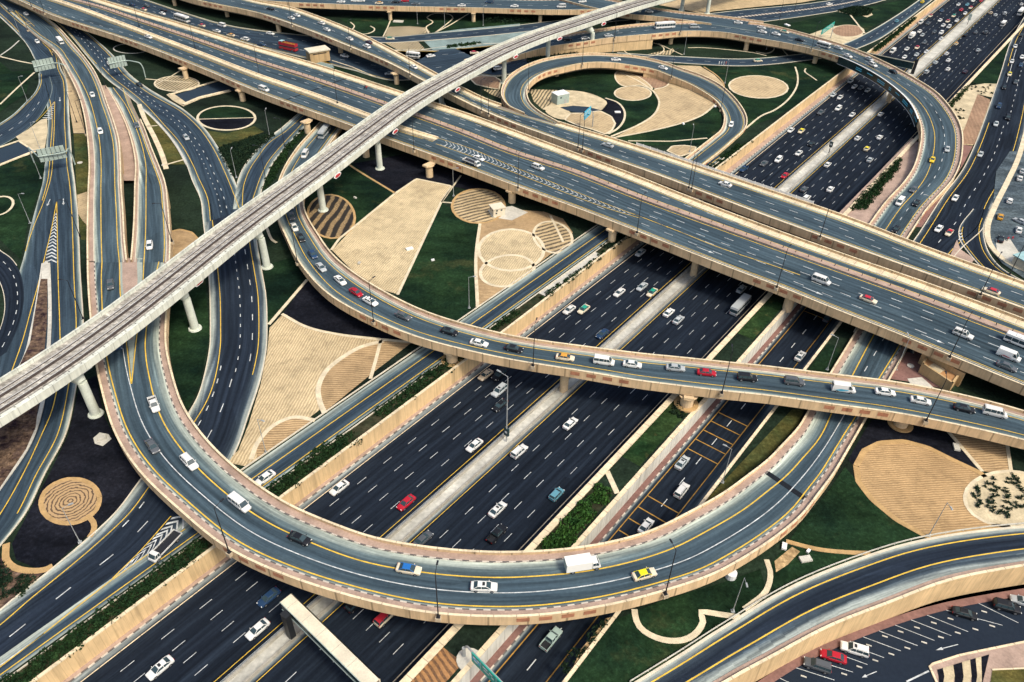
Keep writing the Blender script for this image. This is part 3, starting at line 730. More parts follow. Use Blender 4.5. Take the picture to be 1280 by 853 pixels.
D = road('SL', SLp, lift_=.14, yL=1.4, yR=1.2, asp='as_hw', label='dark slip road bending right below the collector road', w0=.8)
marks(D, D.root, [('yel', cut(D.x(1.6), .15, 1), .2), ('yel', cut(D.x(-1.2), .3, 1), .2)])
# large curving road at the lower right, on top of a retaining wall above the car park
D = road('BR', Lp=[(700, 912), (793, 853), (880, 799), (960, 748), (1030, 714), (1095.4, 690), (1158, 674), (1223, 663), (1280, 658), (1400, 650), (1540, 650)], Rp=[(p[0], p[1]) for p in BRn[:-1]], lift_=.10, yL=2.2, yR=4.6, eL=.5, eR=1.4, asp='as_br', label='wide empty road curving across the lower right corner', core=-.12)
BRD = D
marks(D, D.root, [('yel', D.f(.2), .26), ('yel', D.f(.57), .26)])
root = empty('guard_rail', 'pale guard rail along the grass side of the lower right curving road', 'barrier', D.L[len(D.L)//2])
mb = MB(); profile(mb, resample(offset(D.L, -.3), 2), [(-.06, .45), (-.06, .8), (.06, .8), (.06, .45)]); 
for p in resample(offset(D.L, -.3), 4): mb.box(p+Vector((0, 0, .35)), (.12, .12, .9))
mb.build('rail', 'conc', root)
root = empty('retaining_wall', 'tall curved sand coloured retaining wall above the sunken car park', 'wall', D.R[len(D.R)//2]-Vector((0, 0, 6)))
mb = MB(); R = D.R
profile(mb, R, [(0, -6.2), (0, .75), (-.4, .75), (-.4, -6.2)]); mb.build('wall_face', 'sandwall', root)
mb = MB(); profile(mb, R, [(.06, .75), (.06, .92), (-.46, .92), (-.46, .75)]); mb.build('coping', 'coping', root)
mb = MB(); A = offset(R, -.45); B = offset(R, -1.4); strip(mb, B, A, .3, .3); strip(mb, B, B, .05, .3); o = mb.build('pavement', 'pink'); tag(o, kind='structure')
# ------------------------------------------------------------------ elevated roads
LP = [(212.5, 324, 108.7, 324), (211, 343, 109, 343), (210, 370, 110.5, 372), (208, 400, 113, 402), (208, 430, 117, 440), (215, 465, 125, 482), (230, 508, 143, 541), (258, 548, 172, 587), (300, 588, 222, 636), (355, 626, 282, 684), (410, 651, 348, 716), (470.5, 671.6, 432, 744), (540, 683.5, 520, 764), (600, 688.5, 600, 771), (650, 689, 680, 769), (715, 684.5, 765, 756), (770, 675, 836, 737.5), (815.5, 661.6, 891, 718.5), (860, 640, 935, 695), (903, 616, 975, 668), (935, 593, 1003, 644), (960, 573.5, 1026, 615), (979, 554, 1043, 592), (998, 533, 1062, 560), (1013, 508, 1084, 522), (1034, 472, 1105, 487), (1058, 433, 1132, 440), (1078, 400, 1152, 404)]
LPz = [11]*16+[10.7, 10.2, 9.4, 8.4, 7.4, 6.6, 5.9, 5.3, 4.9, 4.7, 4.65, 4.65]
D = bridge('LOOP', 'huge curved loop bridge sweeping across the lower half of the picture', P=[(*p, z) for p, z in zip(LP, LPz)], swL=1.35, swR=1.35, yL=5.0, yR=2.5, core=-.05, down=1.75, bstep=58)
w = lambda d: D.x(d)
marks(D, D.root, [('yel', vx(D, 1, lambda f: 3.4+min(1, f/.12)*1.8), .26), ('yel', vx(D, -1, lambda f: 4.0-min(1, f/.14)*1.4), .26), ('wht', cut([a.lerp(b, .61) for a, b in zip(D.L, D.R)], .13, .90), .19), ('wht', cut(D.f(.52), .92, 1), .2, 2.7, 5.4)])
Lp_p = [(-14, -14), (16, 0), (41, 11), (70, 31), (88, 50), (105, 70), (118, 88), (127, 107), (133, 125), (142, 150), (149, 175), (151, 207), (151.7, 230), (154, 263), (156, 300), (158.7, 325)]
Rz = [4.5, 4.5, 4.6, 5, 5.6, 6.4, 7.2, 8, 8.7, 9.4, 10, 10.5, 10.8, 11, 11, 11]
Rr = [(-34, -8), (0, 8), (22, 25), (45, 45), (60, 57), (72, 69), (83, 88), (93, 107), (100, 125), (106, 150), (109.5, 178), (111, 207), (110, 230), (109, 263), (108.5, 300), (108.7, 325)]
D = bridge('R', 'left approach ramp with two lanes feeding the huge loop bridge', P=[(a, b, c, d, z) for (a, b), (c, d), z in zip(Lp_p, Rr, Rz)], swL=.7, swR=1.3, yL=2.2, yR=3.6, brick=(False, False), lift_=.015, down=2.0, kmat='pkerb', gapR=[((-34, -8), (66, 62))])
marks(D, D.root, [('yel', D.x(2.4), .24), ('yel', cut(D.x(-4.0), .12, 1), .24)])
Sp = [(158, 108, 131, 107, 4.6), (166, 128, 145, 130, 5.0), (180, 158, 158, 158, 6), (190, 185, 166, 185, 7), (199, 207, 169, 207, 8), (207, 229, 168, 230, 9), (210, 255, 167.5, 255, 9.8), (212, 280, 166.5, 280, 10.4), (213, 302, 165, 302, 10.9), (212.4, 325, 163, 325, 11)]
D = bridge('S', 'right approach ramp beside the pink paving feeding the huge loop bridge', P=Sp, swL=.9, swR=.6, yL=2.0, yR=3.2, brick=(False, False), lift_=.022, down=2.0, kmat='pkerb', gapL=[((158, 108), (176, 150))])
marks(D, D.root, [('yel', D.x(2.0), .24), ('yel', D.x(-3.6), .24)])
# nose where the two approach ramps join
LR = DK['LOOP'].root; zl = 11.0
def P11(pts): return [at(x, y, zl) for x, y in pts]
mb = MB(); q = P11([(149, 323), (178, 323), (178, 345), (174, 385), (168, 430), (164.5, 474), (160, 430), (153, 385), (150, 350)])
fillpoly(mb, q, .012); mb.d = [.85]*len(mb.d); mb.build('shoulder', 'as_dk', LR)
mb = MB(); fillpoly(mb, P11([(153, 323), (171, 323), (172, 350), (170, 395), (166, 425), (161, 425), (156, 390), (153, 350)]), .03); mb.build('footway', 'pink', LR)
mb = MB(); ra = DK['R'].x(2.4)[-1]; sa = DK['S'].x(-3.6)[-1]; ra.z = sa.z = zl
for c_ in (cr([ra]+P11([(150.5, 369), (158, 428), (164, 480)]), 8), cr([sa]+P11([(178, 362), (170, 428), (164.5, 480)]), 8)): line(mb, c_, .24, .035)
mb.build('lane_marking', 'yel', LR)
# main bridge
M1f = [(60, -22), (110, -6), (160, 9.4), (240, 33), (320, 57.7), (390, 78), (480, 107), (533, 124.5), (591, 143.5), (650, 165), (720, 191), (780, 213), (870, 249), (960, 283), (1040, 312), (1130, 343), (1200, 368), (1280, 398), (1350, 424), (1500, 480), (1700, 555)]
M1n = [(-40, -28), (25, 1), (65, 19), (160, 50), (251, 85), (320, 114), (433, 155), (475, 170.5), (571, 205), (643, 232), (715, 258), (790, 286.7), (866, 317), (920, 338), (981, 361), (1040, 385), (1120, 416.5), (1200, 449.5), (1280, 482), (1350, 509), (1500, 569), (1700, 650)]
D = bridge('M1', 'long wide main bridge with two carriageways crossing the motorway diagonally', Lp=M1f, Rp=M1n, z=11.5, swL=2.6, swR=.15, yL=3.6, yR=2.6, down=1.9, core=.02, bstep=42, kmat='pkerb', swm='coping')
M1 = D; mroot = D.root
medc = curve([(60, -8), (125, 9), (160, 21), (240, 48), (320, 76), (395, 100), (478, 129), (520, 144), (580, 166), (640, 190), (715, 214), (800, 247), (960, 305), (1120, 362), (1280, 422), (1350, 448)], 11.5)
auxc = curve([(20, -14), (90, 8), (160, 34), (250, 68), (320, 95), (395, 121), (450, 142), (500, 161), (545, 175)], 11.5)
mb = MB(); profile(mb, resample(medc, 2), [(-1.1, 0), (-1.1, .45), (1.1, .45), (1.1, 0)]); mb.build('median', 'pink', mroot)
mb = MB()
for p in resample(medc, 4.0): mb.box(p+Vector((0, 0, .75)), (.14, .14, .8))
mb.build('median_post', 'tar', mroot)
mb = MB(); profile(mb, resample(auxc, 2), [(-1.6, 0), (-1.5, .8), (-1.0, .8), (-.9, .35), (.9, .35), (1.0, .8), (1.5, .8), (1.6, 0)]); mb.build('lane_divider', 'coping', mroot)
near_y = offset(resample(D.R, 2), -2.4)
chA = curve([(545, 172), (590, 186.5), (640, 208), (700, 232), (760, 256), (800, 271)], 11.5); chB = curve([(545, 180), (590, 196), (640, 215), (700, 238.5), (760, 261), (800, 273)], 11.5)
goldc = curve([(790, 267), (850, 290), (900, 310), (960, 330), (1000, 344)], 11.5)
f1 = offset(resample(medc, 2), 1.9); f2 = offset(resample(medc, 2), -1.9); f3 = offset(resample(D.L, 2), 3.6)
lanes = []
mdn = resample(medc, 3)
def between(C, dlt): return offset(C, dlt)
auxn = resample(auxc, 3)
lanes += [('coping', near_y, .2), ('yel', offset(resample(D.R, 2), -3.0), .2), ('yel', f1, .24), ('yel', f2, .2), ('yel', f3, .2), ('yel', offset(auxn, 2.1), .2), ('yel', offset(auxn, -2.1), .2), ('yel', chA, .2), ('yel', chB, .2), ('yel', goldc, .26)]
Rn = resample(D.R, 3)
lanes += [('wht', offset(Rn, -6.6), .2, 3, 5.5, 1), ('wht', cut(offset(Rn, -10.2), .52, 1), .2, 3, 5.5, 3)]
lanes += [('wht', offset(mdn, 5.4), .2, 3, 5.5, 2), ('wht', cut(offset(mdn, 8.9), .55, 1), .2, 3, 5.5, 4)]
lanes += [('wht', offset(mdn, -5.5), .2, 3, 5.5, 0), ('wht', cut(offset(mdn, -9.0), .3, 1), .2, 3, 5.5, 2)]
marks(D, mroot, lanes)
chevrons(chA, chB, 44, .3, 1.2, .04, mroot, mat='wht')
def arrow(p, d, L_=5.0, dz=.04, bend=0, k=1.0):
    d = Vector((d.x, d.y, 0)).normalized(); n = Vector((d.y, -d.x, 0)); z = Vector((0, 0, dz)); mb = MB(); p = p+z
    mb.add([p-d*L_/2-n*.12*k, p-d*L_/2+n*.12*k, p+d*L_*.2+n*.12*k, p+d*L_*.2-n*.12*k][::-1])
    q = p+d*L_*.2+n*bend*.5
    mb.add([q-n*.5*k, q+n*.5*k, q+d*L_*.3+n*bend][::-1]); return mb
for i, (x, y) in enumerate([(882, 313), (1016, 364), (1166, 424)]):
    p = at(x, y, 11.5); nb = nearest(M1.R, p); arrow(p, nb[2], 6).build('arrow_marking', 'wht', mroot)
# upper bridge behind it, with the ramp that comes down from the upper left
M2n = [(190, -18), (241.5, -1), (320, 15.7), (362.6, 29.5), (400, 43.3), (435.4, 57.7), (480, 76), (522, 97.5), (558, 116), (603, 138), (640, 153.5), (720, 182.5), (745, 192), (815.5, 216.5), (886, 243), (960, 271), (1103, 322.5), (1180, 350), (1280, 386), (1350, 411), (1500, 465), (1700, 538)]
M2f = [(262, -18), (320, 0), (360, 7.5), (400, 20.7), (445.4, 39), (480, 56), (546.5, 91.5), (571, 105), (610, 124), (650, 137), (688, 148), (728, 161), (760, 170), (795, 181), (900, 216), (960, 236), (1065, 272), (1160.6, 309), (1280, 352), (1350, 378), (1500, 434), (1700, 510)]
D = bridge('M2', 'upper bridge behind the main bridge, narrowing to a ramp at its upper left end', Lp=M2f, Rp=M2n, z=11.7, swL=1.8, swR=1.6, yL=3.4, yR=3.2, down=1.8, bstep=46, kmat='pkerb', swm='coping', gapL=[((632, 130), (702, 152))])
marks(D, D.root, [('yel', D.x(3.3), .2), ('yel', D.x(-3.2), .2), ('wht', cut(D.f(.42), 0, .4), .2, 3, 5.5), ('wht', cut(D.f(.42), .45, 1), .2, 3, 5.5), ('wht', cut(D.f(.62), .45, 1), .2, 3, 5.5, 3)])
Np = [(655, 141, 700, 153, 11.72), (636, 132, 675, 139, 11.7), (627, 120, 663, 128, 11.6), (628, 107, 659, 114, 11.5), (638, 93, 664, 102, 11.5), (660, 80, 680, 91, 11.5), (688, 71.5, 703, 84.5, 11.2), (731.7, 66.5, 735, 78.5, 10.6), (762, 67, 764, 78.4, 10), (795, 69.5, 790, 82, 9), (828, 76.5, 815, 86.5, 8), (853, 85.3, 840, 96, 7.2), (878, 94, 862, 105, 6.4), (900, 105.3, 883, 117, 5.8), (915, 118, 895, 126, 5.2), (928, 134, 904, 140, 4.9), (934, 148, 905, 150, 4.8), (932, 160, 901, 162, 4.75), (919, 173, 888, 173, 4.75), (903, 187, 870, 187, 4.75), (880, 205, 848, 204, 4.75), (850, 228, 818, 228, 4.75)]
D = bridge('N', 'small round loop ramp enclosing a landscaped garden above the main bridge', P=Np, swL=.7, swR=.7, yL=2.0, yR=3.0, down=1.8, bstep=52, kmat='pkerb', lift_=.02)
marks(D, D.root, [('yel', D.x(1.7), .18), ('yel', D.x(-3.2), .18)])
# flyover
Ff = [(455, 128), (432, 152), (412, 180), (396, 203), (386, 222), (379, 246.6), (385, 271.7), (402.8, 299.3), (420, 322), (470.5, 358), (520.6, 384.5), (570.8, 401.5), (640, 419.2), (715, 430.5), (795.5, 440.5), (880, 449), (960, 457.6), (1060, 469.4), (1135.5, 479.4), (1210.8, 494.5), (1280, 513), (1350, 536), (1500, 590), (1700, 668)]
Fn = [(436, 118, 4.8), (412, 140, 4.8), (387.7, 165.5, 5), (370, 185.6, 5.4), (352.6, 214, 6.2), (344, 242, 7), (345, 266.7, 7.7), (357.6, 296.8, 8.5), (370, 322, 9.1), (395, 354, 9.7), (420, 374.5, 10.1), (470, 401, 10.5), (520, 421, 10.7), (580, 437.5, 10.7), (640, 450.2, 10.7), (720, 463, 10.7), (800, 476.3, 10.7), (850, 482.6, 10.7), (903, 489, 10.7), (960, 494.8, 10.7), (1040, 505.6, 10.7), (1120, 516.5, 10.7), (1200, 532, 10.7), (1280, 550.5, 10.7), (1350, 571, 10.7), (1500, 624, 10.7), (1700, 702, 10.7)]
Ff = [(*p, z) for p, z in zip(Ff, [4.8, 5, 5.4, 6, 6.6, 7.2, 8, 8.9, 9.4, 10.1, 10.5]+[10.7]*13)]
D = bridge('F', 'slender single carriageway flyover with a queue of cars crossing the middle of the picture', Lp=Ff, Rp=Fn, swL=1.0, swR=.1, yL=2.6, yR=2.6, down=1.7, bstep=60, kmat='pkerb', core=0)
marks(D, D.root, [('yel', D.x(2.7), .2), ('yel', D.x(-3.0), .2)])
# curved bridge over the motorway at the upper right, with the approach on a wall
Zn = [(600, 84, 4.6), (645, 70, 6), (683, 59, 8), (725, 52.7, 10), (760, 47.5, 11), (815, 42.6, 11.5), (860, 39, 11.5), (904, 40.5, 11.5), (943, 47, 11.5), (1000, 57.5, 11.5), (1049, 71, 11.5), (1098, 95, 11), (1136, 126, 10.2), (1150, 154, 9.2), (1151, 175, 8.2), (1142.6, 207, 6.7), (1130, 227, 5.9), (1107.7, 251, 5.2), (1087, 279, 4.8), (1066, 308, 4.5)]
Zf = [(590, 73, 4.6), (620, 64, 5.2), (660, 53, 7), (700, 44, 9), (744, 36.5, 11), (778, 31.5, 11.5), (815, 28.5, 11.5), (850, 27, 11.5), (889, 26.5, 11.5), (925, 26.5, 11.5), (960, 30, 11.5), (1010, 43, 11.5), (1060, 57.7, 11.5), (1120, 84, 11.2), (1147.6, 100, 10.8), (1170, 114, 10.4), (1188, 136, 9.6), (1200, 156, 8.8), (1203, 178, 7.8), (1200, 207, 6.7), (1188, 230, 5.9), (1167.4, 251, 5.3), (1143, 285, 4.8), (1122, 318, 4.5)]
D = bridge('Z', 'curved bridge swinging over the motorway at the upper right', Lp=Zf, Rp=Zn, swL=1.5, swR=.9, yL=2.2, yR=2.6, down=2.0, bstep=46, core=.02, gapL=[((872, 27), (936, 27))])
marks(D, D.root, [('yel', D.x(2.5), .2), ('yel', cut(D.x(-5.4), .45, 1), .22), ('yel', cut(D.x(-2.0), 0, .45), .2), ('wht', cut(D.f(.5), .02, .38), .2, 2.7, 5), ('wht', cut(D.f(.42), .38, 1), .2, 2.7, 5), ('wht', cut(D.f(.62), .38, .6), .2, 2.7, 5)])
D = bridge('UR', 'short upper ramp merging onto the curved bridge at the top of the picture', Lp=[(700, -14), (740, -6), (770, 0), (815, 9), (853, 15), (893, 18.6), (945, 25.5)], Rp=[(690, -4), (735, 8), (778, 16.5), (828, 21.5), (889, 29.5), (945, 38)], z=11.55, swL=1.2, swR=.4, yL=2, yR=1.6, down=1.8, lift_=.02, gapR=[((888, 29), (945, 38))])
D = bridge('Y', 'straight bridge running along the very top edge of the picture', Lp=[(150, -40), (320, -13), (400, -9), (480, -6), (620, -3), (690, -2), (780, -10)], Rp=[(150, -25), (240, -11), (332.5, 1), (400, 4.6), (480, 7.5), (600, 10), (688, 12.5), (740, 12), (790, 8)], z=11.5, swL=.8, swR=.8, yL=1.8, yR=1.8, down=1.8, bstep=40)
marks(D, D.root, [('wht', D.f(.5), .2, 3, 6)])
# piers: (bridge, photo x, y of the foot, ground level)
for key, x, y, back, r in [('M1', 304, 126, 0, 1.3), ('M1', 233, 98, 0, 1.2), ('M1', 385, 166, 0, 1.3), ('M1', 458, 196, 0, 1.3), ('M1', 537, 221, 0, 1.3), ('M1', 640, 253, 0, 1.3), ('M1', 764.5, 302, 0, 1.3), ('M1', 984, 386, 0, 1.4), ('M2', 349, 40, 0, 1.2), ('M2', 426, 66, 0, 1.2), ('M2', 496, 105, 0, 1.2), ('F', 565, 452, 0, 1.5), ('F', 857.5, 507, 0, 1.6), ('F', 1125, 532, 0, 1.6), ('N', 695.5, 95, 0, 1.2), ('Z', 838, 55, 0, 1.2), ('Z', 932, 63, 0, 1.2), ('Z', 1018, 79, 0, 1.2), ('Y', 219, 7, 0, 1.1), ('Y', 284.5, 21, 0, 1.1), ('Y', 488, 25, 0, 1.1), ('Y', 592, 27, 0, 1.1), ('Y', 675, 28, 0, 1.1), ]:
    D = DK[key]; p = at(x, y, G); q = nearest(D.C, p); w_ = (D.R[q[3]]-D.L[q[3]]).length
    if key == 'LOOP': zt = D.C[q[3]].z-2.4
    else: zt = D.C[q[3]].z-1.85-.6
    pier(D.root, p, zt+.55, G, r, capw=4.5, dirv=q[2])
    if key in ('M1',):
        n = Vector((-q[2].y, q[2].x, 0)); q3 = p+n*15; t_ = to_st(q3)[1]
        pier(D.root, q3, zt+.55, G if (t_ < -7 or t_ > 43) else 0, r, capw=4.5, dirv=q[2])
for sv in (17.7,):
    for key, off in (('LOOP', 0), ('F', 0), ('M1', 8), ('M1', 24), ('M2', 0), ('Z', 0)):
        D = DK[key]; best = min(D.C, key=lambda p: abs(to_st(p)[1]-sv)+(0 if to_st(p)[0] > -120 else 99))
        s_, t_ = to_st(best)
        if key == 'M1': s_ += off-16
        pier(D.root, st(s_, sv, 0), best.z-2.4, 0, 1.1, capw=3, dirv=nearest(D.C, best)[2])
# abutments: solid walls under the ends of ramps
def abut(key, f0, f1, mat='sandwall', inset=.3):
    D = DK[key]; n = len(D.L)-1; i0, i1 = int(f0*n), int(f1*n); L_, R2 = D.x(inset)[i0:i1+1], D.x(-inset)[i0:i1+1]; mb = MB(); dl = lens(L_)
    for C in (L_, R2):
        for i in range(len(C)-1):
            a, b = C[i], C[i+1]; mb.add([Vector((a.x, a.y, G-.2)), Vector((b.x, b.y, G-.2)), b-Vector((0, 0, 1.2)), a-Vector((0, 0, 1.2))], [(0, dl[i]), (0, dl[i+1]), (b.z-G, dl[i+1]), (a.z-G, dl[i])])
    for i in (0, len(L_)-1):
        a, b = L_[i], R2[i]; mb.add([Vector((a.x, a.y, G-.2)), Vector((b.x, b.y, G-.2)), b-Vector((0, 0, 1.2)), a-Vector((0, 0, 1.2))], [(0, 0), (0, 9), (3, 9), (3, 0)])
    mb.build('abutment', mat, D.root)
abut('R', .1, .72); abut('S', .05, .62); abut('F', 0, .24); abut('N', .46, .72); abut('Z', 0, .255); abut('LOOP', .80, .96); abut('Z', .80, .99)
# tar joints across the decks
for key, f in (('LOOP', .765), ('R', .53), ('M1', .47), ('S', .44)):
    D = DK[key]; i = int(f*(len(D.C)-1)); a, b = D.x(2.0)[i], D.x(-1.9)[i]; t = (D.C[i+1]-D.C[i]).normalized()*(.75 if key == 'LOOP' else .35 if key == 'M1' else .12); mb = MB()
    z = Vector((0, 0, .026)); mb.add([a-t+z, b-t+z, b+t+z, a+t+z]); mb.build('expansion_joint', 'tar', D.root)
# ------------------------------------------------------------------ metro viaduct
MTf = [(-320, 672), (-90, 531), (0, 479), (80, 428.5), (160, 371), (240, 307.5), (320, 248), (367.6, 214), (430, 167), (495.5, 119), (560, 85.5), (640, 47.3), (712, 22.5), (785.5, 0), (860, -18), (960, -42)]
MTn = [(-320, 724), (-90, 583), (0, 529.5), (80, 477), (148, 428), (230, 365), (320, 293.5), (423, 216.5), (478, 174.5), (533, 135.5), (590, 100), (640, 72), (690, 51), (740, 34), (800, 13.5), (845.6, 0), (900, -14), (980, -34)]
ZM = 19.0
Lc, Rc = [], []
Rc = resample(curve(MTn, ZM, dz=-.9), 4.0); Lc = curve(MTf, ZM, dz=1.0); Lm = match(Rc, Lc)
D = Deck(Lm, Rc); DK['MT'] = D
root = empty('metro_viaduct', 'long pale railway viaduct with two tracks crossing the picture above everything else', 'railway viaduct', D.C[len(D.C)//2]-Vector((0, 0, 2))); D.root = root
wm = sum((a-b).length for a, b in zip(D.L, D.R))/len(D.L)
print('metro width', wm)
cx_ = D.C; hw = wm/2
mb = MB()
pf = [(hw, -.9), (hw+.05, 1.0), (hw-.3, 1.05), (hw-.34, .05), (-hw+.34, .05), (-hw+.3, 1.05), (-hw-.05, 1.0), (-hw, -.9), (-hw*.5, -1.5), (-hw*.42, -2.6), (hw*.42, -2.6), (hw*.5, -1.5)]
profile(mb, cx_, pf); mb.build('girder', 'metro', root)
mb = MB()
for sg in (-1, 1): profile(mb, cx_, [(sg*(hw+.08), 1.03), (sg*(hw+.08), 1.16), (sg*(hw-.42), 1.16), (sg*(hw-.42), 1.03)])
mb.build('coping', 'metro', root)
mb = MB(); strip(mb, offset(cx_, -hw+.4), offset(cx_, hw-1.9), .1, .1); mb.build('track_bed', 'ballast', root)
mb = MB(); mt = MB()
gc = -.75
for tc in (gc-2.05, gc+2.05):
    for o in (-.72, .72):
        profile(mt, cx_, [(tc+o-.06, .28), (tc+o-.06, .36), (tc+o+.06, .36), (tc+o+.06, .28)])
        profile(mb, cx_, [(tc+o-.17, .1), (tc+o-.17, .26), (tc+o+.17, .26), (tc+o+.17, .1)])
    profile(mb, cx_, [(tc+1.35, .1), (tc+1.35, .5), (tc+1.5, .5), (tc+1.5, .1)])
mt.build('rail', 'railtop', root); mb.build('rail_plinth', 'rail', root)
mb = MB(); profile(mb, cx_, [(hw-1.9, .1), (hw-1.9, .55), (hw-.75, .55), (hw-.75, .1)]); mb.build('walkway', 'metro', root)
mb = MB()
for i, p in enumerate(resample(cx_, 3.2)):
    q = nearest(cx_, p); n = Vector((q[2].y, -q[2].x, 0)); mb.box(p+n*(hw-.8)+Vector((0, 0, .62)), (.12, 1.5, .12), axes=(q[2], n, Vector((0, 0, 1))))
for o in (hw-1.95, hw-.72): profile(mb, cx_, [(o, .5), (o, .6), (o+.09, .6), (o+.09, .5)])
mb.build('cable_bracket', 'rail', root)
MTP = [(120, 518), (244, 411), (334, 334), (404, 263), (475, 211), (552, 131), (630, 104), (684.6, 73), (739, 66), (797, 31), (852, 13), (884, 17)]
for x, y in MTP:
    p = at(x, y, G); q = nearest(cx_, p); c = q[1]; dd = math.hypot(c.x-p.x, c.y-p.y)
    mb = MB(); c2 = Vector((c.x, c.y, 0)) if dd < 6 else p.lerp(c, .3)
    base = Vector((p.x, p.y, G)); mb.tube(base-Vector((0, 0, .4)), (p.x, p.y, ZM-4.4), 1.12, 1.05, 20); mb.tube((p.x, p.y, ZM-4.4), (c2.x*.5+p.x*.5, c2.y*.5+p.y*.5, ZM-2.55), 1.05, 2.0, 20)
    mb.tube(base-Vector((0, 0, .2)), base+Vector((0, 0, .35)), 1.9, 1.7, 20)
    mb.build('pier', 'mpier', root)
# ------------------------------------------------------------------ landscaping
LZ = [0]
def nz():
    LZ[0] += 1; return .012+.0042*(LZ[0] % 22)
def ell(cx, cy, rx, ry, rot=0.0, n=20, a0=0, a1=360):
    out = []
    for i in range(n if a1-a0 == 360 else n+1):
        a = R_(a0+(a1-a0)*i/n); x, y = rx*math.cos(a), ry*math.sin(a); r = R_(rot)
        out.append((cx+x*math.cos(r)-y*math.sin(r), cy+x*math.sin(r)+y*math.cos(r)))
    return out
def patch(name, mat, pts, smooth=False, border=None, bw=.8, z=G, label=None, stuff=False, closed=True, dz=None):
    P = [at(x, y, z) for x, y in pts]
    if smooth: P = cr(P, 5, True)
    mb = MB(); d = nz() if dz is None else dz; fillpoly(mb, P, d); o = mb.build(name, mat); tag(o, label, kind='stuff' if stuff else 'structure')
    if border:
        C = P+[P[0]]; path_c(C, bw, border, .075)
    return o
def path_c(C, w, mat='path', dz=.08, h=.0, name='footpath'):
    R = resample(C, 1.2); mb = MB(); A, B = offset(R, -w/2), offset(R, w/2); strip(mb, A, B, dz+.05, dz+.05); strip(mb, A, A, 0, dz+.05, flip=True); strip(mb, B, B, dz+.05, 0)
    o = mb.build(name, mat); tag(o, kind='structure'); return o
def path(pts, w=.9, mat='path', z=G, smooth=True, dz=.08):
    P = [at(x, y, z) for x, y in pts]; path_c(cr(P, 8) if smooth else P, w, mat, dz)
# --- fields of raked sand
patch('sand_field', 'sand1', [(352.6, 394), (382.7, 409.6), (420, 419), (460, 424), (515, 428), (478, 457), (440, 483), (403, 510), (362, 541), (322, 573), (306, 583), (283, 578), (298, 563), (311, 530), (326, 480), (334, 440), (337, 410)])
path([(352.6, 393), (382.7, 409), (420, 418), (460, 423), (515, 428), (535, 428)], .9)
patch('sand_field', 'sand3', [(479, 427), (515, 428), (478, 457), (404, 517), (399, 500), (397, 482), (406, 465), (430, 446), (455, 434)], dz=.11)
path([(479, 427), (452, 434), (430, 446), (408, 464), (398, 485), (400, 503), (406, 517)], 1.3)
patch('sand_field', 'sand3', [(320, 557), (340, 533), (367, 522), (392, 526), (322, 575)], dz=.115)
path([(314, 575), (321, 556), (341, 533), (367, 522), (394, 526)], 1.1)
path([(476, 426), (470, 450), (463, 474)], .9, smooth=False)
patch('mulch_bed', 'mulch', [(383, 352), (353, 393), (382.7, 409), (420, 418), (470, 425), (520, 428), (545, 430), (500, 405), (440, 385)])
patch('lawn', 'grass', [(330, 332), (372, 320), (384, 350), (335, 405), (330, 370)])
path([(384, 350), (336, 406)], .9, smooth=False)
path([(333, 284), (340, 300), (346, 304)], .8)
patch('lawn', 'grass', [(386, 240), (400, 214), (440, 205), (493, 241.6), (445, 282), (415, 313), (401, 297), (388, 275)])
patch('mulch_bed', 'mulch', [(440, 205), (520, 190), (600, 225), (640, 250), (565, 233), (520.6, 224), (493, 241.6)])
path([(436, 206), (448, 214), (494, 242)], .8, 'opath')
patch('sand_field', 'sand2', [(520.6, 224), (564.5, 233), (552, 252), (497, 368), (476, 362), (440, 338), (415, 313), (445, 282), (493, 242)])
path([(414, 313), (424, 299), (445, 282), (494, 242), (520.6, 224), (564.5, 233), (552, 252), (497, 369)], .8, smooth=False)
path([(576, 220), (552, 253), (565, 254)], .6, smooth=False)
patch('lawn', 'grass', [(552, 254), (598, 280), (595, 322), (597, 380), (571, 402), (520, 384), (497, 369)])
patch('planting_bed', 'furrow', ell(414, 271, 30, 27, 20), border='opath')
patch('sand_field', 'sand3', [(600, 280), (640, 262), (680, 265), (704, 274), (716, 291), (700, 309), (665, 336), (630, 361), (597, 384), (594, 330)])
patch('sand_field', 'sand2', ell(639, 313, 41, 26), border='path', bw=1.1, dz=.11)
patch('sand_field', 'sand2', ell(634, 339, 34, 19.5, -8)[:], border='path', bw=1.0, dz=.114)
patch('sand_field', 'sand4', ell(691, 297, 25, 19, 20), border='path', bw=.9, dz=.106)
path([(688, 270), (704, 303)], .8, smooth=False)
patch('planting_bed', 'sand4', ell(598, 258, 33, 21.5), border='opath', bw=.9)
path([(600, 280), (595, 322), (597, 384)], 1.0)
patch('pavement', 'conc', [(610, 263), (640, 258), (660, 266), (640, 276), (615, 272)], dz=.12)
# --- lower right gardens
patch('mulch_bed', 'mulch', [(1080, 540), (1090, 525), (1183, 534), (1224, 591), (1160, 560), (1115, 552), (1085, 560), (1068, 583), (1060, 575)])
patch('sand_field', 'sand7', [(1070, 583), (1080, 564), (1100, 554), (1130, 552), (1160, 560), (1190, 575), (1226, 592), (1240, 604), (1240, 626), (1250, 643), (1260, 657), (1205, 664), (1158, 671), (1120, 650), (1090, 625), (1073, 603)], border='opath', bw=1.3)
patch('planting_bed', 'pad', ell(1262, 624, 54, 33, 0), border='path', bw=1.6, dz=.13)
patch('sand_field', 'sand3', [(1183, 536), (1231, 590), (1263, 592), (1258, 553), (1230, 545)])
path([(1181, 535), (1228, 590)], .9, smooth=False); path([(1258, 551), (1264, 592)], .8, smooth=False)
patch('lawn', 'grass', [(1056, 584), (1068, 598), (1092, 630), (1125, 655), (1157, 671), (1120, 683), (1095, 690), (1030, 690), (985, 678), (1005, 650), (1035, 615)])
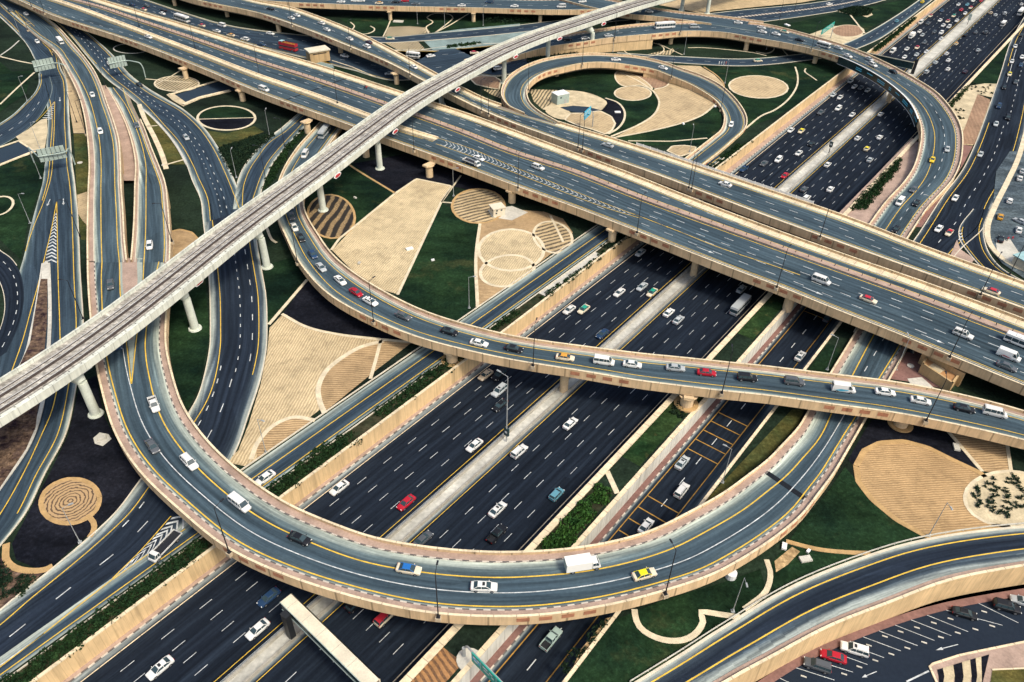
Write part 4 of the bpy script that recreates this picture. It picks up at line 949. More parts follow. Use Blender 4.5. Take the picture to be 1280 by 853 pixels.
patch('lawn', 'grass', [(984, 682), (1022, 690), (1082, 695), (1030, 714), (966, 745), (960, 720), (964, 705)])
patch('lawn', 'grass', [(770, 775), (830, 750), (900, 730), (950, 712), (957, 735), (925, 768), (880, 799), (793, 853), (700, 900), (690, 880), (730, 820)])
path([(982.6, 677), (1022, 687), (1060, 691), (1088, 692)], 1.0, 'opath')
path([(793, 762), (795, 775), (802, 787), (825.6, 799.5), (853, 800.8), (871, 791), (879, 774), (874, 766), (903, 769), (925, 772)], 1.15)
path([(958, 700), (963, 718), (957, 740), (940, 755), (930, 762)], 1.05)
patch('bare_soil', 'dirt', [(768, 770), (762, 784), (742, 803), (722, 826), (716, 835), (726, 812), (745, 790), (757, 774)], dz=.1)
patch('bare_soil', 'dirt', [(968, 702), (990, 684), (1000, 690), (985, 706), (970, 716)], dz=.1)
# --- lower left gardens
patch('mulch_bed', 'mulch', [(100, 480), (120, 470), (130, 520), (150, 560), (180, 600), (143, 642), (100, 678), (57, 716), (20, 700), (15, 680), (58, 600), (85, 545)])
ctr = at(88, 627)
M['rings'] = ringrows('concentric planted rings', (.42, .28, .14), (.06, .04, .03), ctr.x, ctr.y, .8)
patch('planting_bed', 'rings', ell(88, 627, 37, 28, -8), border='opath', bw=1.0, dz=.11)
path([(8, 680), (8, 700), (18, 710), (36, 714), (55, 713), (66, 708)], 1.3, 'opath'); path([(107, 646), (115, 650), (118, 662), (112, 672)], 1.1, 'opath')
patch('hedge_bed', 'purple', [(-20, 690), (8, 700), (30, 715), (55, 716), (25, 742), (0, 766), (-30, 780)], stuff=True)
patch('ground_cover', 'purple', [(58, 322), (60, 345), (59, 407), (56, 440), (50, 496), (45, 536), (33, 563), (0, 612), (-30, 650), (-30, 530), (0, 495), (25, 458), (38, 430), (46, 380), (53, 340)], dz=.32, stuff=True, label='purple brown ground cover on the long traffic island')
path([(61, 330), (62.5, 370), (62.5, 407), (60, 450), (55, 496), (45, 536), (33, 563), (0, 611), (-20, 640)], .9, 'conc', dz=.25)
path([(54, 330), (49, 365), (42, 405), (33, 443), (25, 460), (0, 500)], .8, 'conc', dz=.25)
patch('traffic_island', 'conc', [(54, 331), (58, 327), (62, 331), (62, 350), (52, 350)], dz=.36)
gA = curve([(71, 253), (66, 280), (60, 303), (55, 328)], G); gB = curve([(71.5, 253), (72, 280), (72, 303), (73, 328)], G)
mb = MB(); line(mb, curve([(71, 253), (64, 290), (55.5, 325), (47, 360), (38, 392), (29, 425), (15, 465)], G), .22, .2); line(mb, curve([(71.2, 253), (72, 300), (73, 350), (75, 407), (76, 450)], G), .22, .2); line(mb, curve([(72.5, 483), (65, 515), (52, 545), (35, 582), (12, 625), (-10, 660)], G), .22, .2)
mb.build('gore_line', 'yel', DK['P1'].root)
chevrons(gA, gB, 15, .8, -1.6, .2, DK['P1'].root, f0=.25, f1=1)
for x, y, dx, dy in [(79.5, 257, 0, 1), (61, 258, -.45, 1), (75, 129, 0, 1)]:
    a, b = at(x, y-4), at(x+dx*8, y+4); arrow(a, b-a, 5, .2).build('arrow_marking', 'wht', DK['P1'].root)
# upper left gardens and islands
patch('traffic_island', 'pad', [(59, 149), (51, 151), (35, 163), (20, 172), (25, 177), (44, 189), (56, 188), (60, 165)], dz=.3)
cA = curve([(68, 128), (58, 141), (49, 152)], G); cB = curve([(68.6, 128), (68, 141), (67, 150)], G)
mb = MB(); line(mb, curve([(68, 128), (56, 142), (45, 153)], G), .2, .2); line(mb, curve([(68.6, 128), (68, 160), (66.5, 190), (65, 215), (62, 230), (54, 255), (42, 285), (32, 315)], G), .2, .2); mb.build('gore_line', 'yel', DK['P1'].root)
chevrons(cA, cB, 9, .7, .4, .2, DK['P1'].root)
gA = curve([(19, 14), (30, 28), (45, 44), (58, 57), (66, 70)], G); gB = curve([(19, 14), (36, 27), (53, 43), (66, 55), (74, 66)], G)
mb = MB(); line(mb, gA, .2, .22); line(mb, gB, .2, .3); mb.build('gore_line', 'yel', DK['P1'].root)
chevrons(gA, gB, 14, .8, -.8, .26, DK['P1'].root, mat='coping', f0=.3)
mb = MB()
for k in range(7):
    for (x0, y0, x1, y1) in ((50+k*1.6, 59+k*2.2, 57+k*1.6, 57.5+k*2.2), (63.2, 86.5+k*3.1, 75+k*.5, 85+k*3.1)):
        a, b = at(x0, y0), at(x1, y1); z = Vector((0, 0, .2)); t = Vector((0, -.25, 0)); mb.add([a+z, a+z+t, b+z+t, b+z])
mb.build('rumble_bar', 'tar', DK['P1'].root)
patch('sand_field', 'sand5', [(80, 88), (90, 99), (99, 125), (107, 167), (92, 167), (88, 140), (84, 105)], dz=.1)
patch('traffic_island', 'pad', [(72, 69), (80, 80), (92, 99), (82, 97), (77, 83)], dz=.25)
patch('lawn', 'grassdry', [(92, 168), (107.5, 168), (111, 207), (110, 300), (101, 300), (96, 245), (94, 200)])
patch('sand_field', 'sand5', [(96.5, 244), (109, 240), (109, 282), (103, 276), (98, 268)], dz=.1)
patch('pavement', 'pink', [(127, 107), (132, 107), (145, 130), (158, 158), (166, 185), (169, 207), (168, 226), (151.5, 226), (151, 207), (149, 175), (142, 150), (133, 125)], z=6.0, dz=0)
patch('lawn', 'grass', [(-20, 62), (15, 90), (42, 88), (32, 118), (0, 140), (-20, 150)])
path([(0, 71), (25, 77), (41, 80)], .8); path([(0, 131), (22, 110), (43, 91)], .8); path([(0, 70), (14, 60), (24, 51)], .6, 'conc')
patch('lawn', 'grass', [(-20, 210), (30, 196), (55, 208), (52, 230), (36, 275), (26, 325), (0, 300), (-20, 290)])
patch('sand_field', 'sand2', ell(-1, 258, 18.5, 11, -20), border='path', bw=.8, dz=.1)
patch('underpass_road', 'as_gr', [(-10, 190), (25, 177), (40, 190), (0, 208), (-10, 212)], dz=.02); path([(-10, 212), (0, 207), (45, 189)], 1.2, 'coping', dz=.3, smooth=False); path([(24, 177), (44, 190)], .8, 'coping', dz=.2, smooth=False); path([(-10, 188), (25, 176)], .8, 'path', dz=.2, smooth=False)
patch('underpass_road', 'as_gr', [(219, 119), (267, 104), (300, 97), (320, 108), (285, 115), (231, 128)], dz=.02); path([(212, 119), (267, 103), (290, 96)], 1.0, 'coping', dz=.3, smooth=False); path([(229, 132), (250, 123), (288, 114)], 1.6, 'coping', dz=.5, smooth=False)
patch('pavement', 'pad', [(212, 117), (218, 118), (232, 128), (230, 134), (216, 126), (208, 119)], dz=.12)
# island between the S and T roads
patch('traffic_island', 'pad', [(176, 134), (187, 144), (197, 150), (187.6, 141), (201, 158), (190, 148)], dz=.1)
patch('lawn', 'grassdry', [(180, 141), (187.6, 144), (212, 172), (233, 206), (208, 206), (197, 182), (187, 158)], dz=.1)
path([(174, 131), (181, 149), (193, 172), (203, 195), (208, 212)], 1.8, 'path', dz=.12); path([(184, 158.5), (197, 157.5)], .6, smooth=False, dz=.12); path([(209, 206), (230, 200)], .8, dz=.12, smooth=False)
path([(177, 136), (190, 147), (208, 166), (222, 185), (234, 207)], .8, 'conc', dz=.2)
patch('planting_bed', 'sand3', [(213, 320), (213, 290), (225, 287), (240, 291), (250, 302), (252, 318), (240, 330)], border='opath', bw=.7, dz=.1)
patch('lawn', 'grass', [(215, 330), (255, 330), (262, 420), (250, 480), (233, 516), (218, 470), (210, 430)])
patch('lawn', 'grass', ell(283, 148, 35, 14.5, 0, 12, 180, 360), dz=.09); patch('mulch_bed', 'mulch', ell(283, 148, 35, 14.5, 0, 12, 0, 180), dz=.094)
path_c(cr([at(*p) for p in ell(283, 148, 36, 15)], 4, True)+[at(319, 148)], 1.0); path([(247, 149.5), (319, 147.5)], .6, smooth=False)
patch('lawn', 'grassdry', [(257, 163), (283, 167), (318, 158), (330, 165), (300, 177), (275, 184), (266, 175)], dz=.05)
patch('sand_field', 'dots', ell(221, 105, 28, 9.5), border='path', bw=.7, dz=.1)
path([(182, 99), (205, 101), (240, 104)], .6); path([(228, 87), (210, 98), (193, 107)], .6)
path_c(cr([at(*p) for p in ell(164, 61, 22, 6)], 4, True)+[at(186, 61)], .6, 'conc')
# --- the garden inside the small loop
patch('lawn', 'grass', [(664, 112), (680, 95), (700, 87), (735, 80), (765, 81), (800, 86), (840, 98), (866, 108), (892, 124), (902, 143), (900, 160), (885, 176), (880, 182), (800, 182), (730, 160), (690, 146), (668, 126)], dz=.01)
patch('planting_bed', 'dots', [(662, 112), (697, 113), (699, 135), (677, 136), (667, 127)], dz=.06)
patch('sand_pad', 'pad', [(697, 114), (728, 115), (750, 122), (759, 129), (751, 138), (730, 136), (704, 134), (692, 138), (678, 137), (690, 130)], smooth=True, dz=.1)
patch('sand_pad', 'pad', [(682, 138), (702, 135), (713, 141), (714, 147), (706, 150), (692, 147)], smooth=True, dz=.105)
patch('driveway', 'as_gr', [(700, 135), (716, 132.6), (735, 134), (750, 138), (742, 141), (724, 142), (710, 139)], dz=.12)
patch('sand_field', 'sand5', [(713, 142), (728, 142), (750, 139), (764, 146), (769, 155), (765, 163), (757, 168), (740, 162), (722, 157), (706, 150)], border='path', bw=.8, dz=.11)
patch('mulch_bed', 'mulch', [(756.6, 123), (770, 128), (779, 137), (779, 149), (770, 160), (768, 150), (762, 143), (752, 138.5), (759, 130)], dz=.1)
path([(756.6, 123), (771, 128), (780, 138), (780, 150), (772, 161), (760, 168)], .9, 'path')
patch('sand_field', 'sand5', [(839, 100), (866, 108), (896, 129), (876, 146), (853, 155), (815, 163), (768, 172), (800.5, 155.5), (818, 143), (824, 128), (815.5, 113), (833, 108)], dz=.08)
path([(767, 172.5), (815, 163.5), (853, 154), (878, 144), (896, 129)], .8); path([(764, 171), (800, 155.5), (818, 143), (824, 128), (818, 116), (812, 111), (797, 101), (775, 91)], .9)
path([(785, 176.5), (840, 177), (884, 173)], .7, smooth=False)
patch('sand_field', 'brownf', [(773, 88), (810, 88), (838, 96.6), (836, 106), (820, 111.6), (800, 102)], dz=.07)
patch('sand_field', 'sand5', [(772, 90), (790, 93), (808, 103), (815, 112), (800, 107), (780, 108), (770, 100)], smooth=True, border='path', bw=.7, dz=.09); patch('sand_field', 'sand5', ell(791, 117, 23, 9), border='path', bw=.7, dz=.1)
path([(839, 97), (833, 108), (818, 112)], .7)
patch('sand_field', 'sand5', [(834, 189), (840, 183), (855, 182), (870, 184), (868, 190), (850, 196)], border='path', bw=.6, dz=.09)
# between the small loop and the motorway
patch('lawn', 'grass', [(870, 82), (940, 84), (1000, 79), (1040, 72), (1060, 80), (1040, 100), (1000, 130), (960, 150), (934, 160), (935, 145), (920, 120), (905, 104)], dz=.01)
patch('sand_field', 'sand5', ell(948, 109, 37, 14, 3), border='path', bw=.8, dz=.09)
patch('sand_field', 'sand5', [(846, 82), (875, 83), (893, 94), (905, 106), (903, 112), (880, 96), (850, 86)], dz=.08)
path([(880, 84), (895, 94), (904, 104), (905, 112)], .7, 'opath')
path([(994, 84), (997, 95), (996, 108), (985, 125), (968, 138), (952, 145), (932, 161)], .8); path([(1007, 86), (1006, 90), (1014, 96), (1021, 101)], .7)
# --- upper fields
patch('lawn', 'grass', [(965, 33), (1000, 27), (1048, 16), (1090, 8), (1150, -5), (1125, 15), (1090, 34), (1060, 52), (1020, 44), (985, 34)], dz=.01)
patch('sand_field', 'pad', [(1010, 44), (1026, 38), (1042, 33), (1060, 32), (1080, 44), (1064, 54), (1050, 58), (1030, 50)], dz=.07)
patch('sand_field', 'brownf', ell(1060, 39, 20, 7.5), border='path', bw=.6, dz=.09)
path([(1049, 15), (1062, 18), (1070, 28), (1081, 42)], .9, smooth=False)
patch('sand_field', 'pad', [(1078, 16), (1088, 15), (1091, 19), (1084, 22), (1077, 20)], dz=.08)
patch('sand_plain', 'sand5', [(745, -30), (1100, -40), (1045, -4), (1000, 4), (937, 10), (890, 15), (880, 18), (830, 8), (790, 2)], dz=.2)
patch('lawn', 'grass', [(425, 24), (470, 14), (620, 13), (700, 15), (700, 27), (620, 34), (575, 38), (530, 42), (476, 46), (450, 42)], dz=.01)
patch('planting_bed', 'dots', [(486, 34), (512, 33), (533, 35), (538, 41), (505, 45), (481, 46)], dz=.07); patch('planting_bed', 'dots', [(481, 54), (522, 52), (530, 60), (533, 66), (505, 67)], dz=.07)
path([(488, 26), (484, 36), (479, 46)], .7, smooth=False); path([(536, 42), (533, 34), (541, 28), (534, 22), (545, 17), (560, 18), (566, 22), (555, 33), (544, 41)], .7); path([(588, 16), (560, 33), (544, 41)], .7)
path([(438, 28), (443, 33), (440, 40), (455, 43), (466, 40), (468, 36), (463, 33)], .7)
patch('concrete_slope', 'slope', [(530, 52), (575, 48.5), (620, 44.5), (672, 38), (640, 52), (612, 57), (575, 61), (541, 63)], dz=.16); patch('concrete_slope', 'slope', [(545, 41), (575, 37), (620, 33), (650, 30), (650, 33), (575, 40), (530, 43.5)], dz=.16)
patch('sand_field', 'brownf', [(588, 99), (600, 95), (618, 96), (626, 101), (624, 112), (612, 110), (595, 106)], border='path', bw=.7, dz=.08); patch('planting_bed', 'dots', [(603, 112), (624, 113), (627, 124), (615, 119)], dz=.08)
patch('lawn', 'grass', [(412, 82), (440, 90), (455, 98), (448, 102), (425, 93)], dz=.05); path([(415, 76), (440, 84), (470, 97)], .6, smooth=False)
patch('concrete_slope', 'slope', [(394, 80), (409, 75), (418, 85), (407, 86)], dz=.1)
path_c(cr([at(*p) for p in ell(805, 62, 25, 9)], 4, True)+[at(830, 62)], .6)
patch('planting_bed', 'dots', [(810, 68), (818, 66), (838, 63), (841, 60), (843, 64), (838, 69)], dz=.07); path([(823, 55), (840, 63), (853, 69)], .6); path([(860, 60), (880, 60), (940, 66), (958, 70)], .6)
path([(948, 54), (965, 57), (967, 63), (958, 67), (945, 65)], .6); path([(972, 55), (985, 70)], .6, smooth=False)
# --- strips along the motorway
mb = MB(); strip(mb, tl(lambda s: -10.2, G+.03, -140, 205), tl(lambda s: itp(tW, s)-.3, G+.03, -140, 205)); o = mb.build('verge', 'verge'); tag(o, kind='structure')
mb = MB(); strip(mb, tl(43.5, G+.02, 34, 73), tl(48.2, G+.02, 34, 73)); o = mb.build('lawn', 'grass2'); tag(o, kind='structure')
mb = MB(); strip(mb, tl(43.5, G+.02, 98, 140), tl(48.2, G+.02, 98, 140)); o = mb.build('lawn', 'grass2'); tag(o, kind='structure')
mb = MB(); strip(mb, tl(43.5, G+.02, -120, -12), tl(48.2, G+.02, -120, -12)); o = mb.build('planting_bed', 'orange'); tag(o, kind='structure')
mb = MB(); strip(mb, tl(43.5, G+.02, -12, 33), tl(48.2, G+.02, -12, 33)); o = mb.build('verge', 'verge'); tag(o, kind='structure')
path_c([st(34, 43.4, G), st(30, 48.6, G)], 1.2, 'path', .06)
patch('pavement', 'pink', [(1047, 268), (1140, 173), (1151, 180), (1145, 207), (1130, 227), (1107, 251), (1086, 281), (1060, 300)], dz=.02)
patch('sand_field', 'sand5', [(1222, 122), (1238, 128), (1222, 175), (1216, 182), (1203, 181), (1201, 160), (1210, 140)], dz=.02)
patch('sand_field', 'brownf', [(1222, 118), (1238, 125), (1218, 181), (1203, 180), (1202, 170)], dz=.06)
patch('sand_field', 'pad', [(1186, 134), (1210, 108), (1240, 103), (1246, 105), (1240, 122), (1222, 118), (1205, 165), (1198, 152)], dz=.04)
patch('lawn', 'grass', [(1212, 104), (1258, 54), (1262, 56), (1251, 92), (1245, 105)], dz=.05)
patch('pavement', 'redpave', [(1203, 181), (1216, 183), (1204, 206), (1178, 245), (1152, 284), (1143, 284), (1167, 252), (1188, 231), (1201, 208)], dz=.03)
patch('pavement', 'pink', [(1196, 300), (1200, 312), (1218, 325), (1200, 345), (1180, 338)], dz=.2)
cA = curve([(1199, 284), (1198, 292), (1197, 300)], G); cB = curve([(1200, 284), (1203, 292), (1205, 300)], G)
chevrons(cA, cB, 5, .8, 1.0, .22, DK['SL'].root)
# strip beside the east slip (between the sunken road and the loop's end)
patch('lawn', 'grass', [(1010, 463), (1035, 430), (1058, 437), (1035, 468)], dz=.05)
patch('pavement', 'redpave', [(1136, 436), (1160, 440), (1182, 462), (1178, 486), (1140, 478), (1112, 474), (1122, 455)], dz=.05)
patch('pavement', 'conc', [(1134, 474), (1152, 472), (1168, 486), (1140, 484)], dz=.12)
patch('lawn', 'grassdry', [(880, 628), (930, 575), (990, 512), (1006, 512), (998, 530), (960, 571), (905, 614)], dz=.05)
# car park on the right
patch('car_park', 'lot', [(1245, 215), (1262, 190), (1300, 190), (1330, 260), (1310, 360), (1278, 348), (1252, 330), (1236, 310), (1232, 288), (1240, 262)], dz=.3, label='small car park beside the slip road at the right edge')
path([(1285, 155), (1272, 200), (1259, 228), (1242, 262), (1234, 284), (1236, 304), (1250, 322), (1268, 334), (1290, 343)], 1.8, 'path', dz=.35)
patch('pavement', 'conc', [(1244, 300), (1262, 300), (1275, 320), (1262, 330), (1246, 318)], dz=.36)
# sunken car park at the lower right
ZP = -1.5
mb = MB(); q = [at(x, y, ZP) for x, y in [(840, 1010), (890, 900), (960, 849), (1085, 786), (1173, 758), (1280, 738), (1560, 700), (1700, 1000), (1300, 1200)]]
fillpoly(mb, q); cp = mb.build('car_park', 'as_br'); tag(cp, 'sunken dark car park below the curved retaining wall', kind='structure')
path([(890, 900), (960, 851), (1010, 821), (1085, 788.5), (1173, 760.5), (1280, 740.5), (1400, 724)], 1.5, 'redpave', z=ZP, dz=.1)
mb = MB(); ticks = MB()
st0 = [(970, 845), (990, 833), (1010, 820.5), (1050, 805), (1070, 793.5), (1091, 785), (1112, 778), (1133, 771.5), (1153, 765.5), (1175, 760), (1218, 751)]
st1 = [(996, 858), (1043, 850.5), (1066, 840.5), (1084, 831), (1105, 822.5), (1126, 814), (1147, 807.5), (1168, 801), (1189, 795), (1210, 790), (1253, 782), (1273, 779)]
st0 = [(970, 846), (990, 833.5), (1010, 823), (1030, 811.5), (1050, 802), (1071, 793.5), (1091, 786), (1112, 779), (1132, 772.5), (1153, 767), (1175, 761), (1218, 752)]
for a, b in zip(st0, st1): line(mb, [at(*a, ZP), at(*b, ZP)], .12, .05)
mb.build('bay_marking', 'wht', cp)
mb = MB()
for x, y in [(1055, 843), (1074, 834), (1094, 826), (1114, 818), (1134, 810.5), (1155, 803.5), (1176, 797), (1197, 791.5), (1219, 787), (1240, 783), (1004.5, 846), (1106, 796), (1125.5, 790), (1146, 785), (1167, 779), (1188, 774), (1230, 765), (1086, 807)]:
    a = at(x, y, ZP); mb.box(a+Vector((0, 0, .06)), (1.0, .25, .12), R_(-20))
mb.build('wheel_stop', 'conc', cp)
a, b = at(1197, 806, ZP), at(1170, 813, ZP); arrow(a.lerp(b, .5), b-a, 5, .05, k=.6).build('arrow_marking', 'wht', cp)
a, b = at(1095, 840, ZP), at(1078, 847, ZP); arrow(a.lerp(b, .5), b-a, 3.4, .05, k=.6).build('arrow_marking', 'wht', cp)
mb = MB(); line(mb, [at(1133, 852.5, ZP), at(1161, 839, ZP)], .3, .05); mb.build('bay_marking', 'wht', cp)
patch('pavement', 'pink', [(1162, 832), (1200, 820), (1280, 803), (1420, 780), (1420, 870), (1175, 870)], z=ZP, dz=.12)
path([(1176, 866), (1161, 832), (1200, 819.5), (1280, 803), (1420, 780)], .4, 'coping', z=ZP, dz=.15, smooth=False)
zz = .2
for i, (x0, x1, mt) in enumerate([(1171, 1178, 'mulch'), (1178, 1191, 'pad'), (1191, 1202, 'mulch'), (1202, 1212, 'pad'), (1212, 1219, 'mulch'), (1219, 1226, 'pad'), (1226, 1236, 'mulch')]):
    f = lambda x: 838-(x-1171)*.30
    patch('planting_bed', mt, [(x0, f(x0)), (x1, f(x1)), (x1+2, 846), (x1-(3 if i % 2 else -2), 870), (x0-(2 if i % 2 else -3), 870), (x0+2, 846)] if i < 6 else [(1226, 822), (1236, 819), (1227, 858)], z=ZP, dz=zz+.004*i)
patch('lawn', 'grassdry', [(1240, 838), (1330, 834), (1330, 880), (1234, 880)], z=ZP, dz=.2); path([(1239, 838), (1330, 834)], .3, 'coping', z=ZP, dz=.2, smooth=False)
# ------------------------------------------------------------------ hedges and shrubs built from small leaf faces
def leaves(mb, c, r, h, n, size=.35, flat=.6):
    for _ in range(n):
        a = random.random()*6.283; u = random.random()**.5; zz = random.random()
        q = Vector((c.x+math.cos(a)*u*r, c.y+math.sin(a)*u*r, c.z+h*(.25+.75*zz)*(1-.55*u*u)))
        d = Vector((random.gauss(0, 1), random.gauss(0, 1), random.gauss(0, flat)+.5)).normalized(); x = d.orthogonal().normalized(); y = d.cross(x); s = size*(.6+random.random()*.8)
        mb.add([q-x*s*.5, q-y*s*.3, q+x*s*.5, q+y*s*.3])
def inpoly(p, poly):
    c = False; j = len(poly)-1
    for i in range(len(poly)):
        a, b = poly[i], poly[j]
        if (a.y > p.y) != (b.y > p.y) and p.x < (b.x-a.x)*(p.y-a.y)/(b.y-a.y)+a.x: c = not c
        j = i
    return c
def hedge(poly, label, h=1.1, step=1.15, mat='leaf', n=60, size=.5, gap=0.0, name='hedge', group='clipped hedge beds beside the motorway', r=1.05, stuff=False):
    xs = [p.x for p in poly]; ys = [p.y for p in poly]; mb = MB(); y = min(ys); z = poly[0].z
    while y < max(ys):
        x = min(xs)
        while x < max(xs):
            p = Vector((x+random.uniform(-.4, .4)*step, y+random.uniform(-.4, .4)*step, z))
            if inpoly(p, poly) and random.random() > gap: leaves(mb, p, r*random.uniform(.7, 1.25), h*random.uniform(.6, 1.25), n, size)
            x += step
        y += step
    o = mb.build(name, mat)
    if o: tag(o, label, 'hedge', group, 'stuff' if stuff else None)
    return o
def hst(s0, s1, t0, t1, *a, **k): return hedge([st(s0, t0, G), st(s1, t0, G), st(s1, t1, G), st(s0, t1, G)], *a, **k)
hst(-95, -34, -10.0, -6.6, 'long dark green hedge along the motorway wall in the lower left corner', h=1.3)
hst(-33, -24, -9.8, -7.6, 'sparse dark shrubs on bare soil just left of the loop bridge above the motorway wall', gap=.45)
hst(-17.5, -8, -9.8, -6.6, 'dark hedge right behind the inner parapet of the loop bridge beside the white car', h=1.3)
hst(-8, 1, -8.1, -6.7, 'thin hedge strip on the wall between two sand paths', h=.8)
hedge([at(x, y) for x, y in [(367, 593), (371, 583), (400, 560), (414, 555), (413, 566), (398, 581), (383, 592)]], 'leaf shaped dark hedge bed between the service road and the wall', h=.9)
hedge([at(x, y) for x, y in [(417, 566), (419, 552), (428, 543), (439, 547), (438, 556), (424, 570)]], 'squat rounded hedge bed next to the leaf shaped bed', h=1.2)
hedge([at(x, y) for x, y in [(434, 541), (440, 535), (443, 538), (439, 543)]], 'tiny oval bush bed near the service road kerb', h=.7); hedge([at(x, y) for x, y in [(443, 552), (448, 547), (450, 551), (445, 556)]], 'tiny round bush bed on the wall edge', h=.7)
hst(13, 68, -9.9, -8.4, 'long upper hedge row of the double row below the flyover', h=1.2); hst(14, 50, -7.6, -6.7, 'long lower hedge row of the double row along the wall top', h=.7)
mb = MB(); strip(mb, tl(-10.15, G+.05, 72, 113), tl(-7.9, G+.05, 72, 113)); o = mb.build('pavement', 'conc'); tag(o, kind='structure')
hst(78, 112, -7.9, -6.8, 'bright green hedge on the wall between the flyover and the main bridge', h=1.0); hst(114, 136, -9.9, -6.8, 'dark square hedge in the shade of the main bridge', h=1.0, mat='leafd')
hst(183, 218, -11.5, -10.4, 'thin planted row beside the small loop ramp', h=.7, group='planted rows near the small loop'); hst(186, 224, -9.6, -8.7, 'thin planted row on top of the wall beyond the main bridge', h=.7, group='planted rows near the small loop')
hst(5, 29, 44.4, 48.2, 'bright bushy shrub bed between the motorway and the grey wall', h=1.5, mat='leafb', gap=.12, size=.6)
hst(-2, 5, 44.0, 47.0, 'thin scattered shrubs on sand at the near end of the bright shrub bed', h=1.0, mat='leafb', gap=.6)
hedge([at(x, y) for x, y in [(274, 188), (283, 181), (300, 178), (320, 170), (345, 168), (333, 178), (316, 194), (300, 214), (294, 224)]], 'wide dark hedge field wedged between the two merging ramps', h=1.0, mat='leafd', group='hedges near the white viaduct')
hedge([at(x, y) for x, y in [(376, 165), (386, 160), (376, 172), (362, 188), (350, 210), (343, 226), (330, 236), (338, 214), (355, 188)]], 'narrow curved hedge between the ramp and the flyover beside the viaduct', h=1.0, group='hedges near the white viaduct')
hedge([at(x, y) for x, y in [(1062, 265), (1070, 252), (1100, 222), (1125, 197), (1127, 201), (1120, 215), (1101, 238), (1082, 262), (1075, 262)]], 'pointed hedge bed on pink paving between motorway and curved bridge', h=1.2)
hedge([at(x, y) for x, y in [(1184, 132), (1207, 110), (1211, 108), (1200, 122), (1188, 135)]], 'thin hedge along the motorway edge beside the curved bridge', h=1.0)
hedge([at(x, y) for x, y in [(1090, 62), (1120, 40), (1143, 21), (1144, 24), (1122, 44), (1094, 66)]], 'hedge strip between the service road and the motorway at the upper right', h=1.0)
hedge([at(x, y) for x, y in [(1048, 14), (1060, 10), (1078, 9), (1090, 13), (1085, 20), (1070, 21), (1058, 18)]], 'dark shrub mass on the lawn at the upper right', h=1.2, mat='leafd')
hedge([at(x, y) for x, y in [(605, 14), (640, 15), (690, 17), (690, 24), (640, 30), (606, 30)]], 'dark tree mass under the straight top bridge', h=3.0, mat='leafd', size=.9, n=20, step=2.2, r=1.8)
hedge([at(x, y) for x, y in [(658, 75), (700, 70), (722, 66), (722, 69), (690, 74), (660, 79)]], 'dark shrub row at the foot of the tan approach wall', h=1.6, mat='leafd')
hedge([at(x, y) for x, y in [(560, 58), (575, 56), (600, 54), (600, 56), (575, 59), (560, 61)]], 'row of low bushes on the teal slope', h=1.2, gap=.3)
hst(60, 66, 44.5, 47.5, 'low scrubby bushes by the flyover pier pit on the grass strip', h=.7, gap=.5, mat='leafd')
for nm, pl in (('reddish shrub bed on the long island above the viaduct', [(50, 405), (58, 372), (58, 407), (55, 420), (45, 420)]), ('dark shrub mass under the viaduct at the left edge', [(20, 520), (40, 505), (48, 500), (42, 535), (28, 560), (2, 600), (-15, 600), (-10, 560)])):
    hedge([at(x, y) for x, y in pl], nm, h=.7, mat='purple', n=10, group='reddish shrub beds on the left island')
hedge([at(x, y) for x, y in [(-20, 700), (5, 706), (14, 716), (10, 745), (-20, 760)]], 'dark shrubs in the lower left corner left of the sandy gap', h=.9, mat='leafd', group='lower left corner shrubs'); hedge([at(x, y) for x, y in [(20, 722), (52, 719), (35, 735), (18, 752), (14, 740)]], 'dark shrubs in the lower left corner right of the sandy gap', h=.9, mat='leafd', group='lower left corner shrubs')
hst(-76, -68, 66.5, 67.5, 'ragged bushes by the pale wall at the bottom edge', h=.8, gap=.4, mat='leafd')
hedge([at(x, y) for x, y in [(728, 800), (760, 772), (772, 768), (745, 800), (715, 835), (700, 850), (705, 828)]], 'ragged dark bushes along the sunken road wall at the bottom', h=.8, gap=.35, mat='leafd')
# individual small plants in the round sand bed at the right edge
pm = None
spots = []
rr = random.Random(5)
while len(spots) < 62:
    x, y = rr.uniform(1216, 1284), rr.uniform(597, 652)
    if (x-1262)**2/48**2+(y-620)**2/27**2 > 1: continue
    if y > 655-(1262-x)*.0 or (x < 1236 and y > 636): continue
    if any((x-a)**2+(y-b)**2 < 14 for a, b in spots): continue
    if math.sin(x*.19)*math.cos(y*.23) < -.35: continue
    spots.append((x, y))
def plantmesh(k):
    mb = MB(); r2 = random.Random(k)
    for i in range(11):
        a = r2.uniform(0, 6.283); t = r2.uniform(.5, 1.2); l = r2.uniform(.5, .95)
        d = Vector((math.cos(a)*math.cos(t), math.sin(a)*math.cos(t), math.sin(t))); n = Vector((-math.sin(a), math.cos(a), 0))*.1
        mb.add([-n*.5, n*.5, d*l*.6+n, d*l*.6-n]); mb.add([d*l*.6-n, d*l*.6+n, Vector((d.x*l*1.25, d.y*l*1.25, d.z*l*.75))])
    leaves(mb, Vector((0, 0, 0)), .38, .7, 24, .22)
    return mb
pl_ = [plantmesh(k).build('young_shrub', 'leafd') for k in range(3)]
for i, (x, y) in enumerate(spots):
    o = pl_[i] if i < 3 else pl_[i % 3].copy()
    if i >= 3: COL.objects.link(o)
    o.location = at(x, y); o.location.z += .09; s = rr.uniform(.9, 1.55); o.scale = (s, s, s*rr.uniform(.6, 1)); o.rotation_euler.z = rr.uniform(0, 6)
    tag(o, 'small dark shrub in the pale round sand bed at the right edge', 'shrub', 'young shrubs in the round sand bed')
k = 0
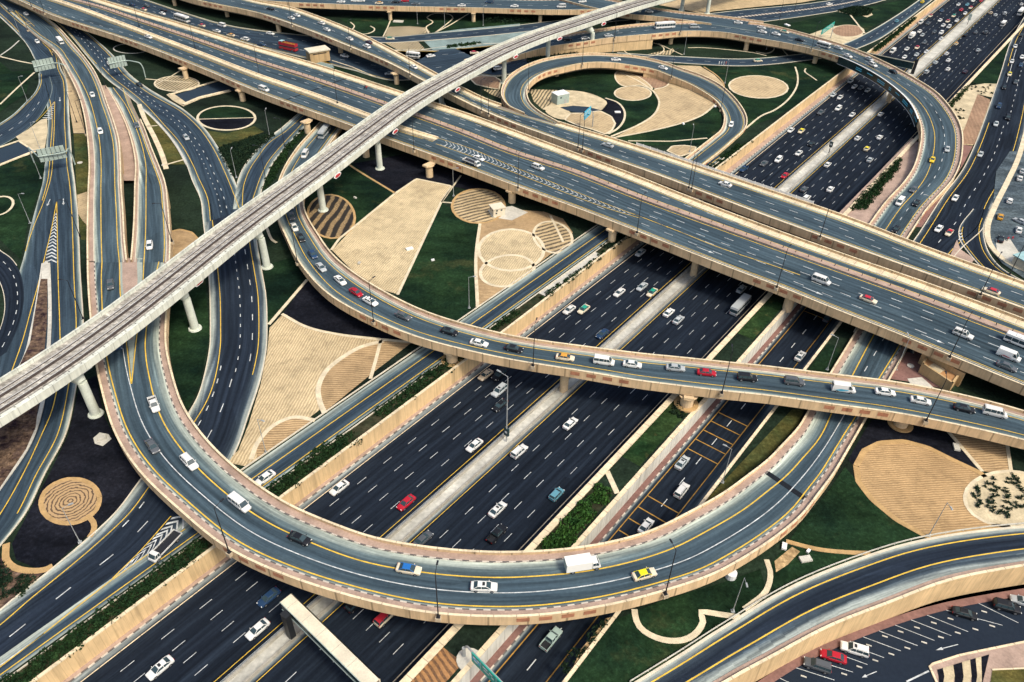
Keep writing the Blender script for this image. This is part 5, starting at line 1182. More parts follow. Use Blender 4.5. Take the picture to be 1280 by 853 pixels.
for (x0, y0, x1, y1, n) in ((1214, 104, 1240, 120, 20), (1188, 136, 1206, 150, 12)):
    for i in range(n):
        o = pl_[i % 3].copy(); COL.objects.link(o); x, y = rr.uniform(x0, x1), rr.uniform(y0, y1); o.location = at(x, y); s = rr.uniform(.9, 1.6); o.scale = (s, s, s*.8)
        tag(o, 'small dark plant on the pale sand %s' % ('triangle beside the curved bridge' if n == 12 else 'crescent by the collector road'), 'shrub', 'plants on the %s sand' % ('triangle' if n == 12 else 'crescent'))
# ------------------------------------------------------------------ vehicles: one of each kind, built with its parts
def loft(mb, st_, ring, mi=0, cap=True):
    R = [[Vector((s[0], y, z)) for y, z in ring(*s[1:])] for s in st_]; n = len(R[0])
    for a, b in zip(R, R[1:]):
        for i in range(n): mb.add([a[i], a[(i+1) % n], b[(i+1) % n], b[i]], mi=mi)
    if cap: mb.add(R[0][::-1], mi=mi); mb.add(R[-1], mi=mi)
def ring_body(hw, zb, zt):
    h = zt-zb
    return [(-hw*.9, zb), (-hw, zb+h*.28), (-hw*1.0, zb+h*.62), (-hw*.95, zt-h*.08), (-hw*.8, zt), (hw*.8, zt), (hw*.95, zt-h*.08), (hw, zb+h*.62), (hw, zb+h*.28), (hw*.9, zb)]
def greenhouse(body_root, base, top, zb, zt, hwb, hwt, col_pillars=True, roofz=.05, bx=None, sunroof=False, midp=None):
    (x0, x1), (X0, X1) = base, top
    mb = MB()
    B = [Vector((x0, -hwb, zb)), Vector((x1, -hwb*.93, zb)), Vector((x1, hwb*.93, zb)), Vector((x0, hwb, zb))]
    T = [Vector((X0, -hwt, zt)), Vector((X1, -hwt*.96, zt)), Vector((X1, hwt*.96, zt)), Vector((X0, hwt, zt))]
    for i in range(4): mb.add([B[i], B[(i+1) % 4], T[(i+1) % 4], T[i]])
    w = mb.build('windows', 'glass', body_root)
    mb = MB()
    # roof: slightly domed skin over the top outline, with overhang, plus pillars down the edges
    e = .03; P = [Vector((X0-e, -hwt-e, zt)), Vector((X1+e, -hwt*.96-e, zt)), Vector((X1+e, hwt*.96+e, zt)), Vector((X0-e, hwt+e, zt))]
    xm = (X0+X1)/2; Q = [Vector((p.x+(xm-p.x)*.12, p.y*.86, zt+roofz)) for p in P]
    mb.add(Q)
    for i in range(4): mb.add([P[i], P[(i+1) % 4], Q[(i+1) % 4], Q[i]])
    mb.add(P[::-1])
    for i in range(4): mb.tube(B[i]*1.0, T[i], .055, .05, 5, caps=False)
    for mp in (midp or [(x0+x1)/2-.1]):
        for sg in (-1, 1):
            k = (mp-x0)/(x1-x0); b_ = Vector((mp, sg*(hwb*(1-.07*k)), zb)); t_ = Vector((X0+(X1-X0)*min(max((mp-X0)/(X1-X0), .05), .95), sg*hwt*.985, zt)); mb.tube(b_, t_, .05, .045, 5, caps=False)
    r = mb.build('roof', 'paint', body_root)
    if sunroof:
        mb = MB(); mb.box((X1-.45, 0, zt+roofz+.008), (.5, .75, .012)); mb.build('sunroof', 'trim', r)
    return w, r
def wheels(root, xs, r, hw, w=.22, dual=False):
    for x in xs:
        for sg in (-1, 1):
            mb = MB(); y = sg*(hw-w/2); mb.tube((x, y-w/2, r), (x, y+w/2, r), r, r, 14); mb.tube((x, y+sg*w*.5, r), (x, y+sg*(w*.5+.012), r), r*.62, r*.55, 10, mi=1)
            mb.build('wheel', ['tyre', 'rim'], root)
def lights(root, xf, xr, y, zf, zr, s=(.14, .34, .13)):
    for sg in (-1, 1):
        mb = MB(); mb.box((xf, sg*y, zf), s, rz=-sg*.35); mb.build('headlight', 'lampglass', root)
        mb = MB(); mb.box((xr, sg*y, zr), (s[0]*.7, s[1]*.9, s[2]), rz=sg*.2); mb.build('tail_light', 'tail', root)
def mirrors(root, x, hw, z):
    for sg in (-1, 1):
        mb = MB(); mb.box((x, sg*(hw+.08), z), (.12, .2, .13)); mb.build('wing_mirror', 'paint', root)
PROTO = {}
def proto(kind, name):
    o = bpy.data.objects.new(name, None); o.empty_display_size = .5; COL.objects.link(o); PROTO[kind] = o; return o
def sedan(kind, name, L_=4.7, Wd=1.82, H_=1.46, sun=False, hatch=False):
    r = proto(kind, name); k = L_/4.7; h = Wd/2; mb = MB()
    if hatch: S = [(-2.02, h*.86, .32, .95), (-1.92, h*.95, .24, 1.02), (-1.2, h, .2, 1.0), (-.6, h, .19, .97), (.9, h, .19, .95), (1.3, h*.98, .19, .91), (1.85, h*.93, .2, .78), (2.05, h*.78, .32, .6)]
    else: S = [(-2.34, h*.82, .34, .86), (-2.22, h*.93, .24, .99), (-1.5, h, .2, 1.02), (-.8, h, .19, .97), (.9, h, .19, .95), (1.25, h*.98, .19, .92), (2.0, h*.94, .2, .80), (2.22, h*.86, .24, .70), (2.33, h*.7, .34, .58)]
    loft(mb, [(s[0]*k, *s[1:]) for s in S], ring_body); b = mb.build('body', 'paint', r, smooth=True); b.modifiers.new('e', 'EDGE_SPLIT').split_angle = R_(32)
    if hatch: greenhouse(r, (-1.95, 1.15), (-1.62, .35), .96, H_, h*.9, h*.7)
    else: greenhouse(r, (-1.85*k, 1.2*k), (-1.08*k, .38*k), .97, H_-.05, h*.9, h*.68, sunroof=sun)
    wheels(r, (-1.38*k, 1.4*k), .33, h+.01); lights(r, (1.98 if hatch else 2.2)*k, (-1.99 if hatch else -2.3)*k, h*.7, .66, .84); mirrors(r, .85*k, h, 1.0); return r
sedan('s', 'sedan'); sedan('x', 'sedan', sun=True, L_=4.9, Wd=1.86); sedan('h', 'hatchback', hatch=True)
def suv(kind, name, L_=4.85, Wd=1.92, H_=1.8, sun=False):
    r = proto(kind, name); h = Wd/2; f = L_/2; mb = MB()
    loft(mb, [(-f, h*.86, .42, 1.0), (-f+.08, h*.95, .32, 1.12), (-f+.8, h, .28, 1.12), (.9, h, .27, 1.10), (1.3, h*.98, .27, 1.06), (f-.25, h*.95, .3, .98), (f-.04, h*.84, .38, .80)], ring_body)
    b = mb.build('body', 'paint', r, smooth=True); b.modifiers.new('e', 'EDGE_SPLIT').split_angle = R_(32)
    greenhouse(r, (-f+.08, 1.2), (-f+.3, .5), 1.1, H_-.06, h*.92, h*.76, sunroof=sun, midp=[-.1, -1.3]); wheels(r, (-1.45, 1.48), .39, h+.015, .26); lights(r, f-.12, -f+.02, h*.72, .82, 1.0); mirrors(r, .85, h, 1.15)
    mb = MB(); [mb.tube((-f+.5, sg*h*.68, H_+.06), (.35, sg*h*.68, H_+.06), .025, n=5) for sg in (-1, 1)]; mb.build('roof_rail', 'trim', r); return r
suv('u', 'suv'); suv('w', 'suv', sun=True, L_=5.0, H_=1.86)
def pickup(kind='k', name='pickup_truck'):
    r = proto(kind, name); h = .93; mb = MB()
    loft(mb, [(.1-.9, h, .32, 1.1), (1.2, h, .3, 1.08), (1.5, h*.98, .3, 1.04), (2.35, h*.95, .32, .96), (2.6, h*.82, .4, .8)], ring_body)
    for sg in (-1, 1): mb.box((-1.72, sg*(h-.06), .78), (1.85, .1, .66))
    mb.box((-2.62, 0, .78), (.08, 1.8, .66)); mb.box((-1.72, 0, .5), (1.9, 1.8, .12)); mb.build('body', 'paint', r)
    greenhouse(r, (-.8, 1.3), (-.62, .62), 1.08, 1.72, h*.9, h*.74); mb = MB(); mb.box((-1.72, 0, .575), (1.75, 1.64, .02)); mb.build('cargo_bed', 'trim', r)
    wheels(r, (-1.6, 1.62), .38, h+.01, .26); lights(r, 2.48, -2.66, h*.72, .78, .9); mirrors(r, .95, h, 1.15); return r
pickup()
def van(kind='v', name='van', L_=5.2, H_=2.12, panel=False):
    r = proto(kind, name); h = .94; f = L_/2; mb = MB()
    loft(mb, [(-f, h*.9, .36, 1.22), (-f+.05, h*.98, .26, 1.3), (f-1.15, h, .25, 1.25), (f-.75, h*.98, .26, 1.12), (f-.2, h*.93, .28, .95), (f, h*.8, .36, .74)], ring_body); b = mb.build('body', 'paint', r, smooth=True); b.modifiers.new('e', 'EDGE_SPLIT').split_angle = R_(32)
    w, rf = greenhouse(r, (-f+.04, f-.75), (-f+.14, f-1.45), 1.24, H_-.1, h*.97, h*.86, roofz=.1, midp=[f-1.9, 0, -1.2])
    if panel:
        mb = MB()
        for sg in (-1, 1): mb.add([Vector((-f+.1, sg*(h*.99), 1.2)), Vector((f-2.0, sg*(h*.99), 1.2)), Vector((f-2.0, sg*h*.885, H_-.08)), Vector((-f+.1, sg*h*.885, H_-.08))])
        mb.build('side_panel', 'paint', r)
    wheels(r, (-1.55, 1.62), .34, h+.01); lights(r, f-.08, -f-.0, h*.75, .78, 1.0); mirrors(r, f-1.1, h, 1.3); return r
van('v', 'van'); van('p', 'panel_van', L_=5.5, H_=2.3, panel=True)
def bus(kind, name, L_, Wd, H_, ac=True):
    r = proto(kind, name); h = Wd/2; f = L_/2; mb = MB(); zb, zw0, zw1 = .35, H_*.42, H_*.78
    loft(mb, [(-f, h*.94, zb+.1, zw0-.02), (-f+.08, h, zb, zw0), (f-.12, h, zb, zw0), (f, h*.92, zb+.1, zw0-.06)], ring_body); mb.build('body', 'paint', r)
    mb = MB(); mb.box((0, 0, (zw0+zw1)/2), (L_-.14, Wd-.06, zw1-zw0)); mb.build('windows', 'glass', r)
    mb = MB(); mb.box((0, 0, (zw1+H_)/2), (L_-.1, Wd-.02, H_-zw1), taper=.965)
    n = int(L_/1.5)
    for i in range(n+1):
        for sg in (-1, 1): mb.box((-f+.12+(L_-.24)*i/n, sg*(h-.025), (zw0+zw1)/2), (.1, .04, zw1-zw0+.02))
    rf = mb.build('roof', 'paint', r)
    if ac: mb = MB(); mb.box((-.3, 0, H_+.1), (L_*.28, Wd*.6, .22), taper=.85); mb.build('air_conditioner', 'white', rf)
    wheels(r, (-f+L_*.22, f-L_*.2), .42, h+.01, .3); lights(r, f-.02, -f, h*.78, .7, .9, (.08, .3, .2)); mirrors(r, f-.15, h, H_*.6); return r
bus('m', 'minibus', 6.9, 2.05, 2.6); bus('b', 'coach', 11.4, 2.5, 3.3); bus('n', 'city_bus', 9.5, 2.4, 3.0, False)
def boxtruck(kind='t', name='box_truck'):
    r = proto(kind, name); mb = MB()
    loft(mb, [(1.75, .98, .5, 1.35), (3.1, .98, .45, 1.3), (3.35, .9, .5, 1.05)], ring_body); mb.box((-.6, 0, .68), (5.0, .9, .22)); mb.build('body', 'paint', r)
    greenhouse(r, (1.75, 3.2), (1.78, 2.75), 1.3, 2.1, .96, .88, roofz=.1); mb = MB(); mb.box((-.85, 0, 1.85), (4.9, 2.2, 2.1)); cb = mb.build('cargo_box', 'paint', r)
    mb = MB(); mb.box((-3.32, 0, 1.85), (.03, 2.06, 1.94)); mb.build('rear_door', 'signback', cb)
    wheels(r, (-2.0, 2.6), .42, 1.0, .3); lights(r, 3.3, -3.3, .72, .8, .75, (.08, .28, .16)); mirrors(r, 3.0, 1.0, 1.6); return r
boxtruck()
def flatbed(kind='f', name='flatbed_truck'):
    r = proto(kind, name); mb = MB(); loft(mb, [(2.2, .98, .5, 1.3), (3.5, .98, .45, 1.25), (3.7, .9, .5, 1.0)], ring_body); mb.build('body', 'paint', r)
    greenhouse(r, (2.2, 3.55), (2.25, 3.1), 1.25, 2.0, .96, .88, roofz=.1); mb = MB(); mb.box((-.75, 0, 1.0), (5.7, 2.2, .14)); mb.box((-.75, 0, .72), (5.7, .8, .3)); mb.build('cargo_bed', 'trim', r)
    mb = MB()
    for sg in (-1, 1): mb.box((-.75, sg*1.1, 1.25), (5.7, .06, .38))
    mb.box((-3.6, 0, 1.25), (.06, 2.2, .38)); mb.build('side_board', 'paint', r)
    wheels(r, (-2.2, 2.9), .42, 1.0, .3); lights(r, 3.65, -3.6, .72, .75, .8, (.08, .28, .16)); return r
flatbed()
def tourbus(kind='d', name='double_decker_bus'):
    r = proto(kind, name); mb = MB(); mb.box((0, 0, .95), (10.4, 2.5, 1.2)); mb.box((0, 0, 2.55), (10.4, 2.5, .5)); mb.box((0, 0, 2.9), (10.3, 2.4, .08))
    for sg in (-1, 1): mb.box((0, sg*1.22, 3.3), (10.4, .06, .75))
    mb.box((-5.17, 0, 3.3), (.06, 2.4, .75)); mb.box((5.17, 0, 3.3), (.06, 2.4, .75)); mb.build('body', 'red', r)
    mb = MB(); mb.box((0, 0, 1.92), (10.3, 2.46, .78)); mb.build('windows', 'glass', r)
    mb = MB()
    for i in range(9):
        for y in (-.8, -.35, .35, .8): mb.box((-3.8+i*.95, y, 3.25), (.16, .4, .62)); 
    mb.build('seat_row', 'oyel', r); mb = MB(); mb.box((3.9, 0, 4.15), (2.2, 2.3, .08)); [mb.box((4.9, s*1.1, 3.75), (.08, .08, .8)) for s in (-1, 1)]; [mb.box((2.9, s*1.1, 3.75), (.08, .08, .8)) for s in (-1, 1)]; mb.build('canopy', 'roofteal', r)
    wheels(r, (-3.2, 3.2), .5, 1.27, .3); lights(r, 5.2, -5.2, .95, .7, .8, (.08, .3, .2)); return r
tourbus()
def motorbike(kind='o', name='motorcycle'):
    r = proto(kind, name)
    for x in (-.68, .68):
        mb = MB(); mb.tube((x, -.07, .31), (x, .07, .31), .31, .31, 14); mb.tube((x, -.08, .31), (x, .08, .31), .16, .16, 8, mi=1); mb.build('wheel', ['tyre', 'rim'], r)
    mb = MB(); loft(mb, [(-.85, .1, .72, .86), (-.4, .16, .5, .84), (.1, .18, .45, .98), (.42, .14, .6, 1.0), (.6, .08, .7, .9)], ring_body); mb.build('body', 'paint', r, smooth=True)
    mb = MB(); mb.tube((.5, 0, .9), (.68, 0, .31), .035); mb.tube((.42, -.34, 1.06), (.42, .34, 1.06), .025); mb.build('handlebar', 'trim', r)
    mb = MB(); mb.box((-.72, 0, 1.05), (.5, .5, .45)); mb.build('delivery_box', 'red', r); return r
motorbike()
# a person: one continuous skinned figure
def person(name, P, pose='stand'):
    me = bpy.data.meshes.new(name); 
    if pose == 'stand': V = [(0, 0, .95), (0, 0, 1.2), (0, 0, 1.45), (0, 0, 1.56), (.02, 0, 1.70), (0, .1, .9), (.03, .12, .5), (-.02, .13, .06), (.12, .14, .03), (0, -.1, .9), (-.05, -.12, .5), (.02, -.13, .06), (.16, -.14, .03), (0, .2, 1.42), (.03, .25, 1.15), (.1, .24, .88), (0, -.2, 1.42), (-.02, -.26, 1.15), (.06, -.26, .88)]
    else: V = [(-.25, 0, .98), (-.2, 0, 1.2), (-.1, 0, 1.42), (-.05, 0, 1.52), (0, 0, 1.68), (-.2, .12, .95), (.18, .2, .85), (.08, .2, .42), (.2, .2, .38), (-.2, -.12, .95), (.18, -.2, .85), (.08, -.2, .42), (.2, -.2, .38), (-.1, .2, 1.4), (.08, .28, 1.18), (.38, .3, 1.08), (-.1, -.2, 1.4), (.08, -.28, 1.18), (.38, -.3, 1.08)]
    E = [(0, 1), (1, 2), (2, 3), (3, 4), (0, 5), (5, 6), (6, 7), (7, 8), (0, 9), (9, 10), (10, 11), (11, 12), (2, 13), (13, 14), (14, 15), (2, 16), (16, 17), (17, 18)]
    rad = [.15, .14, .15, .06, .11, .1, .075, .05, .045, .1, .075, .05, .045, .07, .05, .035, .07, .05, .035]
    me.from_pydata(V, E, []); o = bpy.data.objects.new(name, me); COL.objects.link(o)
    o.modifiers.new('skin', 'SKIN'); 
    if not me.skin_vertices: return o
    for i, sv in enumerate(me.skin_vertices[0].data): sv.radius = (rad[i], rad[i]); sv.use_root = (i == 0)
    o.modifiers.new('sub', 'SUBSURF').levels = 1; me.materials.append(M['cloth']); return o
M['cloth'] = objcol('clothing', .9)
def copy_tree(src, parent=None):
    c = src.copy(); COL.objects.link(c); c.parent = parent
    for ch in src.children:
        if ch is not c: copy_tree(ch, c)
    return c
COLR = {'w': ((.70, .70, .66), 'white'), 'k': ((.014, .016, .02), 'black'), 'g': ((.09, .10, .11), 'dark grey'), 'sv': ((.42, .45, .45), 'silver'), 'bl': ((.02, .05, .11), 'dark blue'), 'r': ((.40, .015, .03), 'red'), 'y': ((.78, .55, .03), 'yellow'), 'te': ((.10, .26, .32), 'teal'), 'be': ((.55, .44, .30), 'beige'), 'pu': ((.06, .03, .05), 'dark plum'), 'lg': ((.36, .47, .42), 'pale green'), 'or': ((.55, .28, .03), 'amber')}
TAXI = {'tr': ((.48, .025, .04), 'red'), 'tg': ((.02, .30, .20), 'green'), 'ty': ((.80, .66, .02), 'yellow'), 'tb': ((.02, .14, .42), 'blue'), 'to': ((.62, .30, .05), 'orange')}
KN = {'s': 'sedan', 'x': 'sedan with sunroof', 'h': 'hatchback', 'u': 'SUV', 'w': 'SUV with sunroof', 'k': 'pickup truck', 'v': 'passenger van', 'p': 'panel van', 'm': 'minibus', 'b': 'coach', 'n': 'bus', 't': 'box truck', 'f': 'flatbed truck', 'd': 'open top double decker bus', 'o': 'motorcycle'}
CATN = {'s': 'car', 'x': 'car', 'h': 'car', 'u': 'car', 'w': 'car', 'k': 'pickup truck', 'v': 'van', 'p': 'van', 'm': 'minibus', 'b': 'bus', 'n': 'bus', 't': 'truck', 'f': 'truck', 'd': 'bus', 'o': 'motorcycle'}
# carriageways: (phrase, direction source, level). Direction +1 follows the built curve, -1 runs against it
WAYS = {
 'HL': ('on the left motorway', None, 0, -1), 'HR': ('on the right motorway', None, 0, 1),
 'LOOP': ('on the huge loop bridge', 'LOOP', None, 1), 'R': ('on the left approach ramp', 'R', None, 1), 'S': ('on the right approach ramp', 'S', None, 1), 'F': ('on the slender flyover', 'F', None, 1),
 'M1N': ('on the near half of the main bridge', 'M1', None, 1), 'M1F': ('on the far half of the main bridge', 'M1', None, -1), 'M2': ('on the upper bridge', 'M2', None, -1), 'MX': ('on the ramp left of the viaduct', 'M2', None, -1),
 'Z': ('on the curved upper right bridge', 'Z', None, 1), 'UR': ('on the short upper merging ramp', 'UR', None, 1), 'N': ('on the small round loop ramp', 'N', None, 1), 'Y': ('on the bridge along the top edge', 'Y', None, -1), 'TG': ('on the ground road behind the main bridge', 'TG', None, -1), 'TGr': ('on the ground road behind the main bridge', 'TG', None, 1), 'AA': ('on the narrow road behind the ramp bridge', 'AA', None, 1), 'AE': ('on the road behind the small loop', 'AE', None, 1), 'TR': ('on the two way road at the top edge', 'TR', None, 1),
 'RR': ('on the collector road at the right edge', 'RR', None, 1), 'P1': ('on the grey road at the left edge', 'P1', None, 1), 'T': ('on the curving upper left ground road', 'T', None, 1), 'TUW': ('on the wide road at the lower left', 'TUW', None, 1), 'SR': ('on the straight service road', 'SR', None, -1), 'HA': ('on the sunken ladder marked road', None, 0, 1),
 'PK': ('in the sunken car park', None, -1.5, 1), 'PR': ('in the small car park at the right edge', None, 4.8, 1)}
CARS = """
HL w s 322 787;w x 200 835;bl s 336 747;w s 424 610;r s 507.6 628.6;w s 593 557;be s 607 469;k u 624 469;sv w 624 489;k s 625 507;w s 711.5 387.5;tg s 729.5 387;bl s 753 417.6;w s 774 366;sv s 802.5 358.7;tg s 815 366;sv s 800.5 316;bl k 929.5 211.5;g s 955 204.6;w u 973 200;r s 981 219.7;w s 998.5 191.5;k s 1014 180;w s 988.5 163;ty s 1001.6 164;g k 1026 141;w s 1050 122;sv s 1041.5 119;sv s 1063 101.6;w s 1068 108.6;g s 1076 110;sv s 1084.6 113;w u 1047.8 136;w s 1065 143.7
HL tr s 1163 20;w v 1150.7 28.6;g s 1160 29.5;w s 1175 25.7;tr s 1184.6 26.7;tg s 1192 20;w s 1196 26;w s 1179 32;w u 1186 34;w s 1206.5 17;r s 1201.5 12.5;tr s 1213.4 9.8;te s 1209 6;w s 1198 6;bl s 1177 13.5;w s 1216.5 1;r s 1226.6 1;w s 1149.5 39.5;sv s 1153 44;g s 1168 40;w u 1176.4 41.4;w t 1139.4 45.4;w s 1176.4 48.7;g s 1155.7 53.3;tr s 1146.3 59.6;w s 1133.5 61.4;sv s 1145.7 68.6;w s 1158 65;w s 1130.7 71.5;w p 1116 63.4
HR w s 836 391;sv s 848 400;sv s 927 361.5;sv n 925 383;w s 713 529.5;w u 649 564.7;te h 695.7 618;w x 622 637;k k 621 668;g s 529 674;tr u 482 771;k h 444 755;w s 1034.5 206;w s 1072 173;w s 1099.7 171.8;ty s 1083.6 186;sv s 1087.4 200;w s 1101 143;g s 1005 236.6;w s 1038 236.6;w u 1008 248;sv u 1158 90.5;sv s 1169.5 78.4;w s 1183.3 67.3;w s 1185.5 75.6;w s 1185 86.8;to s 1195.2 54.8;k s 1206.5 44;g s 1219.7 40.8;g u 1232.2 41;sv s 1222.6 63;pu s 1206.5 90;w m 1254 30;be s 1238.5 16.3;sv s 1244.4 19;sv u 1256 17.3;w b 1276 15.7;w s 1277 5.6
RR w s 1269 58;k s 1276.7 44;w s 1264.8 77;w s 1277.4 71.5;ty s 1262 92.8;bl s 1276 81.5;g s 1269.8 102.8;k s 1255.4 109.4;bl u 1248.5 133.2;k u 1259.8 147.4;sv s 1245 155;sv s 1225.6 193;w s 1194 247.6;w s 1173.4 286;tr s 1186.5 291
Z sv s 1184 186.5;y s 1165.4 199.7;g s 1142 237;w v 1124.8 252.9;k s 1145.6 254;k s 1120 286.7;w s 1060 70;w u 1091 81.5;sv s 1086.6 74;k s 1116.7 89.7;w m 1029.6 56.7;sv s 1047.8 60;w s 970 42.6;tg s 980.7 40;k s 999.5 50;w s 922.9 28.5;w s 951.9 34.8;w s 953 40;sv v 868 34;w b 831 33;sv s 760.7 44.5;w s 731.7 48;k u 709 49.5
UR w s 811.5 14.5
AE tg s 947.5 76;te s 1121 26.5;y s 1153 2.5
TR w s 1036.5 5.3;bl s 978 13.5
N w x 770 74.6;w s 828.8 85;w h 913.9 155.9
M2 sv s 759.7 181.6;w s 906.3 230.3;tr s 1238.9 364
MX k s 337.6 11;w s 370.8 19.4;w s 364 22.6;w s 401.8 29;w s 408.5 37.2;w s 436.9 48.5;pu s 461 52.7;w u 458.3 58.3;w s 517 83.8
M1F g o 456.7 109.6
M1N w u 672.6 209.6;w f 589.5 204;w s 598.5 198;w s 185.6 46.4;w v 330 112;w v 1026.5 351;tr s 1085.4 374.5;w w 1203.8 418.4;w m 1274 427;w p 1261.7 443.3;g s 1258.6 458.3
F sv s 364 256.6;g s 364.6 270.4;w s 368 284.2;k s 376.4 297.5;bl s 391 318;sv s 401.5 334.4;w x 425.3 350.7;r s 445 365.7;w x 463 377;g s 504.3 395.3;k s 562 414.6;w s 599 429;k s 642.5 436;to s 706.5 447;w v 754.9 452.3;w s 790.5 455.6;sv s 844.4 460;r s 883.3 466;k u 933.9 472.6;g u 992.6 477.4;w p 1054.8 484.4;w s 1106.7 490.2;w s 1151 501;k s 1205.3 510.8;w v 1243.4 516.5;w v 381.2 193.7;sv n 405.4 165.7
LOOP w k 192.6 506;g s 190.6 558;w u 237 578.5;w v 299.7 630;k s 374.7 673.4;tb s 511 711.7;w x 605 733.5;w t 727.8 706;ty s 805.5 718;bl s 148 430
R g s 138 355.8;w m 75.2 51.4;w s 115.4 118.4;w h 125.4 164.3;w s 32.6 17.6
S w h 187 307;g s 170.5 156.7
P1 w s 46.4 52;g s 12.5 12.5
T sv s 232.5 171.8;k s 174.3 106;w h 137 80
SR w s 331.3 597.8
TUW w f 207 684
HA sv x 852.7 578.5;w u 852 613.6;w s 807.5 657.8;lg k 689 799;w x 1000.4 445.3;g s 1035 397.4
TG bl s 165 6;tr s 179.4 12;g s 183 7.5;w s 202.6 17;k s 204 13;w b 227.7 24;tr s 252 32;w v 277.2 32;w s 271 39;to s 288.5 44;w u 306 49.3;r d 360.7 60
TGr bl s 327 56;w s 338 42;sv s 395.9 47.7;w s 397.7 65.8;w s 431 70;w m 516.4 69;w s 538.4 70;tr s 593 66;w u 623 86;sv s 487 92
Y w s 426 2.3;w s 443.5 1;w s 451 1;to s 473.6 4;k s 494.5 2.5;r s 506 1;g s 519.6 5;w s 577 7;bl u 611.7 2.8;w s 643 7.8;w v 701.6 8.5;w s 728 2;w s 295.4 -3
AA tg s 487.6 48.3
"""
PARK = [('g', 'u', 1021.4, 832, 24), ('r', 's', 1041.5, 820.8, 24), ('w', 'w', 1067.8, 812, 24), ('k', 's', 1205.8, 767, 24), ('k', 'w', 1258.4, 759, 24), ('sv', 's', 1279, 752, 24)]
PARKR = [('sv', 's', 1278, 214, 0), ('w', 's', 1274.6, 223, 0), ('w', 'h', 1262, 251, 0), ('or', 's', 1250.5, 271, 0), ('sv', 's', 1275, 276.6, 60), ('w', 's', 1273.5, 287.5, 0), ('k', 's', 1251, 299, 0), ('g', 'o', 1260, 298, 0)]
entries = []
for line_ in CARS.strip().split('\n'):
    way, rest = line_.split(' ', 1)
    for e in rest.split(';'):
        c, k_, x, y = e.split(); entries.append([way, c, k_, float(x), float(y), None])
for c, k_, x, y, a in PARK: entries.append(['PK', c, k_, x, y, a])
for c, k_, x, y, a in PARKR: entries.append(['PR', c, k_, x, y, a])
ORD = ['nearest', 'second nearest', 'third nearest', 'fourth nearest', 'fifth nearest', 'sixth nearest', 'seventh nearest', 'eighth nearest', 'ninth nearest', 'tenth nearest', 'eleventh nearest', 'twelfth nearest', 'thirteenth nearest', 'fourteenth nearest', 'fifteenth nearest', 'sixteenth nearest']
def region(way, x, y):
    if way in ('HL', 'HR'):
        if y > 700 or (way == 'HL' and y > 690): return 'below the loop'
        if way == 'HR' and y > 505 or way == 'HL' and y > 455: return 'between loop and flyover'
        if y > 300: return 'between flyover and main bridge'
        if way == 'HL' and y > 95 and y < 260 or way == 'HR' and y > 135: return 'short of the curved bridge'
        return 'beyond the curved bridge'
    if way == 'F': return 'left of the sandy field edge' if x < 480 else ('beyond the railway viaduct' if y < 200 else '')
    return ''
cnt = {}
for e in entries:
    e.append((e[0], e[1], e[2], region(e[0], e[3], e[4])) if not (e[0] == 'F' and e[4] < 200) else (e[0], e[1], e[2], 'north of the railway viaduct'))
rank = {}
for key in set(tuple(e[6]) for e in entries):
    g = sorted([e for e in entries if tuple(e[6]) == key], key=lambda e: -e[4])
    for i, e in enumerate(g): rank[id(e)] = (i, len(g))
used = set(); nper = {}
rv = random.Random(11)
for e in entries:
    way, c, k_, x, y, ang, key = e
    phrase, dk, lv, sg = WAYS[way]; taxi = c in TAXI
    i, n = rank[id(e)]
    nm = KN[k_]; cn = COLR[c][1] if not taxi else None
    lab = ('cream taxi with %s roof' % TAXI[c][1]) if taxi else '%s %s' % (cn, nm)
    if key[3]: lab += ' '+key[3]
    if way == 'F' and key[3].startswith('left'): lab = lab.replace('left of the sandy field edge', 'on the bend')
    lab += ' '+phrase
    if n > 1: lab = '%s %s' % (ORD[i] if i < 16 else 'farthest', lab)
    src = PROTO[k_]; root_ = src if k_ not in used else copy_tree(src)
    used.add(k_)
    if dk is None:
        z = lv; 
        if way == 'HA':
            s_, _t = to_st(at(x, y, 0)); z = zH(s_)
        d = Vector((UX, UY, 0))*sg
        if ang is not None:
            if way == 'PK': a = at(990, 833, -1.5); b = at(1043, 850, -1.5); d = (a-b).normalized()*(-1 if c == 'k' else 1)
            else: d = Vector((math.cos(R_(60+ang)), math.sin(R_(60+ang)), 0))
    else:
        D = DK[dk]; z = 6
        for _ in range(3): q = nearest(D.C, at(x, y, z+.6)); z = q[1].z
        z += getattr(D, 'lift', 0); d = q[2]*sg
    p = at(x, y, z+(.6 if k_ not in 'mbndtp' else 1.1))
    root_.location = (p.x, p.y, z+.02); root_.rotation_euler = (0, 0, math.atan2(d.y, d.x)+rv.uniform(-.02, .02))
    if dk: 
        pass
    rgb = (.66, .58, .42) if taxi else (lambda f_: tuple(min(.85, v*f_) for v in COLR[c][0]))(rv.uniform(.86, 1.1)); 
    stack = list(root_.children)
    while stack:
        o = stack.pop(); stack += list(o.children)
        o.color = (*(TAXI[c][0] if (taxi and o.name.startswith('roof')) else rgb), 1)
    if k_ == 't':
        for o in root_.children:
            if o.name.startswith('cargo_box'): o.color = (.82, .81, .74, 1)
    if k_ == 'p' and (x, y) in ((1054.8, 484.4), (1261.7, 443.3)):
        mb = MB(); Y_ = -.965; cc = 'blue' if x < 1100 else 'red'
        for (a_, b_, c_, d_) in (((-2.3, .75), (-1.2, .7), (.4, 1.2), (-.6, 1.22)), ((-1.4, .62), (-.2, .6), (1.2, 1.1), (.7, 1.18))) if cc == 'blue' else (((-1.6, .72), (.2, .62), (.9, .8), (-1.0, 1.0)),): mb.add([Vector((q_[0], Y_, q_[1])) for q_ in (a_, b_, c_, d_)])
        lv = mb.build('livery', cc); lv.parent = root_
    tag(root_, lab, CATN[k_], 'vehicles '+phrase)
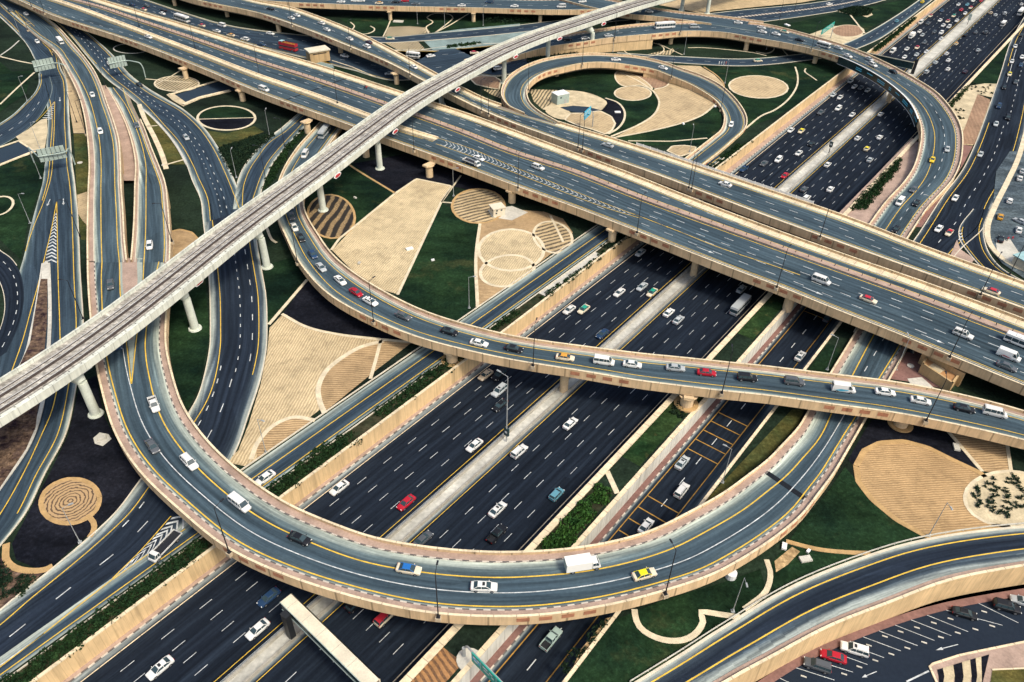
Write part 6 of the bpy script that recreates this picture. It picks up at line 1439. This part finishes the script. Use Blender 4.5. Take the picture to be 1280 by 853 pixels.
# liveries and riders
for way, x, y, z, k_ in (('M1F', 456.7, 109.6, 11.5, 0), ('PR', 1260, 298, 4.8, 1)):
    D = DK['M1']; d = nearest(D.C, at(x, y, z))[2]*-1 if k_ == 0 else Vector((math.cos(R_(60)), math.sin(R_(60)), 0))
    o = person('person', None, 'ride'); p = at(x, y, z+.6); o.location = (p.x, p.y, z+.03) if k_ == 0 else (p.x+1.2, p.y-.4, z+.02); o.rotation_euler.z = math.atan2(d.y, d.x); o.color = (.05, .05, .06, 1) if k_ == 0 else (.4, .03, .04, 1)
    tag(o, 'person in dark clothes riding the motorcycle on the far half of the main bridge' if k_ == 0 else 'person in red sitting beside the motorcycle in the car park', 'person')
o.modifiers; 
for i, (x, col, what) in enumerate([(898.5, (.75, .75, .72), 'leftmost person in white standing by the road behind the small loop'), (901.5, (.5, .55, .55), 'second person from the left, in pale grey, standing by the road'), (904.5, (.72, .70, .68), 'third person from the left, in off white, standing by the road'), (907, (.5, .12, .08), 'rightmost person in red standing by the road behind the small loop')]):
    o = person('person', None); o.location = at(x, 81.6); o.location.z = G+.22; o.rotation_euler.z = 1.2+i; o.color = (*col, 1); tag(o, what, 'person', 'people standing by the road')
# ------------------------------------------------------------------ lamps, gantries, signs, small buildings
def lamp_proto(name, h, arm, mat, double=False, r=.13):
    o = bpy.data.objects.new(name, None); o.empty_display_size = .5; COL.objects.link(o)
    mb = MB(); mb.tube((0, 0, 0), (0, 0, h), r, r*.55, 10); mb.build('pole', mat, o)
    mb = MB(); mb.tube((0, 0, -.05), (0, 0, .7), r*2.2, r*1.7, 10); mb.box((0, 0, .02), (.7, .7, .1)); mb.build('base', mat, o)
    for sg in ((1, -1) if double else (1,)):
        mb = MB(); mb.tube((0, 0, h-.1), (sg*arm, 0, h+.25), r*.5, r*.4, 6); a = mb.build('arm', mat, o)
        mb = MB(); mb.box((sg*(arm+.3), 0, h+.27), (.95, .34, .16), taper=.8); hd = mb.build('lamp_head', 'grey' if mat == 'grey' else mat, o)
        mb = MB(); mb.box((sg*(arm+.32), 0, h+.175), (.6, .24, .03)); mb.build('lamp_glass', 'lampglass', hd)
    return o
BL = lamp_proto('street_lamp', 12.8, 1.6, 'black'); GL = lamp_proto('street_lamp', 10.5, 1.3, 'grey', r=.1)
usedL = set()
def putlamp(src, x, y, z, face, label, group, foot=None, tdir=None):
    o = src if id(src) not in usedL else copy_tree(src)
    usedL.add(id(src)); p = at(x, y, z); o.location = p
    o.rotation_euler = (0, 0, math.atan2(face.y, face.x)); tag(o, label, 'street lamp', group)
def edge_lamp(src, key, x, y, sgn, label, group, dz=0.0):
    D = DK[key]; C = D.L if sgn < 0 else D.R; z = 8
    for _ in range(4): q = nearest(C, at(x, y, z+.9)); z = q[1].z
    p = q[1]; n = side(C, q[3]); face = -n if sgn > 0 else n
    o = src if id(src) not in usedL else copy_tree(src); usedL.add(id(src))
    o.location = p-face*(.35)+Vector((0, 0, .55)); o.rotation_euler = (0, 0, math.atan2(face.y, face.x)); tag(o, label, 'street lamp', group)
    mb = MB(); mb.box(p-face*.3+Vector((0, 0, .1)), (1.1, 1.0, .9), axes=(side(C, q[3]), (C[min(q[3]+1, len(C)-1)]-C[q[3]]).normalized(), Vector((0, 0, 1)))); mb.build('lamp_plinth', 'coping', D.root)
def row(src, items, fmt, group):
    n = len(items); W_ = ['first', 'second', 'third', 'fourth', 'fifth', 'sixth', 'seventh', 'eighth', 'ninth', 'tenth', 'eleventh', 'twelfth']
    for i, it in enumerate(items): edge_lamp(src, it[0], it[1], it[2], it[3], fmt % W_[i], group)
row(BL, [('LOOP', 283, 692, 1), ('LOOP', 547, 774, 1), ('LOOP', 835, 746, 1)], 'tall black lamp on the outer parapet of the loop bridge, %s from the left', 'lamps on the loop bridge')
row(BL, [('F', 367.6, 328, 1), ('F', 465, 402, 1), ('F', 664, 463, 1), ('F', 903, 494, 1), ('F', 1159, 528, 1)], 'black lamp on the near parapet of the flyover, %s from the left', 'lamps on the flyover')
row(BL, [('M1', 36, 9, 1), ('M1', 58, 15, 1), ('M1', 510, 190, 1), ('M1', 643, 237, 1), ('M1', 793.5, 292, 1), ('M1', 969.5, 360, 1), ('M1', 1185.8, 448, 1)], 'black lamp on the near parapet of the main bridge, %s from the left', 'lamps on the near side of the main bridge')
row(BL, [('M2', 363.6, 31, 1), ('M2', 434.7, 60, 1), ('M2', 504, 95, 1), ('M2', 595, 140, 1), ('M2', 605, 144, 1), ('M2', 716.5, 187, 1), ('M2', 722, 189, 1), ('M2', 858, 236, 1), ('M2', 861.5, 237.5, 1), ('M2', 1024.7, 296, 1), ('M2', 1225.8, 368, 1)], 'black lamp on the near parapet of the upper bridge, %s from the left', 'lamps on the upper bridge')
row(BL, [('N', 660, 112, 1), ('N', 731.5, 81.5, 1), ('N', 839.4, 96, 1), ('N', 902, 136, 1)], 'black lamp on the inner side of the small loop ramp, %s from the left', 'lamps on the small loop')
row(BL, [('Z', 767, 46, 1), ('Z', 850, 39, 1), ('Z', 1015, 61, 1)], 'thin lamp on the near parapet of the curved bridge, %s from the left', 'lamps on the curved bridge')
row(BL, [('R', 20, 39, 1), ('R', 106, 166, 1)], 'black lamp on the left side of the left approach ramp, %s from the top', 'lamps on the left approach ramp')
row(BL, [('S', 212, 301, -1), ('S', 128, 113, 1)], 'black lamp beside the right approach ramp, %s from the bottom', 'lamps on the right approach ramp')
nn = ['first', 'second', 'third', 'fourth', 'fifth']
for i, (x, y) in enumerate([(113, 10), (174, 33), (244, 61), (323.8, 92.8), (421.6, 129)]):
    putlamp(BL, x, y, 11.9, Vector((0, 1, 0)), 'black lamp on the main bridge divider left of the viaduct, %s from left' % nn[i], 'lamps on the main bridge divider')
FT = Vector((UY, -UX, 0))
for x, y, z, f, lab in [(37.6, 279, G, (1, 0), 'grey lamp on the lawn left of the road by the small round sand bed'), (51, 223, G, (1, 0), 'short grey lamp beside the second sign gantry'), (104, 399, G, (-1, 0), 'black lamp on the kerb just above the viaduct at the left'), (100, 296, G, (-1, 0), 'black lamp on the kerb beside the ochre bed left of the ramps'), (26, 46, G, (1, 0), 'grey lamp on the uppermost left curve'), (100, 678, G, (1, .6), 'grey lamp by the round mulch bed at the lower left'), (916, 764, G, (0, -1), 'grey lamp where the looping footpath meets the lower right road'), (1160.6, 670, G, (0, -1), 'grey lamp at the tip of the large brown oval field'), (332.5, 566, G, (1, -.5), 'thin grey lamp on the edge of the big raked sand field'), (586.5, 385, G, (1, 0), 'grey lamp at the bottom of the long lawn by the service road'), (903, 603, G, (-1, .6), 'grey lamp behind the pale wall of the sunken road between loop and flyover'), (1120, 462, G, (0, 1), 'grey lamp on the kerb near the roofless tan building'), (1034, 462, G, (-1, .6), 'grey lamp on the pale wall just above the flyover'), (356.5, 188, G, (-1, 0), 'black lamp in the curved hedge between the two ramps'), (332, 224, G, (-1, 0), 'black lamp at the lower tip of the curved hedge'), (337, 170, G, (0, 1), 'grey lamp at the top of the dark hedge field'), (295.5, 222, G, (0, 1), 'grey lamp at the nose between the two merging ramps'), (96, 153, G, (1, 0), 'thin dark lamp on the sand strip between road and ramp'), (50, 186, G, (1, 0), 'thin lamp on the pale sand island'), (34, 126, G, (1, 0), 'grey lamp by the bushes inside the upper left curve'), (567, 245, G, (1, 0), 'lamp in the shadow of the main bridge above the sand trapezoid'), (862, 190, G, (0, 1), 'thin grey lamp on the lawn in the small loop'), (906, 104, G, (0, 1), 'thin grey lamp where the sand ovals meet'), (958, 62, G, (1, 0), 'grey lamp under the curved bridge by the ground road'), (522, 30, G, (1, 0), 'lamp on the lawn under the top bridge, left one'), (556, 33, G, (1, 0), 'lamp on the lawn under the top bridge, middle one'), (604, 32, G, (1, 0), 'lamp under the top bridge near the dark trees'), (766, 65, G, (1, 0), 'grey lamp beside the viaduct pier at the curved bridge'), (855, 68, G, (1, 0), 'grey lamp by the sparse shrubs behind the small loop'), (973, 30, G, (0, 1), 'thin black lamp on the two way road at the top'), (993, 14, G, (0, -1), 'thin black lamp on the edge of the sand plain'), (1148, 279, G, (-1, 0), 'thin lamp on the verge between curved bridge and collector road'), (1262, 343, G, (-1, .4), 'dark lamp by the slip road tip at the car park')]:
    dark = 'black' in lab or 'dark lamp' in lab
    putlamp(BL if dark else GL, x, y, z+.1, Vector((*f, 0)), lab, None)
# tall mast with advertising box on the median, twice
def mast(x, y, h, label, z=.2, boxz=3.2, face='darkface', bs=(1.3, .5, 2.2)):
    p = at(x, y, z); r = empty('advertising_mast', label, 'advertising column', p)
    mb = MB(); mb.tube(p, p+Vector((0, 0, h)), .17, .1, 10); mb.build('pole', 'grey' if h > 9 else 'trim', r)
    if h > 9: mb = MB(); mb.tube(p+Vector((0, 0, h)), p+Vector((0, 0, h+.2))-FT*2.4, .07, .05); mb.box(p+Vector((0, 0, h+.25))-FT*2.6, (1.1, .4, .15), axes=(FT, Vector((UX, UY, 0)), Vector((0, 0, 1)))); mb.build('lamp_head', 'grey', r)
    mb = MB(); mb.box(p+Vector((0, 0, boxz)), bs, axes=(FT, Vector((UX, UY, 0)), Vector((0, 0, 1)))); b = mb.build('display_box', face, r)
    mb = MB(); c = p+Vector((0, 0, boxz+.1))-Vector((UX, UY, 0))*(bs[1]/2+.02); mb.box(c, (bs[0]*.5, .03, bs[2]*.28), axes=(FT, Vector((UX, UY, 0)), Vector((0, 0, 1)))); mb.build('display_mark', 'wht', b)
mast(633, 552, 20.5, 'tall grey lamp mast with a dark advertising box on the motorway median')
mast(1036, 191, 4.2, 'short post with a dark advertising box on the median beyond the main bridge', boxz=3.6)
mast(1209, 31, 4.5, 'pale advertising box on the median at the upper right', boxz=4.4, face='signback', bs=(1.6, .7, 3.6))
# sign gantries seen from behind at the upper left
def backgantry(a, b, foot, z0, label, arc):
    A, B, Fp = at(*a, z0), at(*b, z0), at(*foot, G); r = empty('sign_gantry', label, 'sign gantry', Fp)
    mb = MB(); mid = Vector((Fp.x, Fp.y, z0-1.5)); e = (B-A).normalized(); pts = [Fp, Vector((Fp.x, Fp.y, z0-2.2)), Vector((Fp.x, Fp.y, z0-.6)).lerp(B, .12), Vector((Fp.x, Fp.y, z0)).lerp(B, .5), B, A]
    C = cr(pts, 6)
    for p, q in zip(C, C[1:]): mb.tube(p, q, .24, .24, 8)
    if arc:
        q0 = at(*arc, G); mb.tube(q0, Vector((q0.x, q0.y, z0-.8)), .22, .22, 8); mb.tube(Vector((q0.x, q0.y, z0-.8)), A, .22, .22, 8)
    mb.build('frame', 'signback', r)
    w = (B-A).length; nrm = Vector((e.y, -e.x, 0)); up = Vector((0, 0, 1)); tilt = (up*.95+nrm*-.05).normalized()
    for i, (off, hh) in enumerate(((1.35, 2.3), (-1.35, 2.0))):
        mb = MB(); c = (A+B)/2+up*off-nrm*.35; mb.box(c, (w, .12, hh), axes=(e, nrm, up)); pn = mb.build('sign_panel', 'signback', r)
        mb = MB(); k = 6
        for j in range(k+1): mb.box((A.lerp(B, j/k))+up*off-nrm*.22, (.12, .16, hh), axes=(e, nrm, up))
        mb.build('panel_rib', 'trim', pn)
backgantry((42, 84), (68, 79), (89, 100), 11.5, 'grey backed direction sign gantry nearest the upper left corner', None)
backgantry((48, 196), (82, 190), (94, 206), 11.5, 'grey backed direction sign gantry spanning the road at the left, lower one', (43, 204))
backgantry((136, 80), (158, 76), (182, 97), 11.5, 'grey backed direction sign on a curved arm beside the curving ground road', None)
def facesign(corners_a, corners_b, z0, hgt, foot, face, label, marks_, post='grey'):
    A, B = at(*corners_a, z0), at(*corners_b, z0); e = (B-A); w = e.length; e.normalize(); nrm = Vector((e.y, -e.x, 0)); up = Vector((0, 0, 1))
    if nrm.dot(Vector((0, 0, HC))-A) < 0 and (Vector((0, 0, 0))-A).dot(nrm) < 0: nrm = -nrm
    Fp = at(*foot, G if foot[1] < 700 else 0); r = empty('direction_sign', label, 'direction sign', Fp)
    mb = MB(); mb.box((A+B)/2+up*hgt/2, (w, .18, hgt), axes=(e, nrm, up)); pn = mb.build('sign_panel', face, r)
    mb = MB()
    for (u, v, uw, vh) in marks_: mb.box(A+e*w*u+up*hgt*v+nrm*.12, (w*uw, .03, hgt*vh), axes=(e, nrm, up))
    mb.build('sign_lettering', 'wht', pn)
    mb = MB(); mb.tube(Fp, Vector((Fp.x, Fp.y, z0-.4)), .2, .2, 8); C = cr([Vector((Fp.x, Fp.y, z0-.6)), Vector((Fp.x, Fp.y, z0+hgt*.4)).lerp(B, .25), B+up*hgt*.4, A+up*hgt*.4], 5)
    for p, q in zip(C, C[1:]): mb.tube(p-nrm*.2, q-nrm*.2, .15, .15, 8)
    mb.build('post', post, r)
TXT = [(.16, .78, .18, .09), (.42, .78, .2, .09), (.7, .78, .26, .09), (.2, .58, .26, .08), (.55, .58, .24, .08), (.82, .58, .12, .08), (.3, .32, .3, .1), (.68, .32, .22, .1), (.12, .32, .05, .2)]
facesign((1026, 44), (1042, 33), 10.5, 2.6, (1038, 48), 'green', 'green direction sign on a curved post at the upper right', TXT)
facesign((730, 150.5), (738, 143), 10.0, 3.6, (740.5, 159), 'blue', 'small bright blue direction sign inside the small loop', TXT)
# long green sign over the sunken road at the bottom edge
A, B = at(590, 826, 6.4), at(655, 893, 6.4); p0 = at(580, 820, 4.7)
r = empty('direction_sign', 'long green direction sign over the sunken road at the bottom edge', 'direction sign', p0)
e = (B-A).normalized(); nrm = Vector((e.y, -e.x, 0)); up = Vector((0, 0, 1)); w_ = (B-A).length
if nrm.y > 0: nrm = -nrm
mb = MB(); mb.box((A+B)/2+up*1.4, (w_, .2, 2.8), axes=(e, nrm, up)); pn = mb.build('sign_panel', 'green', r)
mb = MB()
for (u, v, uw, vh) in [(.06, .7, .05, .12), (.13, .7, .04, .12), (.09, .42, .07, .12), (.27, .72, .09, .11), (.38, .72, .06, .11), (.3, .45, .11, .11), (.42, .45, .05, .11), (.55, .55, .08, .2), (.66, .55, .1, .2), (.8, .55, .12, .2), (.18, .5, .005, .8), (.485, .5, .005, .8)]: mb.box(A+e*w_*u+up*2.8*v+nrm*.13, (w_*uw, .03, 2.8*vh), axes=(e, nrm, up))
mb.build('sign_lettering', 'wht', pn)
mb = MB(); mb.box(A+e*w_*.09+up*1.5+nrm*.115, (w_*.16, .02, 1.1), axes=(e, nrm, up)); mb.build('sign_inset', 'blue', pn)
mb = MB(); mb.tube(p0, p0+up*2.6, .35, .32, 12); C = cr([p0+up*2.5, p0+up*3.4+e*.6, A+up*2.2, A+up*2.0+e*w_], 6)
for p, q in zip(C, C[1:]): mb.tube(p-nrm*.3, q-nrm*.3, .2, .2, 8)
mb.build('post', 'grey', r)
mb = MB(); s_, t_ = to_st(p0)
for k in range(8):
    a0, a1 = k*math.pi/8, (k+1)*math.pi/8
    P = [st(s_+2.3*math.cos(a), 49.0-2.6*math.sin(a), 0) for a in (a0, a1)]
    mb.add([st(s_, 49, G+.33), Vector((P[0].x, P[0].y, G+.33)), Vector((P[1].x, P[1].y, G+.33))]); mb.add([Vector((P[0].x, P[0].y, G-.2)), Vector((P[1].x, P[1].y, G-.2)), Vector((P[1].x, P[1].y, G+.33)), Vector((P[0].x, P[0].y, G+.33))])
mb.build('foundation', 'conc', r)
# box beam gantry over the right carriageway at the bottom
def beam(a0, a1, z, wd, hgt, label, footp, facem='darkface', zf=0, over=1.0):
    A, B = at(*a0, z), at(*a1, z); e = (B-A); w = e.length; e.normalize(); n = Vector((e.y, -e.x, 0)); 
    if n.y < 0: n = -n
    r = empty('gantry_beam', label, 'gantry', A); mb = MB(); c = (A+B)/2+n*wd/2
    mb.box(c-up*.12, (w, wd, .24), axes=(e, n, up)); mb.box(c+n*(wd/2-.1)-up*hgt/2, (w, .2, hgt), axes=(e, n, up)); mb.build('roof_deck', 'cream', r)
    mb = MB(); mb.box((A+B)/2+n*.12-up*(.24+hgt/2), (w-.2, .16, hgt), axes=(e, n, up)); f = mb.build('display_face', facem, r)
    mb = MB()
    for v in (.02, -hgt-.26): mb.box((A+B)/2+up*v-n*.02, (w, .14, .1), axes=(e, n, up))
    mb.build('edge_strip', 'signback', f)
    mb = MB()
    for k in range(int(w/4.2)): mb.box(A+e*(2+k*4.2)+n*wd/2+up*.012, (.05, wd-.2, .02), axes=(e, n, up))
    mb.build('roof_seam', 'concd', r)
    for fp in footp:
        mb = MB(); P = at(*fp, zf); q = Vector((P.x, P.y, zf)); mb.box((P.x, P.y, (zf+z-.3)/2), (1.6, 1.1, z-.3-zf), axes=(e, n, up)); mb.build('column', 'trim', r)
    return r
beam((350, 753), (460, 862), 8.0, 2.6, 2.0, 'long cream topped gantry beam with a dark face crossing the motorway at the bottom', [(365, 797)])
beam((1071, 63.5), (1143, 78.5), 8.0, .7, 3.2, 'white topped billboard gantry with a dark face across the left carriageway at the upper right', [(1140, 93)])
# dark advertising panel hung on the outer side of the curved bridge
D = DK['Z']; C = resample(D.R, 2); i0 = min(range(len(C)), key=lambda i: (C[i]-at(1049, 71, 12.4)).length); i1 = min(range(len(C)), key=lambda i: (C[i]-at(1147, 149, 10.2)).length)
seg = offset(C[i0:i1+1], .25); r = empty('billboard', 'long dark curved advertising panel on the inner side of the curved bridge', 'advertising panel', seg[0])
mb = MB(); profile(mb, seg, [(0, -2.3), (0, 1.2), (.3, 1.2), (.3, -2.3)]); pn = mb.build('panel_body', 'darkface', r)
mb = MB(); profile(mb, seg, [(-.1, 1.2), (-.1, 1.32), (.42, 1.32), (.42, 1.2)]); profile(mb, seg, [(.3, -2.4), (.3, -2.3), (.4, -2.3), (.4, -2.4)]); mb.build('panel_frame', 'white', r)
mb = MB(); pos = 6
for k, ln in enumerate((3, 2, 4, 1, 3, 5, 2, 4, 2, 3)):
    for z0 in (-.2, -1.0):
        if k % 3 == 1 and z0 < -.5: continue
        A2 = seg[pos:pos+ln//2+2]
        if len(A2) > 1: profile(mb, A2, [(.31, z0-.25), (.31, z0+.15), (.335, z0+.15), (.335, z0-.25)])
    pos += ln//2+3
mb.build('panel_lettering', 'blue', pn)
# red diamond signs hanging from the viaduct by its piers
cM = DK['MT'].R
for i, (x, y) in enumerate([(108.5, 462), (247, 354), (413.5, 219), (485, 164), (565, 112), (640, 71), (697, 49), (751, 30)]):
    q = nearest(cM, at(x, y, 17.5)); t = q[2]; n = Vector((t.y, -t.x, 0)); c = q[1]+n*.5-up*1.1
    r = empty('diamond_sign', 'red and white diamond sign under the viaduct edge, %s from the left' % ['first', 'second', 'third', 'fourth', 'fifth', 'sixth', 'seventh', 'eighth'][i], 'sign', c, 0, 'diamond signs along the viaduct')
    mb = MB(); 
    def hexa(mb, s1, s2, o_, mm):
        P = [c+t*s1*a+up*s2*b+n*o_ for a, b in ((-1, 0), (-.55, .5), (.55, .5), (1, 0), (.55, -.5), (-.55, -.5))]; Q = [p-n*.1 for p in P]
        mb.add(P); mb.add(Q[::-1]); [mb.add([P[k], Q[k], Q[(k+1) % 6], P[(k+1) % 6]]) for k in range(6)]
    hexa(mb, 2.2, 1.5, 0, 0); b_ = mb.build('sign_plate', 'white', r)
    mb = MB(); hexa(mb, 1.6, .95, .12, 0); mb.build('sign_face', 'red', b_)
    mb = MB(); mb.tube(c+up*.8-n*.1, c+up*1.6-n*.6, .08, .08, 6); mb.build('bracket', 'grey', r)
# small buildings
def hut(name, base, w, d, h, rz, label, wall, roof, z=G, eave=.25, win=()):
    p = at(*base, z); r = empty(name, label, 'building', p, 0); X = Vector((math.cos(rz), math.sin(rz), 0)); Y = Vector((-math.sin(rz), math.cos(rz), 0))
    mb = MB(); mb.box(p+up*h/2, (w, d, h), axes=(X, Y, up)); mb.build('wall', wall, r)
    mb = MB(); mb.box(p+up*(h+.12), (w+eave*2, d+eave*2, .24), axes=(X, Y, up)); mb.build('roof', roof, r)
    for (fx, side_, ww, wh, zz, kind) in win:
        mb = MB(); c = p+X*w*fx-Y*(d/2+.03)+up*zz if side_ == 0 else p-X*(w/2+.03)+Y*d*fx+up*zz
        mb.box(c, (ww, .08, wh), axes=(X, Y, up)) if side_ == 0 else mb.box(c, (.08, ww, wh), axes=(X, Y, up)); mb.build(kind, 'glass' if kind == 'window' else 'grey', r)
hut('kiosk', (621.5, 268), 4.2, 3.4, 3.0, R_(25), 'small cream kiosk on the raked sand circle near the main bridge', 'cream', 'cream', win=[(-.2, 0, .6, .5, 2.3, 'window'), (.2, 0, .6, .5, 2.3, 'window'), (-.25, 0, .6, .5, 1.4, 'window'), (.2, 1, .6, .5, 2.3, 'window'), (-.2, 1, .6, .5, 2.3, 'window')])
hut('service_building', (700, 128), 6.4, 4.8, 4.2, R_(32), 'white box shaped service building inside the small loop', 'signback', 'white', eave=.05, win=[(.2, 0, 1.2, 2.0, 1.1, 'door'), (-.2, 0, .8, .6, 3.0, 'window')])
# roofless tan walled building near the right edge
p = at(1158, 477); r = empty('walled_enclosure', 'roofless tan building between the flyover and the main bridge', 'building', p)
c0, c1, c2, c3 = [at(*q, G) for q in ((1149, 466), (1185, 490), (1200, 470), (1158, 448))]
mb = MB()
for a, b in ((c0, c1), (c1, c2), (c2, c3), (c3, c0)):
    d_ = b-a; l = d_.length; d_.normalize(); mb.box((a+b)/2+up*1.6, (l+.5, .5, 3.2), axes=(d_, Vector((d_.y, -d_.x, 0)), up))
mb.build('wall', 'sandwall', r)
m0, m1 = c0.lerp(c3, .5), c1.lerp(c2, .5); d_ = (m1-m0); l = d_.length; d_.normalize(); mb = MB(); mb.box((m0+m1)/2+up*2.2, (l+2.5, .8, 4.4), axes=(d_, Vector((d_.y, -d_.x, 0)), up)); mb.build('parapet_wall', 'sandwall', r)
mb = MB(); mb.add([c0+up*2.8, c1+up*2.8, m1+up*2.8, m0+up*2.8]); mb.build('roof', 'orange_roof', r); mb = MB(); mb.box(c0.lerp(m1, .38)+up*2.88, (3.2, 2.8, .1), axes=(d_, Vector((d_.y, -d_.x, 0)), up)); mb.build('roof_slab', 'pad', r)
mb = MB()
for f in (.12, .85): mb.box(m0.lerp(m1, f)+Vector((-d_.y, d_.x, 0))*-2.2*-1+up*3.4, (.35, 4.5, .3), axes=(d_, Vector((d_.y, -d_.x, 0)), up))
mb.build('roof_beam', 'conc', r)
# tan gatehouse beside the red bus
p = at(402, 72); q0, q1, q2, q3 = [at(*q, G) for q in ((392, 82), (409, 80), (395, 66), (378, 66))]
r = empty('gatehouse', 'tan block with a pale roof slab in front of the red double decker bus', 'building', p)
mb = MB(); a, b = at(389, 80), at(413, 76); e2 = (b-a).normalized(); n2 = Vector((-e2.y, e2.x, 0)); ww = (b-a).length; mb.box((a+b)/2+n2*3+up*2.6, (ww, 6, 5.2), axes=(e2, n2, up)); mb.build('wall', 'sandwall', r)
mb = MB(); mb.box((a+b)/2+n2*3+up*5.5, (ww+1, 7, .6), axes=(e2, n2, up)); mb.build('roof', 'cream', r); mb = MB(); mb.box((a+b)/2-n2*.05+up*4.2, (ww*.7, .1, .35), axes=(e2, n2, up)); mb.build('opening', 'trim', r)
# pale roofs at the right edge
mb = MB(); p = at(1279, 330); r = empty('low_building', 'low building with a pale teal roof cut by the right edge', 'building', p); mb.box(p+Vector((4, -3, 1.5)), (12, 12, 3), R_(25)); mb.build('wall', 'cream', r)
mb = MB(); mb.box(p+Vector((4, -3, 3.15)), (13, 13, .3), R_(25)); mb.build('roof', 'roofteal', r); mb = MB(); mb.box(p+Vector((3, 1, 3.6)), (5, 3, .6), R_(25)); mb.build('skylight', 'white', r)
r = empty('railing', 'white railing along the far edge of the upper bridge below the small loop', 'railing', at(850, 200, 12)); D = DK['M2']; C = D.L
i0 = min(range(len(C)), key=lambda i: (C[i]-at(797, 181, 12.4)).length); i1 = min(range(len(C)), key=lambda i: (C[i]-at(1018, 256, 12.4)).length); seg = offset(C[i0:i1+1], -.1); mb = MB(); profile(mb, seg, [(-.05, .95), (-.05, 1.75), (.0, 1.75), (.0, .95)])
for p in resample(seg, 3): mb.box(p+up*1.4, (.16, .16, 1.1))
mb.build('railing_panel', 'white', r)
# round tank pit rings, manhole slabs and sprinkler boxes
def ring(x, y, r0, r1, h, mat, label, z=G):
    p = at(x, y, z); mb = MB(); n = 20
    for k in range(n):
        a0, a1 = 6.2832*k/n, 6.2832*(k+1)/n; P = lambda r_, a, zz: p+Vector((math.cos(a)*r_, math.sin(a)*r_, zz))
        mb.add([P(r1, a0, h), P(r1, a1, h), P(r0, a1, h), P(r0, a0, h)][::-1]); mb.add([P(r1, a0, -.1), P(r1, a1, -.1), P(r1, a1, h), P(r1, a0, h)]); mb.add([P(r0, a0, -.1), P(r0, a0, h), P(r0, a1, h), P(r0, a1, -.1)])
    o = mb.build('pier_collar', mat); tag(o, label, 'collar', 'round collars at bridge piers')
ring(857.5, 506, 1.8, 3.0, .45, 'opath', 'round tan collar round the flyover pier on the grass strip'); ring(565, 451.5, 1.8, 2.8, .4, 'opath', 'round tan collar round the flyover pier by the hedges'); ring(1125, 531, 1.8, 2.9, .4, 'opath', 'round tan collar in the dark bed below the flyover at the right')
o = patch('concrete_slab', 'conc', [(117, 549), (125, 542), (136, 544), (140, 550), (129, 559), (119, 556)], dz=.3); mb = MB(); mb.box(at(128, 549)+up*.55, (1.8, 1.5, .5), .4); tag(mb.build('utility_box', 'conc'), 'pale utility box on the slab in the dark mulch bed', 'utility box')
i = 0
for x, y, w_, lab in [(512, 312, 1.6, 'white box on the raked sand trapezoid'), (449, 330, .9, 'small grey box low on the sand trapezoid'), (444, 248, .8, 'small box on the lawn left of the sand trapezoid'), (541, 326, .7, 'small white box in the middle of the long lawn'), (1195, 560, 1.6, 'square manhole frame in the dark bed at the right'), (1138, 458, 1.5, 'round pale manhole near the tan building'), (1006.5, 700, 1.7, 'long pale box on the lower right lawn'), (980, 684, 1.2, 'white box in the shade of the loop bridge'), (913, 721, 1.8, 'round white tank beside the loop bridge'), (772, 141, 1.8, 'white box on the dark crescent inside the small loop'), (204, 207, 1.0, 'small round marker by the pink ramp'), (984, 32, 2.4, 'white marker on the dark lawn at the upper right'), (498, 27.5, 4.0, 'grey slab on the lawn under the top bridge'), (894, 134, 1.0, 'small white marker at the tip of the lawn in the small loop'), (854, 155.5, .9, 'small white marker on the wedge lawn in the small loop'), (100, 204, 1.6, 'pale round marker on the strip lawn beside the ramp'), (1010, 690, .7, 'tiny white cap beside the long pale box')]:
    mb = MB(); p = at(x, y)
    if 'round' in lab: mb.tube(p, p+up*(1.4 if 'tank' in lab else .25), w_*.6, w_*.6, 14)
    else: mb.box(p+up*.25, (w_*1.4, w_*.8, .5), .5+i)
    tag(mb.build('utility_box', 'white' if 'white' in lab else 'conc'), lab, 'utility box'); i += 1
# liveries on two vans
# ------------------------------------------------------------------ light
w = bpy.data.worlds.new('World'); sc.world = w; w.use_nodes = True; nt = w.node_tree
bg = nt.nodes['Background']; sky = nt.nodes.new('ShaderNodeTexSky'); sky.sky_type = 'NISHITA'; sky.sun_disc = False
SUN_EL, SUN_AZ = R_(54), R_(132)            # azimuth from +Y (away from the camera), clockwise
sky.sun_elevation = SUN_EL; sky.sun_rotation = SUN_AZ; sky.air_density = 1.0; sky.dust_density = 5.0; sky.ozone_density = 1.2
L(nt, sky.outputs[0], bg.inputs[0]); bg.inputs[1].default_value = .12
sun = bpy.data.lights.new('sun', 'SUN'); so = bpy.data.objects.new('sun', sun); COL.objects.link(so)
sun.energy = 1.5; sun.angle = R_(11); sun.color = (1.0, .93, .80)
d = Vector((math.sin(SUN_AZ)*math.cos(SUN_EL), math.cos(SUN_AZ)*math.cos(SUN_EL), math.sin(SUN_EL)))
so.rotation_euler = d.to_track_quat('Z', 'Y').to_euler()
sc.view_settings.view_transform = 'Standard'; sc.view_settings.look = 'None'; sc.view_settings.exposure = .70; sc.view_settings.gamma = 1
sc.cycles.max_bounces = 4; sc.cycles.diffuse_bounces = 2; sc.cycles.glossy_bounces = 2; sc.cycles.transmission_bounces = 2
